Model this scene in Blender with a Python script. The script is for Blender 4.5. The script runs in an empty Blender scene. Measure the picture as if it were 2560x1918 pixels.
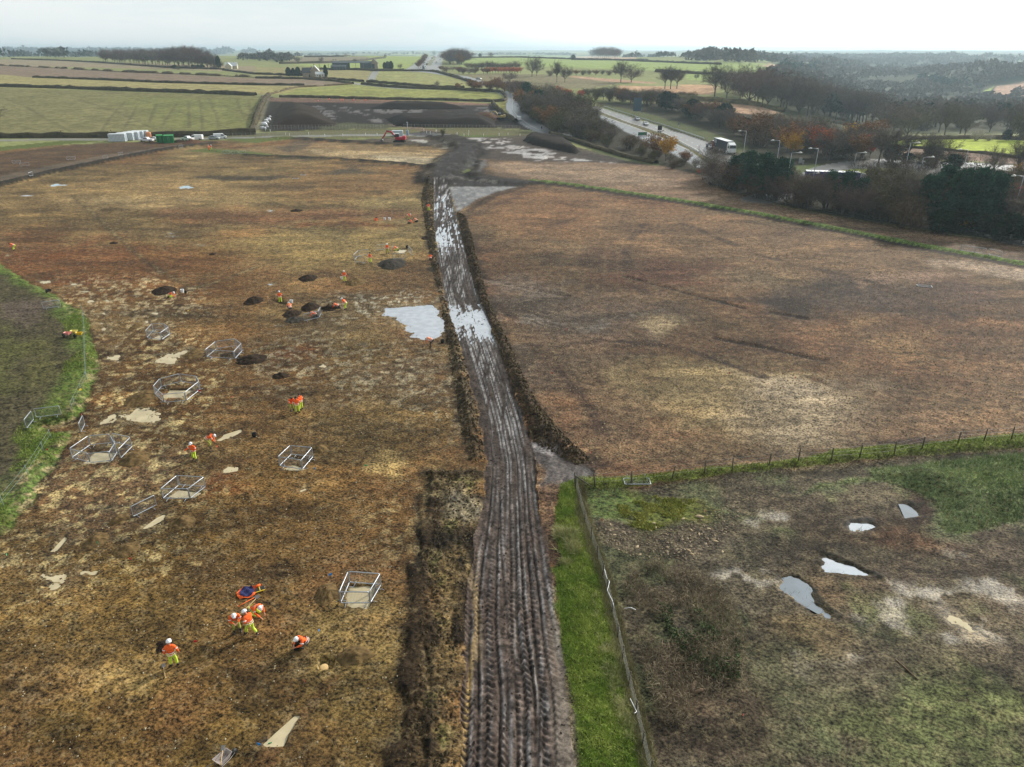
import bpy, bmesh, math, random
import numpy as np
from mathutils import Vector, Matrix
R = math.radians
SC = bpy.context.scene
COL = SC.collection
rng = random.Random(7)

# ------------------------------------------------------------------ camera, world, sun, exposure
H, PITCH, F = 32.0, 25.1, 1775.0          # metres above the site, degrees down, focal length in px of the 2560 px frame
cd = bpy.data.cameras.new('camera'); cam = bpy.data.objects.new('camera', cd); COL.objects.link(cam)
cam.location = (0, 0, H); cam.rotation_euler = (R(90 - PITCH), 0, 0)
cd.sensor_width = 36; cd.lens = F / 2560 * 36; cd.clip_start = 0.5; cd.clip_end = 40000
SC.camera = cam
SUN_AZ, SUN_EL = 48.0, 27.0               # degrees to the right of the view direction, above the horizon
sund = Vector((math.sin(R(SUN_AZ)) * math.cos(R(SUN_EL)), math.cos(R(SUN_AZ)) * math.cos(R(SUN_EL)), math.sin(R(SUN_EL))))
sl = bpy.data.lights.new('sun', 'SUN'); sl.energy = 4.4; sl.angle = R(3.5); sl.color = (1, .93, .82)
so = bpy.data.objects.new('sun', sl); COL.objects.link(so)
so.rotation_euler = (-sund).to_track_quat('-Z', 'Y').to_euler()
W = bpy.data.worlds.new('World'); SC.world = W; W.use_nodes = True
nt = W.node_tree; nt.nodes.clear()
def N(nt, t, **k):
    n = nt.nodes.new(t)
    for a, b in k.items(): setattr(n, a, b)
    return n
def setin(n, **k):
    for a, b in k.items():
        a = a.replace('_', ' ')
        n.inputs[a].default_value = b
def math_(nt, op, a, b=None, c=None):
    n = N(nt, 'ShaderNodeMath', operation=op)
    for i, v in enumerate((a, b, c)):
        if v is None: continue
        if isinstance(v, (int, float)): n.inputs[i].default_value = v
        else: nt.links.new(v, n.inputs[i])
    return n.outputs[0]
def mixc(nt, f, a, b, mode='MIX'):
    n = N(nt, 'ShaderNodeMix', data_type='RGBA', blend_type=mode)
    for i, v in ((0, f), (6, a), (7, b)):
        if isinstance(v, (int, float)): n.inputs[i].default_value = v
        elif isinstance(v, tuple): n.inputs[i].default_value = (v + (1,))[:4]
        else: nt.links.new(v, n.inputs[i])
    return n.outputs[2]
def maprange(nt, v, a, b, c, d, smooth=True):
    n = N(nt, 'ShaderNodeMapRange', interpolation_type='SMOOTHSTEP' if smooth else 'LINEAR')
    nt.links.new(v, n.inputs[0])
    for i, x in enumerate((a, b, c, d)): n.inputs[i + 1].default_value = x
    return n.outputs[0]
sky = N(nt, 'ShaderNodeTexSky', sky_type='NISHITA', sun_disc=False)
sky.sun_elevation = R(SUN_EL); sky.sun_rotation = R(SUN_AZ); sky.air_density = 1.2; sky.dust_density = 2.5
tc = N(nt, 'ShaderNodeTexCoord')
sep = N(nt, 'ShaderNodeSeparateXYZ'); nt.links.new(tc.outputs['Generated'], sep.inputs[0])
dot = N(nt, 'ShaderNodeVectorMath', operation='DOT_PRODUCT'); nt.links.new(tc.outputs['Generated'], dot.inputs[0])
dot.inputs[1].default_value = sund
mp = N(nt, 'ShaderNodeMapping'); mp.inputs['Scale'].default_value = (1.3, 1.3, 9.0)
nt.links.new(tc.outputs['Generated'], mp.inputs[0])
cn = N(nt, 'ShaderNodeTexNoise'); setin(cn, Scale=2.6, Detail=7.0, Roughness=.55); nt.links.new(mp.outputs[0], cn.inputs['Vector'])
cl = maprange(nt, cn.outputs[0], .36, .58, 0, 1)
glow = maprange(nt, dot.outputs['Value'], .45, 1.0, 0, 1)
rise = maprange(nt, sep.outputs[2], 0.045, .42, 0, 1)
# thin bright cloud: pale blue-white near the horizon, brighter higher up and towards the veiled sun
# colour values are ten times the radiance because the Background runs at 0.1
base = mixc(nt, cl, (8.9, 10.0, 10.25), (10.3, 10.7, 10.7))
lift = math_(nt, 'ADD', math_(nt, 'MULTIPLY', glow, 1.3), math_(nt, 'MULTIPLY', rise, -.55))
lift = math_(nt, 'ADD', lift, .98)
shade = math_(nt, 'MULTIPLY', lift, 1.0)
vm = N(nt, 'ShaderNodeVectorMath', operation='SCALE'); nt.links.new(base, vm.inputs[0]); nt.links.new(shade, vm.inputs['Scale'])
skym = mixc(nt, .88, sky.outputs[0], vm.outputs[0])
bg = N(nt, 'ShaderNodeBackground'); bg.inputs[1].default_value = .1; nt.links.new(skym, bg.inputs[0])
wo = N(nt, 'ShaderNodeOutputWorld'); nt.links.new(bg.outputs[0], wo.inputs[0])
vs = SC.view_settings; vs.view_transform = 'Standard'; vs.look = 'None'; vs.exposure = 0.0; vs.gamma = 1
SC.cycles.max_bounces = 4; SC.cycles.diffuse_bounces = 2; SC.cycles.glossy_bounces = 2; SC.cycles.transparent_max_bounces = 4
SC.cycles.volume_bounces = 0; SC.cycles.use_denoising = True

# ------------------------------------------------------------------ number helpers
def ss(a, b, x):
    t = np.clip((x - a) / (b - a + 1e-9), 0, 1); return t * t * (3 - 2 * t)
def vnoise(x, y, seed=0):
    x = np.asarray(x, float); y = np.asarray(y, float)
    xi = np.floor(x).astype(np.int64); yi = np.floor(y).astype(np.int64)
    fx = x - xi; fy = y - yi; fx = fx * fx * (3 - 2 * fx); fy = fy * fy * (3 - 2 * fy)
    def h(a, b):
        n = (a * 374761393 + b * 668265263 + seed * 1442695041) & 0xffffffff
        n = ((n ^ (n >> 13)) * 1274126177) & 0xffffffff
        return ((n ^ (n >> 16)) & 0xffff) / 65535.0
    a = h(xi, yi); b = h(xi + 1, yi); c = h(xi, yi + 1); d = h(xi + 1, yi + 1)
    return a + (b - a) * fx + (c - a) * fy + (a - b - c + d) * fx * fy
def fbm(x, y, octv=4, seed=0, gain=.5):
    s = 0; a = 1; t = 0
    for i in range(octv):
        s = s + a * vnoise(x * 2 ** i + i * 17.3, y * 2 ** i - i * 9.1, seed + i * 7); t += a; a *= gain
    return s / t
def lin(c):
    c = np.asarray(c, float) / 255.0
    return np.where(c <= .04045, c / 12.92, ((c + .055) / 1.055) ** 2.4)

# ------------------------------------------------------------------ lie of the land
_cp, _sp = math.cos(R(PITCH)), math.sin(R(PITCH))
def land(x, y):
    """height of the ground, metres; the dig itself is level, the fields beyond climb, the wooded valley on the right falls"""
    x = np.asarray(x, float); y = np.asarray(y, float)
    zl = np.interp(y, [0, 330, 500, 800, 1200, 1500, 2400, 4000, 6500, 9500, 14000],
                      [0, 0, 9, 16.5, 20, 20.5, 8, 6, 22, 30, 26])
    zr = np.interp(y, [0, 230, 330, 500, 800, 1300, 1900, 2600, 3800, 5200, 9500, 14000],
                      [0, 0, -3, -12, -26, -24, -6, -8, 8, 24, 31, 26])
    w = ss(.26, .5, x / np.maximum(y, 60))
    z = zl * (1 - w) + zr * w
    far = ss(350, 1500, y)
    z = z + far * (fbm(x / 420, y / 420, 3, 3) - .5) * np.interp(y, [0, 800, 2500, 9000], [0, 5, 22, 34])
    # the pink ploughed shoulder on the far right
    z = z + 36 * np.exp(-(((x - 850) / 210) ** 2 + ((y - 1230) / 210) ** 2)) + 16 * np.exp(-(((x - 640) / 190) ** 2 + ((y - 1750) / 160) ** 2)) * w + 26 * np.exp(-(((x - 1900) / 600) ** 2 + ((y - 2700) / 300) ** 2))
    return z
def proj(x, y, z):
    d = y * _cp - (z - H) * _sp
    return 1280 + F * x / d, 959 - F * (y * _sp + (z - H) * _cp) / d
def ppm(p):
    return F / (p[1] * _cp - (p[2] - H) * _sp)
def dens(poly, step=45, closed=True):
    out = []
    n = len(poly)
    for i in range(n if closed else n - 1):
        a, b = poly[i], poly[(i + 1) % n]
        k = max(1, int(math.hypot(b[0] - a[0], (b[1] - a[1]) * 2.5) / step))
        for j in range(k): out.append((a[0] + (b[0] - a[0]) * j / k, a[1] + (b[1] - a[1]) * j / k))
    if not closed: out.append(poly[-1])
    return out
def wpoly(poly, step=45, closed=True):
    p = np.array(dens(poly, step, closed), float)
    X, Y, Z = G(p[:, 0], p[:, 1], arr=True)
    return np.stack([X, Y], 1)
def sdf(px, py, P):
    """signed distance to polygon P in metres, positive inside"""
    d2 = np.full(px.shape, 1e18); ins = np.zeros(px.shape, bool)
    n = len(P)
    for i in range(n):
        ax, ay = P[i]; bx, by = P[(i + 1) % n]
        ex, ey = bx - ax, by - ay
        L = ex * ex + ey * ey + 1e-12
        t = np.clip(((px - ax) * ex + (py - ay) * ey) / L, 0, 1)
        d2 = np.minimum(d2, (px - ax - t * ex) ** 2 + (py - ay - t * ey) ** 2)
        c = ((ay > py) != (by > py)) & (px < ex * (py - ay) / (ey + 1e-12 if ey == 0 else ey) + ax)
        ins ^= c
    return np.where(ins, 1, -1) * np.sqrt(d2)
def pld(px, py, P):
    """distance to open polyline"""
    d2 = np.full(px.shape, 1e18)
    for i in range(len(P) - 1):
        ax, ay = P[i]; bx, by = P[i + 1]; ex, ey = bx - ax, by - ay
        t = np.clip(((px - ax) * ex + (py - ay) * ey) / (ex * ex + ey * ey + 1e-12), 0, 1)
        d2 = np.minimum(d2, (px - ax - t * ex) ** 2 + (py - ay - t * ey) ** 2)
    return np.sqrt(d2)

# ------------------------------------------------------------------ object helpers
def tag(o, label=None, cat=None, group=None, kind=None):
    if label: o['label'] = label
    if cat: o['category'] = cat
    if group: o['group'] = group
    if kind: o['kind'] = kind
    return o
def empty(name, loc, rz=0, label=None, cat=None, group=None):
    o = bpy.data.objects.new(name, None); COL.objects.link(o); o.location = loc; o.rotation_euler = (0, 0, rz)
    o.empty_display_size = .3
    return tag(o, label, cat, group)
def mesh_obj(name, me, mat=None, parent=None):
    o = bpy.data.objects.new(name, me); COL.objects.link(o)
    if mat is not None and len(me.materials) == 0: me.materials.append(mat)
    if parent: o.parent = parent
    return o
def copy_tree(o, parent=None):
    c = o.copy(); COL.objects.link(c); c.parent = parent
    for ch in o.children: copy_tree(ch, c)
    return c
def pym(name, verts, faces, smooth=False):
    me = bpy.data.meshes.new(name); me.from_pydata([tuple(v) for v in verts], [], faces); me.update()
    if smooth: me.shade_smooth()
    return me
class MB:
    """collects boxes, tubes and lofts into one mesh"""
    def __init__(s): s.v = []; s.f = []; s.sm = []
    def add(s, vs, fs, smooth=False):
        k = len(s.v); s.v += [tuple(v) for v in vs]; s.f += [tuple(i + k for i in f) for f in fs]; s.sm += [smooth] * len(fs)
    def box(s, a, b, M=None, bev=0):
        x0, y0, z0 = a; x1, y1, z1 = b
        vs = [Vector(p) for p in ((x0, y0, z0), (x1, y0, z0), (x1, y1, z0), (x0, y1, z0), (x0, y0, z1), (x1, y0, z1), (x1, y1, z1), (x0, y1, z1))]
        if M is not None: vs = [M @ p for p in vs]
        s.add(vs, [(0, 3, 2, 1), (4, 5, 6, 7), (0, 1, 5, 4), (1, 2, 6, 5), (2, 3, 7, 6), (3, 0, 4, 7)])
    def tube(s, pts, rad, n=6, cap=True, smooth=True):
        pts = [Vector(p) for p in pts]
        if not isinstance(rad, (list, tuple)): rad = [rad] * len(pts)
        rings = []; prev = None
        for i, p in enumerate(pts):
            d = (pts[min(i + 1, len(pts) - 1)] - pts[max(i - 1, 0)])
            if d.length < 1e-9: d = Vector((0, 0, 1))
            d.normalize()
            ref = prev if prev is not None else (Vector((0, 0, 1)) if abs(d.z) < .9 else Vector((1, 0, 0)))
            x = (ref - d * ref.dot(d))
            if x.length < 1e-6: x = d.orthogonal()
            x.normalize(); prev = x; y = d.cross(x)
            rings.append([p + (x * math.cos(2 * math.pi * k / n) + y * math.sin(2 * math.pi * k / n)) * rad[i] for k in range(n)])
        vs = [q for r in rings for q in r]; fs = []
        for i in range(len(rings) - 1):
            for k in range(n):
                k2 = (k + 1) % n; fs.append((i * n + k, i * n + k2, (i + 1) * n + k2, (i + 1) * n + k))
        if cap:
            fs.append(tuple(reversed(range(n)))); fs.append(tuple((len(rings) - 1) * n + k for k in range(n)))
        s.add(vs, fs, smooth)
    def prism(s, prof, y0, y1, M=None, axis='y'):
        """extrude an (x,z) outline along y"""
        n = len(prof)
        vs = [Vector((x, y0, z)) for x, z in prof] + [Vector((x, y1, z)) for x, z in prof]
        if M is not None: vs = [M @ p for p in vs]
        s.add(vs, [tuple(range(n)), tuple(reversed(range(n, 2 * n)))] + [(k, k + n, (k + 1) % n + n, (k + 1) % n) for k in range(n)])
    def cyl(s, c, r, h, n=12, axis='z', taper=1.0):
        c = Vector(c); d = {'x': Vector((1, 0, 0)), 'y': Vector((0, 1, 0)), 'z': Vector((0, 0, 1))}[axis]
        s.tube([c - d * h / 2, c + d * h / 2], [r, r * taper], n)
    def me(s, name):
        m = pym(name, s.v, s.f)
        if any(s.sm): m.polygons.foreach_set('use_smooth', s.sm)
        bm = bmesh.new(); bm.from_mesh(m); bmesh.ops.recalc_face_normals(bm, faces=bm.faces); bm.to_mesh(m); bm.free()
        return m
    def build(s, name, mat, parent=None, bevel=0):
        o = mesh_obj(name, s.me(name), mat, parent)
        if bevel:
            b = o.modifiers.new('bevel', 'BEVEL'); b.width = bevel; b.segments = 2; b.limit_method = 'ANGLE'
        return o
MATS = {}
def mat(name, col, rough=.6, metal=0, var=.12, scale=6, bump=.0, spec=.5, srgb=True, coat=0):
    """plain procedural material with a little noise in colour and roughness"""
    if name in MATS: return MATS[name]
    m = bpy.data.materials.new(name); m.use_nodes = True; nt = m.node_tree; p = nt.nodes['Principled BSDF']
    c = tuple(lin(col)) if srgb else col
    tc = N(nt, 'ShaderNodeNewGeometry'); n = N(nt, 'ShaderNodeTexNoise'); setin(n, Scale=scale, Detail=4.0)
    nt.links.new(tc.outputs['Position'], n.inputs['Vector'])
    f = maprange(nt, n.outputs[0], .3, .7, 0, 1)
    a = tuple(min(1, x * (1 - var)) for x in c); b = tuple(min(1, x * (1 + var)) for x in c)
    nt.links.new(mixc(nt, f, a, b), p.inputs['Base Color'])
    nt.links.new(maprange(nt, n.outputs[0], .3, .7, rough * .85, min(1, rough * 1.15)), p.inputs['Roughness'])
    setin(p, Metallic=metal); p.inputs['Specular IOR Level'].default_value = spec
    p.inputs['Coat Weight'].default_value = coat
    if bump:
        bn = N(nt, 'ShaderNodeBump'); setin(bn, Strength=bump, Distance=.05); nt.links.new(n.outputs[0], bn.inputs['Height'])
        nt.links.new(bn.outputs[0], p.inputs['Normal'])
    MATS[name] = m; return m

# ------------------------------------------------------------------ the ground: one grid, split by what covers it
a_f = np.arange(-.80, .8001, .0016)
a_c = [-2.2, -1.7, -1.35, -1.15, -1.0, -.93, -.87, -.83]
AA = np.concatenate([a_c, a_f, [-q for q in a_c[::-1]]])
ys = []
b_ = -.62
while True:
    t = H / (_sp - b_ * _cp); y_ = t * (_cp + b_ * _sp)
    if y_ > 175: break
    ys.append(y_); b_ += .0016
y_ = ys[-1]
while y_ < 13500:
    y_ += min(y_ * y_ / H * .0016 / 1.0, y_ * .0105); ys.append(y_)
YY = np.array([2.0, 5.0] + ys)
NX, NY = len(AA), len(YY)
gy, ga = np.meshgrid(YY, AA, indexing='ij')
gx = ga * (gy * _cp + H * _sp)
X = gx.ravel(); Y = gy.ravel(); D = np.hypot(X, Y)
Z = land(X, Y)
STEP = np.maximum(.03, np.gradient(YY))[:, None] * np.ones(NX)[None]; STEP = STEP.ravel()
NV = X.size
U_, V_ = proj(X, Y, Z)
YY_N = YY[2:]; ZG = Z.reshape(NY, NX)[2:]
_ri = np.arange(len(YY_N)); _den = YY_N * _cp + H * _sp
def G(u, v, dz=0.0, arr=False):
    """the point of the ground seen at photo pixel (u, v) of 2560 x 1918 (dz metres above it)"""
    if arr:
        P = [G(p, q, dz) for p, q in zip(np.atleast_1d(u), np.atleast_1d(v))]
        return tuple(np.array([p[k] for p in P]) for k in range(3))
    a = (u - 1280) / F; b = (959 - v) / F
    dx, dy, dzz = a, _cp + b * _sp, -_sp + b * _cp
    y = YY_N; al = (dx / dy) * y / _den
    ci = np.interp(al, AA, np.arange(NX)); c0 = np.clip(ci.astype(int), 0, NX - 2); fr = ci - c0
    zg = ZG[_ri, c0] * (1 - fr) + ZG[_ri, c0 + 1] * fr + dz
    d = H + y * dzz / dy - zg
    k = int(np.argmax(d <= 0)) if (d <= 0).any() else len(y) - 1
    if k == 0: yy = y[0] if d[0] > -1e9 and dzz >= 0 else (H - dz) * dy / -dzz
    else:
        t = d[k - 1] / (d[k - 1] - d[k] + 1e-12); yy = y[k - 1] + (y[k] - y[k - 1]) * float(np.clip(t, 0, 1))
    xx = yy * dx / dy
    return Vector((float(xx), float(yy), float(land(xx, yy)) + dz))
C = np.zeros((NV, 3)); WET = np.full(NV, .05); FL = np.full(NV, .6); GR = np.zeros(NV); REG = np.zeros(NV, np.int8); DZ = np.zeros(NV); PM = np.zeros(NV)
GROUND, TRACK, GRASS, FIELD, ROAD, FLOOR = range(6)
n_big = fbm(X / 40, Y / 40, 4, 11); n_mid = fbm(X / 7, Y / 7, 4, 12); n_sm = fbm(X / 1.3, Y / 1.3, 3, 13)

def paint(poly, col=None, feather=1.0, warp=1.0, ws=3.0, a=1.0, wet=None, fl=None, gr=None, reg=None, dz=None, dzf=None, line=None, patch=None, px=True):
    """lay a cover on the ground: poly in photo pixels; line = width in metres when poly is a polyline"""
    P = wpoly(poly, closed=line is None) if px else np.array(poly, float)
    pad = feather + warp + (line or 0) + 3
    m = (X > P[:, 0].min() - pad) & (X < P[:, 0].max() + pad) & (Y > P[:, 1].min() - pad) & (Y < P[:, 1].max() + pad)
    i = np.nonzero(m)[0]
    if len(i) == 0: return
    x, y = X[i], Y[i]
    s = sdf(x, y, P) if line is None else line / 2 - pld(x, y, P)
    if warp: s = s + warp * 2 * (fbm(x / ws, y / ws, 4, 31) - .5)
    k = ss(-feather / 2, feather / 2, s) * a
    if patch: k = k * ss(patch[1], patch[2], fbm(x / patch[0], y / patch[0], 4, 41))
    if col is not None: C[i] += (lin(col) - C[i]) * k[:, None]
    if wet is not None: WET[i] += (wet - WET[i]) * k
    if fl is not None: FL[i] += (fl - FL[i]) * k
    if gr is not None: GR[i] += (gr - GR[i]) * k
    if reg is not None: REG[i[k > .5 * a]] = reg
    if dz is not None:
        q = k if dzf is None else ss(0, dzf, s)
        DZ[i] += dz * q
def blob(u, v, ru, rv, col=None, **k):
    n = 18; ph = k.pop('rot', 0)
    pts = []
    for j in range(n):
        t = 2 * math.pi * j / n; r = 1 + .18 * math.sin(3 * t + u) + .12 * math.sin(5 * t + v)
        a, b = ru * r * math.cos(t), rv * r * math.sin(t)
        c, s = math.cos(ph), math.sin(ph)
        pts.append((u + a * c - b * s, v + a * s + b * c))
    k['a'] = min(1, k.get('a', 1) * 1.2); k.setdefault('feather', 3); k.setdefault('warp', 1.5)
    paint(pts, col, **k)

# --- everything far: rolling pasture and woodland floor
fldn = fbm(X / 180, Y / 180, 2, 5)
C[:] = lin((138, 150, 96)); C[:] *= (.8 + .4 * fldn)[:, None]
REG[:] = FIELD; FL[:] = .25; GR[:] = .6
wv = ss(.25, .42, X / np.maximum(Y, 60)) * ss(320, 420, Y)      # wooded valley
C[:] += (lin((84, 80, 62)) - C) * (wv * .85)[:, None]
REG[wv > .5] = FLOOR
# far patchwork
pk = fbm(X / 260 + 9, Y / 420, 2, 77); fm = ss(1300, 1700, Y) * ss(.60, .66, pk)
C[:] += (lin((170, 180, 120)) - C) * (fm * .8)[:, None]
pk = fbm(X / 200 - 9, Y / 520, 2, 78); fm = ss(1300, 1700, Y) * ss(.58, .62, pk)
C[:] += (lin((70, 78, 62)) - C) * (fm * .8)[:, None]

# --- the dig: bare stripped earth from the lane down
E1 = [(-900, 420), (-300, 388), (0, 372), (150, 362), (480, 352), (690, 352), (750, 345), (1000, 352), (1300, 345), (1420, 372), (1560, 398),
      (1745, 432), (1790, 465), (1950, 515), (2150, 552), (2400, 590), (2600, 618), (3400, 740), (3600, 2400), (-1500, 2400), (-1500, 700)]
paint(E1, (128, 106, 76), feather=2, warp=1, wet=.12, fl=1, gr=0, reg=GROUND)
i = np.nonzero(REG == GROUND)[0]
# broad tone drifts of the subsoil
nb, nm = n_big[i], n_mid[i]
C[i] *= (.42 + 1.12 * nm)[:, None]; st_ = fbm(X[i] / 14 + Y[i] / 30, Y[i] / 3.2, 4, 19); C[i] *= (.45 + 1.1 * st_)[:, None]
t = ss(.5, .66, nb)[:, None] * .6; C[i] += (lin((142, 98, 66)) * (.7 + .5 * nm[:, None]) - C[i]) * t
t = ss(.50, .68, fbm(X[i] / 26 + 5, Y[i] / 26, 4, 17))[:, None] * .65; C[i] += (lin((154, 136, 100)) * (.7 + .5 * nm[:, None]) - C[i]) * t
t = ss(.52, .7, fbm(X[i] / 18 - 5, Y[i] / 14, 4, 18))[:, None] * .55; C[i] += (lin((96, 76, 56)) - C[i]) * t

# left field, tone by tone
blob(300, 1500, 420, 260, (116, 94, 56), feather=12, warp=5, a=.75)
blob(700, 1300, 330, 260, (114, 88, 54), feather=12, warp=5, a=.65)
blob(560, 950, 420, 140, (116, 84, 54), feather=14, warp=6, a=.65)
blob(300, 690, 420, 80, (118, 82, 52), feather=18, warp=9, a=.75)
blob(120, 640, 260, 60, (120, 80, 56), feather=18, warp=9, a=.6)
blob(820, 620, 260, 45, (150, 128, 88), feather=14, warp=7, a=.7)
blob(420, 480, 330, 40, (162, 136, 100), feather=20, warp=9, a=.7)
blob(900, 450, 200, 45, (146, 112, 78), feather=18, warp=9, a=.6)
blob(330, 505, 160, 16, (174, 150, 116), feather=9, warp=6, a=.6)
blob(700, 540, 330, 20, (124, 84, 64), feather=10, warp=6, a=.6)
blob(930, 1010, 190, 190, (122, 102, 70), feather=8, warp=5, a=.6)
blob(1010, 940, 130, 60, (110, 92, 78), feather=6, warp=3, a=.6)
blob(930, 800, 190, 60, (112, 94, 74), feather=6, warp=3, a=.6)
blob(230, 1230, 240, 110, (126, 98, 72), feather=6, warp=3, a=.8, wet=.3)
blob(130, 1430, 150, 80, (130, 104, 70), feather=5, warp=3, a=.7, wet=.25)
blob(960, 1700, 110, 190, (134, 114, 76), feather=6, warp=4, a=.6)
blob(880, 1620, 170, 120, (152, 130, 88), feather=4, warp=3, a=.55)
blob(330, 1700, 70, 40, (162, 140, 98), feather=3, warp=2, a=.6)
blob(600, 1850, 500, 110, (112, 94, 56), feather=6, warp=4, a=.6)
blob(960, 1165, 55, 32, (186, 160, 116), feather=1.5, warp=1.2, a=.85)
for (u, v, ru, rv) in ((560, 560, 60, 8), (700, 470, 90, 9), (900, 412, 70, 6), (250, 880, 60, 20), (690, 900, 70, 14), (780, 1000, 90, 20),
                       (540, 1140, 60, 30), (150, 800, 60, 12), (420, 760, 70, 12), (640, 445, 60, 6), (1150, 600, 40, 30), (650, 1680, 60, 40), (760, 1900, 60, 50), (600, 1440, 80, 30)):
    blob(u, v, ru, rv, (84, 66, 50), feather=4, warp=3, a=.55)
# reddish stains of old features and grey bands
for (u, v, ru, rv) in ((60, 640, 90, 9), (210, 700, 90, 12), (860, 560, 140, 8), (560, 1190, 40, 22), (760, 880, 60, 14), (1060, 830, 60, 20)):
    blob(u, v, ru, rv, (126, 78, 50), feather=4, warp=3, a=.55)
blob(600, 445, 120, 7, (78, 68, 58), feather=4, warp=3, a=.8)
blob(880, 430, 60, 7, (88, 80, 70), feather=4, warp=3, a=.7)
blob(760, 396, 60, 5, (90, 80, 72), feather=4, warp=3, a=.7)
# furrow lines showing in the subsoil
for P in ([(180, 490), (215, 520), (290, 590), (360, 650), (420, 690), (480, 722)], [(280, 578), (400, 545), (560, 500)], [(480, 722), (560, 700), (640, 668)],
          [(190, 455), (260, 430), (420, 405)], [(640, 560), (760, 575), (860, 600)], [(640, 880), (720, 860)]):
    paint(P, (78, 66, 48), line=.9, feather=1.2, warp=.5, a=.7)
    paint([(a + 3, b - 1) for a, b in P], (178, 160, 126), line=.5, feather=.6, warp=.4, a=.5, patch=(2, .5, .6))
# upper-left strip beyond the berm
paint([(-300, 395), (0, 385), (150, 366), (280, 357), (440, 352), (560, 352), (470, 362), (290, 396), (130, 430), (0, 462), (-400, 560)], (100, 78, 62), feather=2, warp=1, a=.95, fl=.7)
paint([(-200, 470), (0, 440), (120, 415), (260, 388), (420, 366), (500, 356), (540, 356), (420, 372), (260, 400), (130, 428), (0, 458), (-200, 500)], (112, 97, 84), feather=3, warp=2, a=.8, wet=.35, fl=.6)
paint([(-400, 545), (-100, 484), (0, 462), (130, 430), (290, 397), (400, 376), (463, 366), (536, 359)], (58, 50, 44), line=5, feather=1, warp=.8, dz=.7, dzf=2)
# pale strips between the two berms
paint([(560, 378), (640, 366), (850, 355), (1000, 372), (1130, 375), (1100, 412), (1000, 406), (800, 390), (640, 388)], (150, 126, 98), feather=2, warp=1.5, a=.8)
paint([(760, 372), (900, 378), (1130, 384), (1100, 414), (940, 400), (800, 388)], (184, 162, 134), feather=3, warp=2, a=.7)
paint([(930, 388), (1110, 396), (1100, 413), (1020, 410), (940, 400)], (205, 190, 172), feather=2, warp=2, a=.75)
paint([(690, 370), (760, 345), (800, 350), (760, 372), (720, 382)], (88, 80, 74), feather=3, warp=2, a=.7)
paint([(540, 378), (640, 389), (760, 394), (900, 402), (1000, 409), (1085, 420)], (52, 46, 40), line=4, feather=1.2, warp=.8, dz=.6, dzf=2)
paint([(690, 345), (745, 347), (850, 354), (1000, 362), (1130, 367)], (54, 46, 40), line=6, feather=1.5, warp=1, dz=.8, dzf=3)
# grass slivers
for P in ([(465, 378), (520, 370), (600, 376), (720, 391), (640, 388), (560, 384)],
          [(-400, 420), (0, 368), (170, 350), (280, 343), (280, 352), (150, 362), (0, 378), (-400, 450)],
          [(430, 348), (620, 338), (700, 336), (1000, 338), (900, 346), (740, 346), (640, 358), (560, 350)]):
    paint(P, (104, 122, 60), feather=2, warp=1.5, fl=.6, gr=1, reg=GRASS)
paint([(-400, 385), (0, 352), (170, 346), (280, 345)], (150, 148, 124), line=5, feather=2, warp=1)
# the strip with the white posts and the concrete lane
paint([(-200, 344), (300, 345), (560, 341), (655, 332), (800, 324), (970, 322), (1220, 318), (1330, 330), (1360, 350), (1300, 347), (1080, 344), (700, 346)], (122, 124, 84), feather=3, warp=2, reg=GRASS, gr=1, fl=.6)
paint([(1060, 342), (1150, 344), (1400, 350), (1400, 342), (1150, 337), (1060, 338)], (100, 126, 56), feather=2, warp=1.5, reg=GRASS, gr=1)
paint([(-300, 352), (100, 350), (300, 350), (560, 346), (700, 342), (860, 339), (1000, 337), (1110, 343)], (170, 168, 160), line=6, feather=1.2, warp=.3, reg=ROAD, fl=.2, gr=0)
# far dig area
E2 = [(655, 236), (680, 243), (1228, 262), (1300, 300), (1330, 326), (1220, 318), (975, 320), (650, 330), (640, 326)]
paint(E2, (48, 37, 30), feather=2, warp=1, reg=GROUND, wet=.1, gr=0, fl=.8)
paint([(676, 244), (900, 247), (1230, 259), (1222, 265), (900, 258), (672, 254)], (142, 112, 94), feather=3, warp=1)
paint([(655, 236), (677, 240), (660, 290), (648, 330), (636, 330), (645, 290)], (150, 140, 120), feather=2, warp=.5)
for P in ([(785, 262), (830, 275), (845, 295), (800, 300), (788, 280)], [(830, 262), (900, 275), (960, 300), (975, 318), (950, 318), (900, 290)],
          [(900, 272), (1000, 270), (1080, 272), (1040, 285), (950, 285)], [(1180, 268), (1230, 268), (1250, 285), (1225, 285)]):
    paint(P, (150, 146, 144), feather=4, warp=5, ws=9, wet=.4, a=.7, patch=(3.5, .48, .58))
paint([(800, 305), (970, 312), (975, 322), (800, 324)], (108, 110, 74), feather=4, warp=3, a=.8)
paint([(990, 312), (1050, 322), (1120, 338), (1180, 350)], (140, 122, 104), line=7, feather=3, warp=1, a=.8)
# churned ground between the lane and the haul track
paint([(880, 350), (1010, 342), (1160, 344), (1330, 338), (1380, 350), (1480, 378), (1600, 402), (1640, 412), (1560, 412), (1200, 398), (1130, 372), (990, 362)],
      (78, 68, 60), feather=3, warp=2, wet=.15, a=.95, fl=.9)
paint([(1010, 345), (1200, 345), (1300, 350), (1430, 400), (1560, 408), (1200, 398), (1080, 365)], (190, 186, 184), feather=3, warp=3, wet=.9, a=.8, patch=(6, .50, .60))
paint([(1190, 348), (1260, 346), (1290, 360), (1400, 392), (1470, 404), (1380, 404), (1250, 380)], (214, 212, 210), feather=3, warp=4, wet=.95, a=.85, patch=(4.5, .46, .56))
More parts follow.
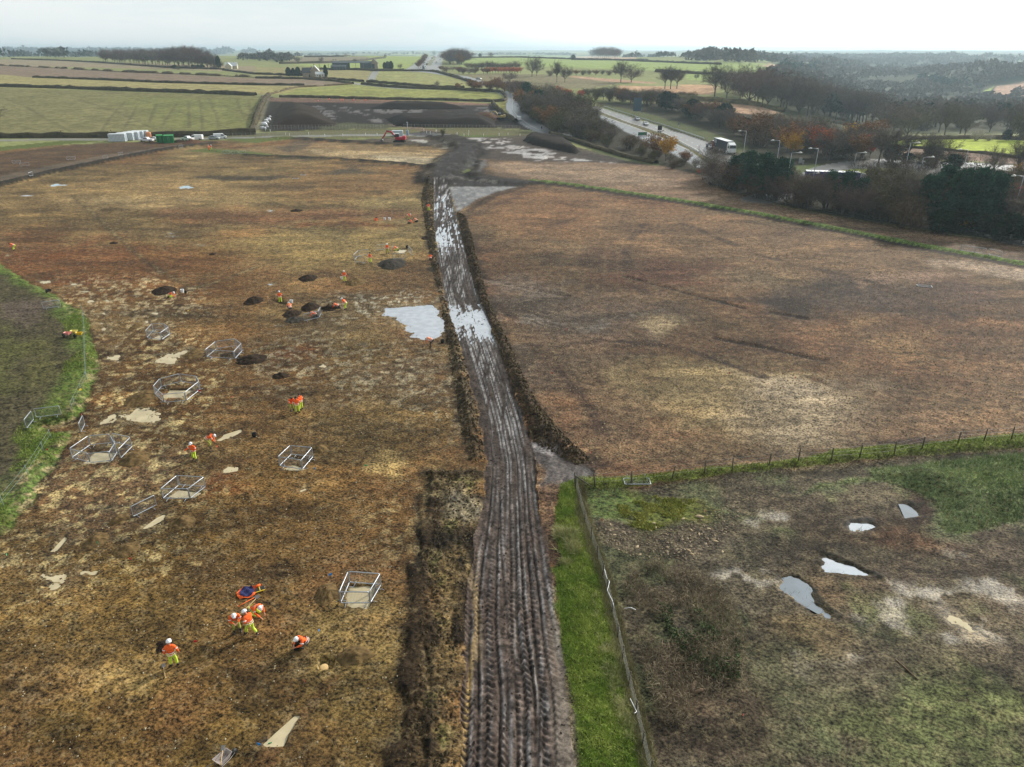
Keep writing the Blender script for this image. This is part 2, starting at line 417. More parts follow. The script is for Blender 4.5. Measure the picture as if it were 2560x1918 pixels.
# pale fields right of the track
paint([(1215, 404), (1400, 404), (1640, 412), (1745, 434), (1790, 466), (1950, 516), (2150, 556), (2400, 592), (2700, 640), (3400, 760), (3400, 860), (2560, 672), (2200, 602), (1800, 520), (1500, 474), (1350, 458), (1240, 440)],
      (158, 134, 108), feather=2, warp=1, a=.75)
paint([(1215, 408), (1400, 408), (1600, 425), (1720, 470), (1500, 455), (1300, 440)], (190, 166, 136), feather=5, warp=3, a=.7)
paint([(2200, 575), (2500, 625), (2900, 700), (2900, 760), (2560, 662), (2300, 618)], (128, 108, 90), feather=5, warp=3, a=.7)
# right field
paint([(1180, 470), (1300, 462), (1500, 486), (1800, 540), (1900, 580), (1700, 640), (1400, 600), (1190, 560)], (166, 126, 86), feather=10, warp=6, a=.7)
paint([(1450, 490), (1850, 560), (2250, 620), (2500, 690), (2300, 720), (1900, 680), (1500, 620)], (150, 122, 90), feather=10, warp=6, a=.7)
blob(1690, 690, 190, 40, (112, 78, 60), feather=10, warp=6, a=.85); blob(1500, 640, 120, 24, (104, 78, 62), feather=8, warp=5, a=.7); blob(2400, 860, 120, 34, (112, 84, 64), feather=8, warp=5, a=.6); blob(1900, 700, 110, 26, (168, 146, 110), feather=8, warp=5, a=.6)
blob(2130, 745, 240, 50, (82, 70, 64), feather=10, warp=5, a=.95)
blob(2370, 730, 110, 36, (106, 84, 72), feather=8, warp=5, a=.8)
blob(1480, 800, 240, 70, (118, 100, 84), feather=8, warp=5, a=.8)
blob(1330, 760, 120, 50, (124, 112, 98), feather=8, warp=5, a=.7)
blob(1390, 900, 110, 90, (112, 96, 78), feather=8, warp=4, a=.75)
blob(1800, 990, 220, 100, (174, 156, 110), feather=8, warp=6, a=.8)
blob(2020, 1030, 190, 95, (196, 180, 146), feather=8, warp=5, a=.85)
blob(2040, 985, 80, 30, (190, 176, 148), feather=6, warp=4, a=.7)
blob(2200, 870, 150, 60, (166, 134, 92), feather=8, warp=6, a=.7)
blob(2480, 960, 150, 110, (140, 112, 82), feather=8, warp=6, a=.6)
blob(2250, 1040, 150, 50, (128, 108, 84), feather=8, warp=5, a=.7)
blob(1640, 1130, 240, 60, (148, 124, 92), feather=6, warp=4, a=.6)
blob(1500, 1040, 120, 60, (126, 104, 80), feather=6, warp=4, a=.6)
blob(2400, 1070, 190, 30, (160, 128, 94), feather=6, warp=4, a=.6)
paint([(1920, 800), (2060, 830), (2240, 900), (2420, 960), (2380, 975), (2200, 930), (2060, 890), (1900, 840)], (120, 84, 62), feather=5, warp=4, a=.6)
paint([(2330, 650), (2460, 658), (2700, 700), (2700, 730), (2500, 690), (2350, 670)], (206, 188, 164), feather=3, warp=3, a=.7)
paint([(2150, 700), (2200, 690), (2330, 690), (2400, 672), (2440, 665), (2380, 690), (2300, 702), (2160, 716)], (184, 154, 128), feather=3, warp=3, a=.7)
for P in ([(1190, 690), (1300, 718), (1420, 738)], [(1560, 690), (1650, 715), (1760, 745), (1860, 770)], [(1925, 780), (2010, 795)], [(1790, 845), (1920, 870), (2060, 900)]):
    paint(P, (56, 42, 34), line=.9, feather=.5, warp=.3, a=.95, dz=-.15)
for P in ([(1440, 545), (1290, 600), (1190, 640)], [(2200, 815), (2130, 860), (2080, 900)], [(2400, 750), (2280, 795), (2190, 830)], [(1240, 700), (1290, 770), (1320, 800)], [(2060, 560), (1950, 585)],
          [(1180, 540), (1260, 505), (1330, 470)]):
    paint(P, (104, 80, 62), line=2.4, feather=2.5, warp=1, a=.6)
paint([(1215, 735), (1330, 745), (1440, 768), (1560, 785), (1520, 835), (1400, 840), (1300, 800), (1230, 780)], (98, 88, 78), feather=5, warp=3, a=.8)
paint([(1215, 700), (1290, 690), (1400, 720), (1330, 745), (1230, 735)], (138, 126, 114), feather=5, warp=3, a=.75); paint([(1230, 850), (1310, 860), (1350, 960), (1300, 960)], (122, 110, 96), feather=5, warp=3, a=.75)
# sweeping wheel marks across the fall
for k in range(6):
    paint([(1255, 785 + k * 3), (1330, 788 + k * 4), (1400, 806 + k * 5), (1470, 806 + k * 5), (1540, 785 + k * 3), (1640, 775 + k), (1740, 752)],
          (150, 144, 134) if k % 2 else (78, 68, 58), line=.6, feather=.8, warp=1.2, ws=5, a=.7, patch=(3, .40, .58))
paint([(1640, 792), (1720, 800), (1650, 830), (1600, 808)], (196, 178, 136), feather=4, warp=3, a=.8)
for P in ([(1600, 560), (1560, 620), (1570, 700), (1640, 760)], [(1290, 1150), (1400, 1160), (1560, 1165)], [(1900, 1180), (2100, 1120), (2300, 1100)], [(1330, 880), (1500, 850), (1700, 870), (1900, 940)], [(1240, 760), (1330, 850), (1420, 960), (1500, 1080)], [(1700, 560), (1900, 640), (2160, 700), (2400, 800)]):
    for dx in (0, 11): paint([(a + dx, b) for a, b in P], (84, 66, 54), line=.9, feather=.8, warp=.5, a=.85, patch=(5, .35, .55))
# grass baulk across the right field and its dark edge
BAULK = [(1330, 456), (1400, 462), (1500, 476), (1700, 506), (1900, 540), (2100, 578), (2300, 618), (2560, 664), (3300, 790)]
paint(BAULK, (58, 44, 36), line=4.2, feather=.8, warp=.4)
paint([(a, b - 5) for a, b in BAULK], (102, 134, 56), line=2.6, feather=.6, warp=.7, gr=1, reg=GRASS, dz=.35, dzf=1)

# --- the haul track with its banks
TL = [(1084, 455), (1084, 470), (1083, 540), (1094, 648), (1111, 741), (1140, 833), (1169, 926), (1198, 1042), (1215, 1157), (1204, 1273), (1181, 1389), (1163, 1505), (1157, 1620), (1152, 1736), (1146, 1940), (1140, 2300)]
TR = [(1118, 455), (1130, 500), (1142, 545), (1163, 625), (1186, 717), (1227, 810), (1267, 926), (1308, 1042), (1331, 1134), (1348, 1273), (1377, 1447), (1406, 1620), (1429, 1760), (1440, 1940), (1480, 2300)]
# dark spoil banks, left then right
BKL = [(1062, 452), (1084, 455), (1083, 540), (1094, 648), (1111, 741), (1140, 833), (1169, 926), (1198, 1042), (1215, 1150), (1175, 1160), (1150, 1060), (1135, 960), (1115, 850), (1098, 740), (1075, 650), (1062, 560), (1052, 500)]
BKR = [(1142, 530), (1163, 540), (1180, 590), (1195, 650), (1215, 730), (1240, 790), (1275, 860), (1310, 940), (1345, 1010), (1400, 1075), (1478, 1150), (1440, 1165), (1370, 1125), (1335, 1110), (1308, 1042), (1267, 926), (1227, 810), (1186, 717), (1163, 625)]
BKL2 = [(1070, 1180), (1190, 1176), (1205, 1200), (1195, 1300), (1172, 1400), (1158, 1520), (1150, 1640), (1146, 1760), (1140, 2000), (985, 2000), (1010, 1850), (1035, 1730), (1050, 1640), (1045, 1560), (1060, 1460), (1050, 1400), (1075, 1340), (1085, 1260)]
paint([(1070, 1178), (1210, 1176), (1206, 1300), (1170, 1460), (1150, 1700), (1140, 2000), (1000, 2000), (1040, 1750), (1070, 1450)], (118, 100, 78), feather=3, warp=2)
for B in (BKL, BKR):
    paint(B, (66, 54, 40), feather=1.8, warp=2.2, ws=2.6, fl=1, reg=GROUND, wet=.15)
paint(BKL2, (116, 98, 72), feather=3, warp=2.2, ws=2.5, a=.8, fl=1); paint(BKL2, (68, 55, 42), feather=2.4, warp=2.2, ws=2.5, a=.6, fl=1, patch=(1.8, .53, .64))
paint(BKL2, (150, 138, 100), feather=1.4, warp=1.6, a=.6, patch=(1.3, .58, .66)); paint(BKL2, (120, 128, 76), feather=1.4, warp=1.6, a=.5, patch=(1.1, .62, .68))
paint([(1085, 1180), (1078, 1260), (1068, 1340), (1048, 1400), (1058, 1460), (1045, 1560), (1050, 1640), (1035, 1730), (1012, 1850), (990, 1980)], (66, 53, 40), line=1.9, feather=1.2, warp=1.1, ws=1.6, dz=.28, dzf=.9)
paint([(1090, 1560), (1086, 1640), (1080, 1760), (1070, 1930)], (52, 42, 33), line=.8, feather=.7, warp=.6, ws=1.5, dz=.12, dzf=.4)
paint([(1066, 1184), (1130, 1186), (1206, 1182)], (70, 58, 44), line=1.0, feather=1, warp=.8, ws=1.5, dz=.25, dzf=.8)
paint([(1192, 1250), (1186, 1330), (1168, 1420), (1150, 1520), (1140, 1600)], (48, 39, 31), line=1.3, feather=.8, warp=.9, ws=1.4, dz=.15, dzf=.5)
blob(1130, 1480, 45, 90, (120, 102, 76), feather=1.5, warp=1.5, a=.7); blob(1110, 1700, 28, 130, (112, 92, 66), feather=1.2, warp=1.2, a=.7)
blob(1150, 1265, 45, 45, (134, 122, 104), feather=1.5, warp=1, a=.8, wet=.5)
blob(1120, 1350, 60, 34, (52, 44, 36), feather=1.5, warp=1, a=.8)
paint([(1040, 1240), (1048, 1340), (1046, 1420)], (50, 42, 34), line=.5, feather=.5, warp=.3, a=.8, dz=-.12)
# dark churned crossing at the head of the track
X1 = [(1084, 458), (1085, 430), (1110, 400), (1130, 385), (1160, 370), (1180, 372), (1192, 400), (1180, 425), (1150, 438), (1190, 446), (1260, 450), (1330, 458), (1300, 470), (1200, 468), (1120, 466)]
paint(X1, (44, 38, 32), feather=1.5, warp=1.2, wet=.12, reg=TRACK, fl=1)
paint([(1130, 360), (1150, 350), (1100, 340), (1060, 335), (1080, 334), (1160, 345), (1200, 360), (1215, 385), (1190, 400), (1150, 400)], (46, 39, 34), feather=1.5, warp=1.5, wet=.08)
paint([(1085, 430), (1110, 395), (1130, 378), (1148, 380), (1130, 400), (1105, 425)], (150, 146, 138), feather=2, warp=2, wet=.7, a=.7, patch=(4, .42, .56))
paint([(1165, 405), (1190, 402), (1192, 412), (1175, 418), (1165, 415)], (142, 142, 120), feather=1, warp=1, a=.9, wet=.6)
paint([(1138, 440), (1150, 430), (1172, 420), (1185, 432), (1180, 438), (1150, 436)], (112, 138, 58), feather=1, warp=.8, reg=GRASS, gr=1)
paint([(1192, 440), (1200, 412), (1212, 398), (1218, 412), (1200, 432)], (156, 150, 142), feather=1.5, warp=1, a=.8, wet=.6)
paint([(1118, 466), (1210, 468), (1300, 466), (1240, 480), (1190, 500), (1160, 520), (1142, 528), (1132, 500)], (140, 134, 128), feather=1.2, warp=.6, wet=.75, reg=TRACK)
paint([(1300, 464), (1240, 480), (1190, 505), (1165, 525), (1172, 540), (1200, 515), (1250, 490), (1320, 468)], (84, 66, 48), feather=1, warp=.8, a=.9)
paint([(1230, 448), (1300, 450), (1330, 456)], (52, 44, 38), line=3, feather=1, warp=.6)
# side spur into the right field by the gate
SP = [(1335, 1110), (1370, 1128), (1440, 1165), (1475, 1180), (1450, 1200), (1405, 1212), (1352, 1215), (1345, 1160)]
paint(SP, (88, 76, 70), feather=1.2, warp=1.2, wet=.6, reg=TRACK)
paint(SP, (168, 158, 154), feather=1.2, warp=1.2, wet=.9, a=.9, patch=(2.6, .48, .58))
# churn in the crossing
i = np.nonzero(REG == TRACK)[0]; q = fbm(X[i] / 1.1, Y[i] / 2.4, 4, 45); C[i] *= (.35 + 1.25 * q)[:, None]; DZ[i] += .35 * (q - .5)
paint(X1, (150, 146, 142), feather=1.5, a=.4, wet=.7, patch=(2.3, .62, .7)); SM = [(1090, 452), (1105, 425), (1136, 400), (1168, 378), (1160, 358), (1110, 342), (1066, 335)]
paint(SM, (44, 36, 30), line=15, feather=4, warp=3, ws=4, a=.92, dz=.9, dzf=5, wet=.1); paint([(1185, 440), (1240, 452), (1310, 458)], (42, 35, 29), line=9, feather=3, warp=2, a=.9, dz=.5, dzf=3, wet=.1); paint([(1200, 404), (1196, 425), (1184, 440)], (46, 38, 32), line=5, feather=2, warp=1.5, a=.9, dz=.5, dzf=2)
paint(SM, (128, 122, 116), line=13, feather=3, a=.2, wet=.5, patch=(2.6, .62, .70)); paint([(1118, 466), (1210, 468), (1300, 466), (1240, 480), (1190, 500), (1160, 520), (1142, 528)], (70, 61, 54), feather=1, a=.85, patch=(1.6, .42, .55))
for k in range(4): paint([(1100 + 9 * k, 455), (1120 + 9 * k, 443), (1170 + 8 * k, 450 + k), (1240, 456 + k)], (120, 114, 108), line=.5, feather=.6, warp=.6, a=.7)
# track body
i = np.nonzero((V_ > 452) & (V_ < 2300) & (Y > 3))[0]
uL = np.interp(V_[i], [p[1] for p in TL], [p[0] for p in TL]); uR = np.interp(V_[i], [p[1] for p in TR], [p[0] for p in TR])
tt = (U_[i] - uL) / (uR - uL)
edge = .09 * (fbm(X[i] / 1.6, Y[i] / 2.2, 4, 51) - .5) * 2
k = (tt + edge > 0) & (tt - edge < 1); i = i[k]; tt = tt[k]
x, y = X[i], Y[i]
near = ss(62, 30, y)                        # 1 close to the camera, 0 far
wob = .028 * (fbm(x * 0 + .5, y / 9, 3, 52) - .5) * 2 + .012 * (fbm(x / .5, y / .5, 2, 53) - .5)
tw = tt + wob
h = np.zeros(len(i)); dark = np.zeros(len(i)); pale = np.zeros(len(i))
for (c, w, d) in ((.06, .016, .8), (.155, .013, 1), (.23, .02, .6), (.335, .014, 1), (.42, .018, .8), (.50, .012, .7), (.575, .02, .9), (.66, .013, 1), (.745, .022, .6), (.83, .014, 1.1), (.93, .02, .7), (-1, .012, .8), (-2, .014, .7)):
    sd_ = int(abs(c) * 100); o_ = np.zeros(len(y))
    wv_ = .05 * (fbm(o_ + c * 7, y / 14, 2, sd_) - .5) + .02 * (fbm(o_ + c, y / 3, 3, sd_ + 1) - .5)
    cc = c if c > 0 else (.45 + .32 * np.sin(y / 31) if c == -1 else .55 + .3 * np.sin(y / 23 + 2))
    on = ss(.25, .5, fbm(o_ + c * 3, y / 11, 2, sd_ + 2)); q_ = tw + wv_ - cc
    h -= .13 * d * on * np.exp(-(q_ / w) ** 2)
    dark += d * on * np.exp(-((q_ + .006) / (w * .8)) ** 2) * (.5 + fbm(x / .5, y / 2, 3, sd_))
    pale += on * np.exp(-((q_ - .03) / (w * 1.1)) ** 2) * (.1 + 1.3 * fbm(x / .5, y / 3, 3, 60 + sd_))
lug = np.sin(y * 2 * math.pi / .44 + 5 * np.abs(np.sin(tt * 26))) * ss(.4, .5, fbm(x / .6, y / 6, 2, 56))
h += .05 * lug * near + .16 * (fbm(x / .45, y / 1.1, 3, 57) - .5) + .12 * (fbm(x / 1.6, y / 7, 2, 58) - .5)
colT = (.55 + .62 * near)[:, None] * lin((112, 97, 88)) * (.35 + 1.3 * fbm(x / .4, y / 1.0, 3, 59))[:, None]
fr_ = 1 - near; sheen = np.clip(pale * (1 + .8 * fr_), 0, 1) * (ss(.36, .56, fbm(x / .35, y / 1.6, 3, 61)) * near + ss(.34, .52, fbm(x / .5, y / 9, 3, 67)) * fr_) * (.75 + .25 * (1 - near))
colT *= (1 + .35 * lug * near)[:, None]; colT += (lin((224, 220, 220)) * (1 - .38 * near)[:, None] - colT) * (sheen * .9)[:, None]  # pale streaks paint the sky's sheen on wet mud into the colour
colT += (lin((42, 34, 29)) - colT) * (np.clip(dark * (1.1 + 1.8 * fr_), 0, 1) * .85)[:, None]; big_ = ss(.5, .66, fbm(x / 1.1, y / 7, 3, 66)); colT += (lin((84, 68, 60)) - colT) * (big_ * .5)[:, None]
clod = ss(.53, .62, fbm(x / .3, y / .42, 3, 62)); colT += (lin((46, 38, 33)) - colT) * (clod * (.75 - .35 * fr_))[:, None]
# tan flank on the right and the yellow clay wheel mark on the left near the camera
rf = ss(.80, .9, tt + .02) * ss(1500, 1650, V_[i]); colT += (lin((146, 130, 118)) * (.8 + .3 * n_mid[i])[:, None] - colT) * (rf * .8)[:, None]; h *= 1 - .6 * rf
ycl = np.exp(-((tt - np.interp(V_[i], [1250, 1400, 1560, 1620, 1918], [.03, .07, .14, .10, .02])) / .022) ** 2) * ss(1330, 1560, V_[i]) * ss(-.55, .1, lug)
colT += (lin((206, 172, 112)) - colT) * (ycl * .97)[:, None]
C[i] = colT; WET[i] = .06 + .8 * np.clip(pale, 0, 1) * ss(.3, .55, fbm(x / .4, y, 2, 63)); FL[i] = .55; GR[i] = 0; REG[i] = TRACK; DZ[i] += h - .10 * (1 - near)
TRI, TRX, TRY = i, x, y
for P in ([(1160, 1380), (1178, 1450), (1190, 1500), (1196, 1560), (1192, 1640)],):
    paint(P, (168, 146, 112), line=.5, feather=.3, warp=.15, a=.6)

# bank heights with clods
for B, hh in ((BKL, .55), (BKR, .6), (BKL2, .16)):
    P = wpoly(B); m = (X > P[:, 0].min() - 2) & (X < P[:, 0].max() + 2) & (Y > P[:, 1].min() - 2) & (Y < P[:, 1].max() + 2)
    j = np.nonzero(m)[0]; s = sdf(X[j], Y[j], P)
    DZ[j] += ss(0, 1.5, s) * hh * (.45 + .9 * fbm(X[j] / .8, Y[j] / .8, 3, 71)) + ss(0, .4, s) * .28 * (fbm(X[j] / .28, Y[j] / .28, 2, 72) - .4)

# --- rough ground inside the fence, lower right
RG = [(1450, 1222), (1600, 1222), (1850, 1182), (2100, 1162), (2300, 1142), (2600, 1125), (3600, 1050), (3600, 2400), (1760, 2400), (1660, 2050), (1618, 1918), (1589, 1791), (1544, 1594), (1510, 1446), (1485, 1376), (1455, 1288)]
paint(RG, (104, 92, 74), feather=1, warp=.6, fl=1, gr=.35)
j = np.nonzero(sdf(X, Y, wpoly(RG)) > 0)[0] if False else None
blob(1740, 1590, 140, 120, (92, 84, 68), feather=5, warp=4, a=.7, gr=.5)
paint(RG, (104, 110, 72), feather=1, a=.7, gr=.7, patch=(3.2, .48, .62)); paint(RG, (74, 66, 54), feather=1, a=.6, patch=(2.1, .54, .66))
blob(1700, 1330, 150, 40, (92, 80, 66), feather=3, warp=2, a=.8)
for (u, v, ru, rv, c, a) in ((1330 + 300, 1275, 120, 45, (108, 118, 54), .85), (1560, 1262, 110, 34, (96, 116, 56), .8), (1500, 1262, 45, 36, (98, 120, 66), .8), (2330, 1800, 260, 140, (112, 116, 70), .75), (2050, 1700, 200, 120, (104, 98, 72), .6),
                             (1600, 1880, 120, 60, (82, 68, 54), .7), (1850, 1800, 130, 90, (86, 70, 56), .7), (2200, 1640, 170, 60, (124, 106, 90), .5), (2380, 1450, 220, 110, (106, 88, 74), .6), (2100, 1330, 170, 50, (90, 74, 58), .6),
                             (2000, 1290, 130, 30, (112, 92, 74), .6), (2250, 1345, 90, 26, (98, 70, 52), .8), (2320, 1275, 60, 40, (70, 52, 44), .8), (2110, 1480, 90, 50, (110, 86, 62), .6), (1980, 1560, 60, 34, (134, 112, 78), .8),
                             (1850, 1400, 130, 70, (100, 88, 74), .6), (2070, 1600, 50, 20, (130, 108, 76), .6), (2480, 1600, 120, 60, (116, 100, 84), .6)):
    blob(u, v, ru, rv, c, feather=2.5, warp=2.2, ws=2.5, a=a, gr=.6 if c[1] > c[0] else .2, reg=GRASS if c[1] > c[0] + 5 else None)
for (u, v, ru, rv) in ((2350, 1500, 90, 30), (2430, 1560, 80, 40), (2480, 1480, 70, 30), (2270, 1490, 40, 24), (2230, 1540, 60, 20), (2050, 1745, 40, 30), (2060, 1655, 22, 10), (1920, 1310, 40, 14), (2370, 1390, 24, 10), (2130, 1640, 26, 12), (1860, 1450, 60, 20)):
    blob(u, v, ru, rv, (160, 146, 126), feather=1.5, warp=2, ws=2, a=.65, wet=.7, patch=(1.6, .44, .58))
GM = [(1991, 1243), (2075, 1214), (2150, 1204), (2203, 1204), (2267, 1223), (2338, 1255), (2364, 1329), (2396, 1336), (2560, 1300), (3400, 1230), (3400, 1100), (2560, 1135), (2460, 1140), (2171, 1172), (2180, 1195), (2050, 1212)]
paint(GM, (120, 136, 90), feather=.8, warp=1, ws=2, gr=1, fl=1, reg=GRASS, dz=.9, dzf=3.0)
blob(2480, 1200, 100, 30, (112, 136, 62), feather=2, warp=2, a=.6)
# hedge bank below the green baulk
GL = [(1440, 1196), (1575, 1192), (1664, 1180), (1782, 1168), (1900, 1159), (2010, 1146), (2087, 1127), (2235, 1114), (2396, 1101), (2600, 1080), (3400, 1010),
      (3400, 1060), (2560, 1122), (2400, 1130), (2250, 1140), (2100, 1158), (2000, 1166), (1850, 1182), (1700, 1204), (1600, 1215), (1500, 1226), (1452, 1222)]
paint(GL, (116, 134, 58), feather=.5, warp=.5, ws=1.5, gr=1, fl=.9, reg=GRASS, dz=.25, dzf=1)
GV = [(1401, 1209), (1391, 1263), (1386, 1322), (1396, 1376), (1416, 1406), (1386, 1423), (1391, 1485), (1396, 1525), (1401, 1594), (1416, 1692), (1436, 1791), (1446, 1918), (1470, 2200), (1700, 2200), (1618, 1918), (1589, 1791), (1564, 1683), (1544, 1594), (1525, 1510), (1510, 1446), (1485, 1376), (1455, 1288), (1441, 1200)]
paint(GV, (98, 128, 36), feather=.5, warp=.45, ws=1.2, gr=1, fl=.9, reg=GRASS, dz=.12, dzf=.8)
blob(1440, 1500, 28, 240, (124, 138, 50), feather=1, warp=.6, a=.5)
blob(1435, 1340, 30, 60, (120, 124, 62), feather=1, warp=.6, a=.7)
paint([(1352, 1212), (1400, 1205), (1390, 1300), (1386, 1360), (1370, 1400), (1362, 1300)], (118, 94, 74), feather=1, warp=.6)
paint([(1375, 1420), (1392, 1430), (1400, 1560), (1425, 1700), (1445, 1918), (1460, 2100), (1400, 2100), (1392, 1918), (1390, 1700), (1372, 1560)], (150, 138, 126), feather=.6, warp=.5, a=.9)

# --- green island on the left
ISL = [(-700, 600), (0, 690), (60, 728), (110, 756), (150, 796), (176, 820), (178, 900), (172, 950), (140, 1010), (90, 1045), (50, 1100), (80, 1125), (40, 1190), (0, 1250), (-300, 1430), (-1200, 1600)]
GI = [(-700, 560), (0, 660), (45, 690), (87, 715), (120, 730), (162, 758), (203, 778), (223, 801), (229, 850), (243, 882), (240, 952), (220, 998), (200, 1040), (175, 1052), (110, 1062), (110, 1082), (182, 1076), (162, 1120), (122, 1178), (72, 1265), (0, 1343), (-200, 1500), (-1200, 1700)]
paint([(a + (7 if 0 < a < 300 else 0), b + 4) for a, b in GI], (74, 54, 40), feather=1.2, warp=.8)
paint(GI, (96, 122, 52), feather=.5, warp=.6, ws=1.2, gr=1, fl=.9, reg=GRASS, dz=.4, dzf=.9)
paint(ISL,
      (84, 76, 60), feather=2.2, warp=1.6, a=.9, gr=.5, fl=1)
paint([(0, 820), (40, 800), (60, 900), (20, 1000), (-40, 980)], (96, 104, 54), feather=3, warp=2, a=.7)
blob(100, 930, 50, 70, (98, 100, 56), feather=3, warp=2, a=.6); blob(60, 790, 60, 34, (104, 94, 84), feather=3, warp=2, a=.7); blob(150, 1000, 30, 30, (100, 112, 56), feather=2, warp=2, a=.6)

# --- farmland beyond: fields, laid far to near
FT = lambda P, c, **k: paint(P, c, feather=k.pop('feather', 5), warp=k.pop('warp', 2), ws=20, reg=k.pop('reg', FIELD), fl=k.pop('fl', .35), gr=k.pop('gr', .5), **k)
FT([(-500, 158), (0, 148), (160, 152), (640, 166), (640, 186), (560, 178), (180, 168), (-500, 165)], (150, 144, 116))
FT([(-500, 170), (0, 164), (165, 172), (640, 196), (820, 200), (640, 212), (85, 193), (-500, 186)], (134, 122, 102))
FT([(-500, 192), (0, 186), (80, 194), (640, 214), (900, 214), (1000, 232), (640, 236), (0, 219), (-500, 210)], (158, 156, 104))
FT([(-600, 222), (0, 220), (640, 240), (660, 246), (640, 330), (560, 336), (-600, 345)], (126, 128, 86))
FT([(300, 240), (640, 248), (640, 326), (500, 334), (380, 320)], (122, 134, 74), feather=25, warp=12, a=.6)
FT([(640, 196), (700, 195), (880, 208), (840, 216), (640, 214)], (136, 126, 106))
FT([(640, 168), (860, 172), (935, 180), (915, 206), (880, 200), (640, 190)], (150, 150, 102))
FT([(690, 240), (745, 222), (880, 210), (930, 216), (1080, 224), (1230, 232), (1255, 240), (1262, 252), (1200, 254), (960, 250)], (146, 156, 90))
FT([(935, 178), (1085, 180), (1150, 196), (1185, 210), (1160, 222), (1040, 216), (925, 206)], (150, 158, 100))
FT([(730, 162), (850, 155), (960, 138), (1060, 135), (1075, 136), (1030, 172), (850, 174)], (150, 172, 96), feather=8)
FT([(700, 158), (760, 142), (925, 143), (890, 155), (800, 160)], (134, 130, 104), feather=8)
FT([(1150, 150), (1160, 142), (1320, 136), (1430, 140), (1640, 150), (1900, 158), (2060, 170), (2060, 178), (1900, 188), (1720, 180), (1560, 174), (1350, 166), (1150, 168)], (146, 172, 94), feather=8)
FT([(1430, 142), (1500, 140), (1590, 144), (1590, 152), (1430, 150)], (206, 182, 150), feather=6)
FT([(1160, 186), (1350, 186), (1560, 205), (1480, 222), (1300, 220), (1200, 208)], (128, 126, 94), feather=6)
FT([(1430, 190), (1560, 200), (1640, 206), (1640, 210), (1540, 206), (1430, 194)], (186, 158, 130), feather=6)
FT([(1540, 214), (1640, 216), (1800, 216), (1780, 236), (1700, 236), (1550, 224)], (192, 164, 128), feather=6)
FT([(1700, 212), (1790, 212), (1760, 222), (1700, 222)], (196, 166, 128), feather=6)
FT([(1540, 240), (1640, 248), (1900, 264), (1960, 285), (1860, 290), (1700, 262), (1540, 246)], (188, 162, 130), feather=4)
FT([(1700, 184), (1900, 190), (1880, 206), (1720, 200)], (146, 172, 94), feather=6)
FT([(1440, 242), (1490, 250), (1480, 262), (1445, 256)], (140, 160, 78), feather=4)
FT([(1262, 232), (1283, 246), (1284, 262), (1300, 296), (1280, 300), (1245, 280), (1238, 262), (1264, 252)], (160, 164, 92), feather=2)
FT([(2150, 352), (2240, 348), (2380, 346), (2560, 352), (3300, 372), (3300, 420), (2560, 390), (2330, 372), (2180, 362)], (172, 198, 62), feather=2, warp=1, gr=.8)
FT([(2190, 366), (2330, 374), (2560, 392), (3300, 424), (3300, 450), (2560, 412), (2250, 390)], (132, 114, 96), feather=2)
FT([(2468, 246), (2490, 216), (2560, 206), (2800, 196), (2800, 250), (2560, 248)], (196, 166, 138), feather=5)
FT([(2458, 228), (2482, 218), (2474, 236), (2462, 240)], (168, 200, 92), feather=5)
for (a, b, c, d, col) in ((2055, 160, 40, 5, (172, 188, 120)), (2150, 190, 40, 4, (176, 196, 120)), (2350, 190, 34, 8, (170, 184, 130)), (1930, 150, 60, 6, (150, 180, 110)), (1925, 164, 24, 5, (206, 176, 150)), (1980, 182, 50, 4, (166, 186, 110)), (2230, 182, 26, 4, (170, 186, 130)), (2100, 172, 50, 4, (166, 186, 120))):
    FT([(a - c, b), (a, b - d), (a + c, b), (a, b + d)], col, feather=12, warp=10)
# tramlines in the big field
for P in ([(10, 247), (60, 265), (110, 295), (190, 335)], [(200, 250), (290, 280), (380, 320), (410, 332)], [(330, 245), (420, 270), (520, 305), (600, 330)], [(480, 250), (560, 265), (640, 295)],
          [(520, 245), (540, 290), (545, 320)], [(590, 250), (610, 300)], [(620, 250), (626, 290)], [(310, 255), (270, 300), (250, 330)], [(390, 258), (370, 310)], [(345, 260), (310, 320)], [(470, 255), (472, 320)], [(500, 250), (505, 325)], [(440, 260), (400, 322)]):
    paint(P, (96, 96, 68), line=.9, feather=.8, warp=.5, a=.6)
    paint([(a + 4, b) for a, b in P], (96, 96, 68), line=.7, feather=.8, warp=.5, a=.45)
# bare woodland floors and verges by the motorway
FT([(1290, 236), (1400, 232), (1470, 262), (1500, 272), (1512, 290), (1600, 330), (1740, 392), (1800, 420), (1790, 470), (1745, 436), (1640, 412), (1560, 398), (1470, 372), (1390, 340), (1320, 305), (1290, 262)], (74, 68, 52), reg=FLOOR, feather=2)
FT([(1470, 366), (1560, 386), (1650, 408), (1640, 414), (1560, 402), (1480, 380)], (96, 110, 62), reg=GRASS, feather=2, gr=1)
FT([(1490, 256), (1700, 262), (1900, 290), (2100, 330), (2220, 350), (2230, 400), (2560, 410), (3300, 440), (3300, 730), (2560, 612), (2400, 588), (2150, 552), (1950, 512), (1800, 470), (1790, 440), (1850, 400), (1740, 350), (1600, 298), (1500, 268)], (78, 74, 56), reg=FLOOR, feather=2)
FT([(1500, 268), (1600, 296), (1700, 328), (1800, 362), (1850, 385), (1870, 372), (1840, 352), (1760, 325), (1640, 290), (1510, 262)], (92, 106, 60), reg=GRASS, feather=2, gr=1)
FT([(1985, 415), (2040, 412), (2100, 418), (2110, 430), (2060, 440), (2000, 440)], (98, 122, 60), reg=GRASS, feather=2, gr=1)
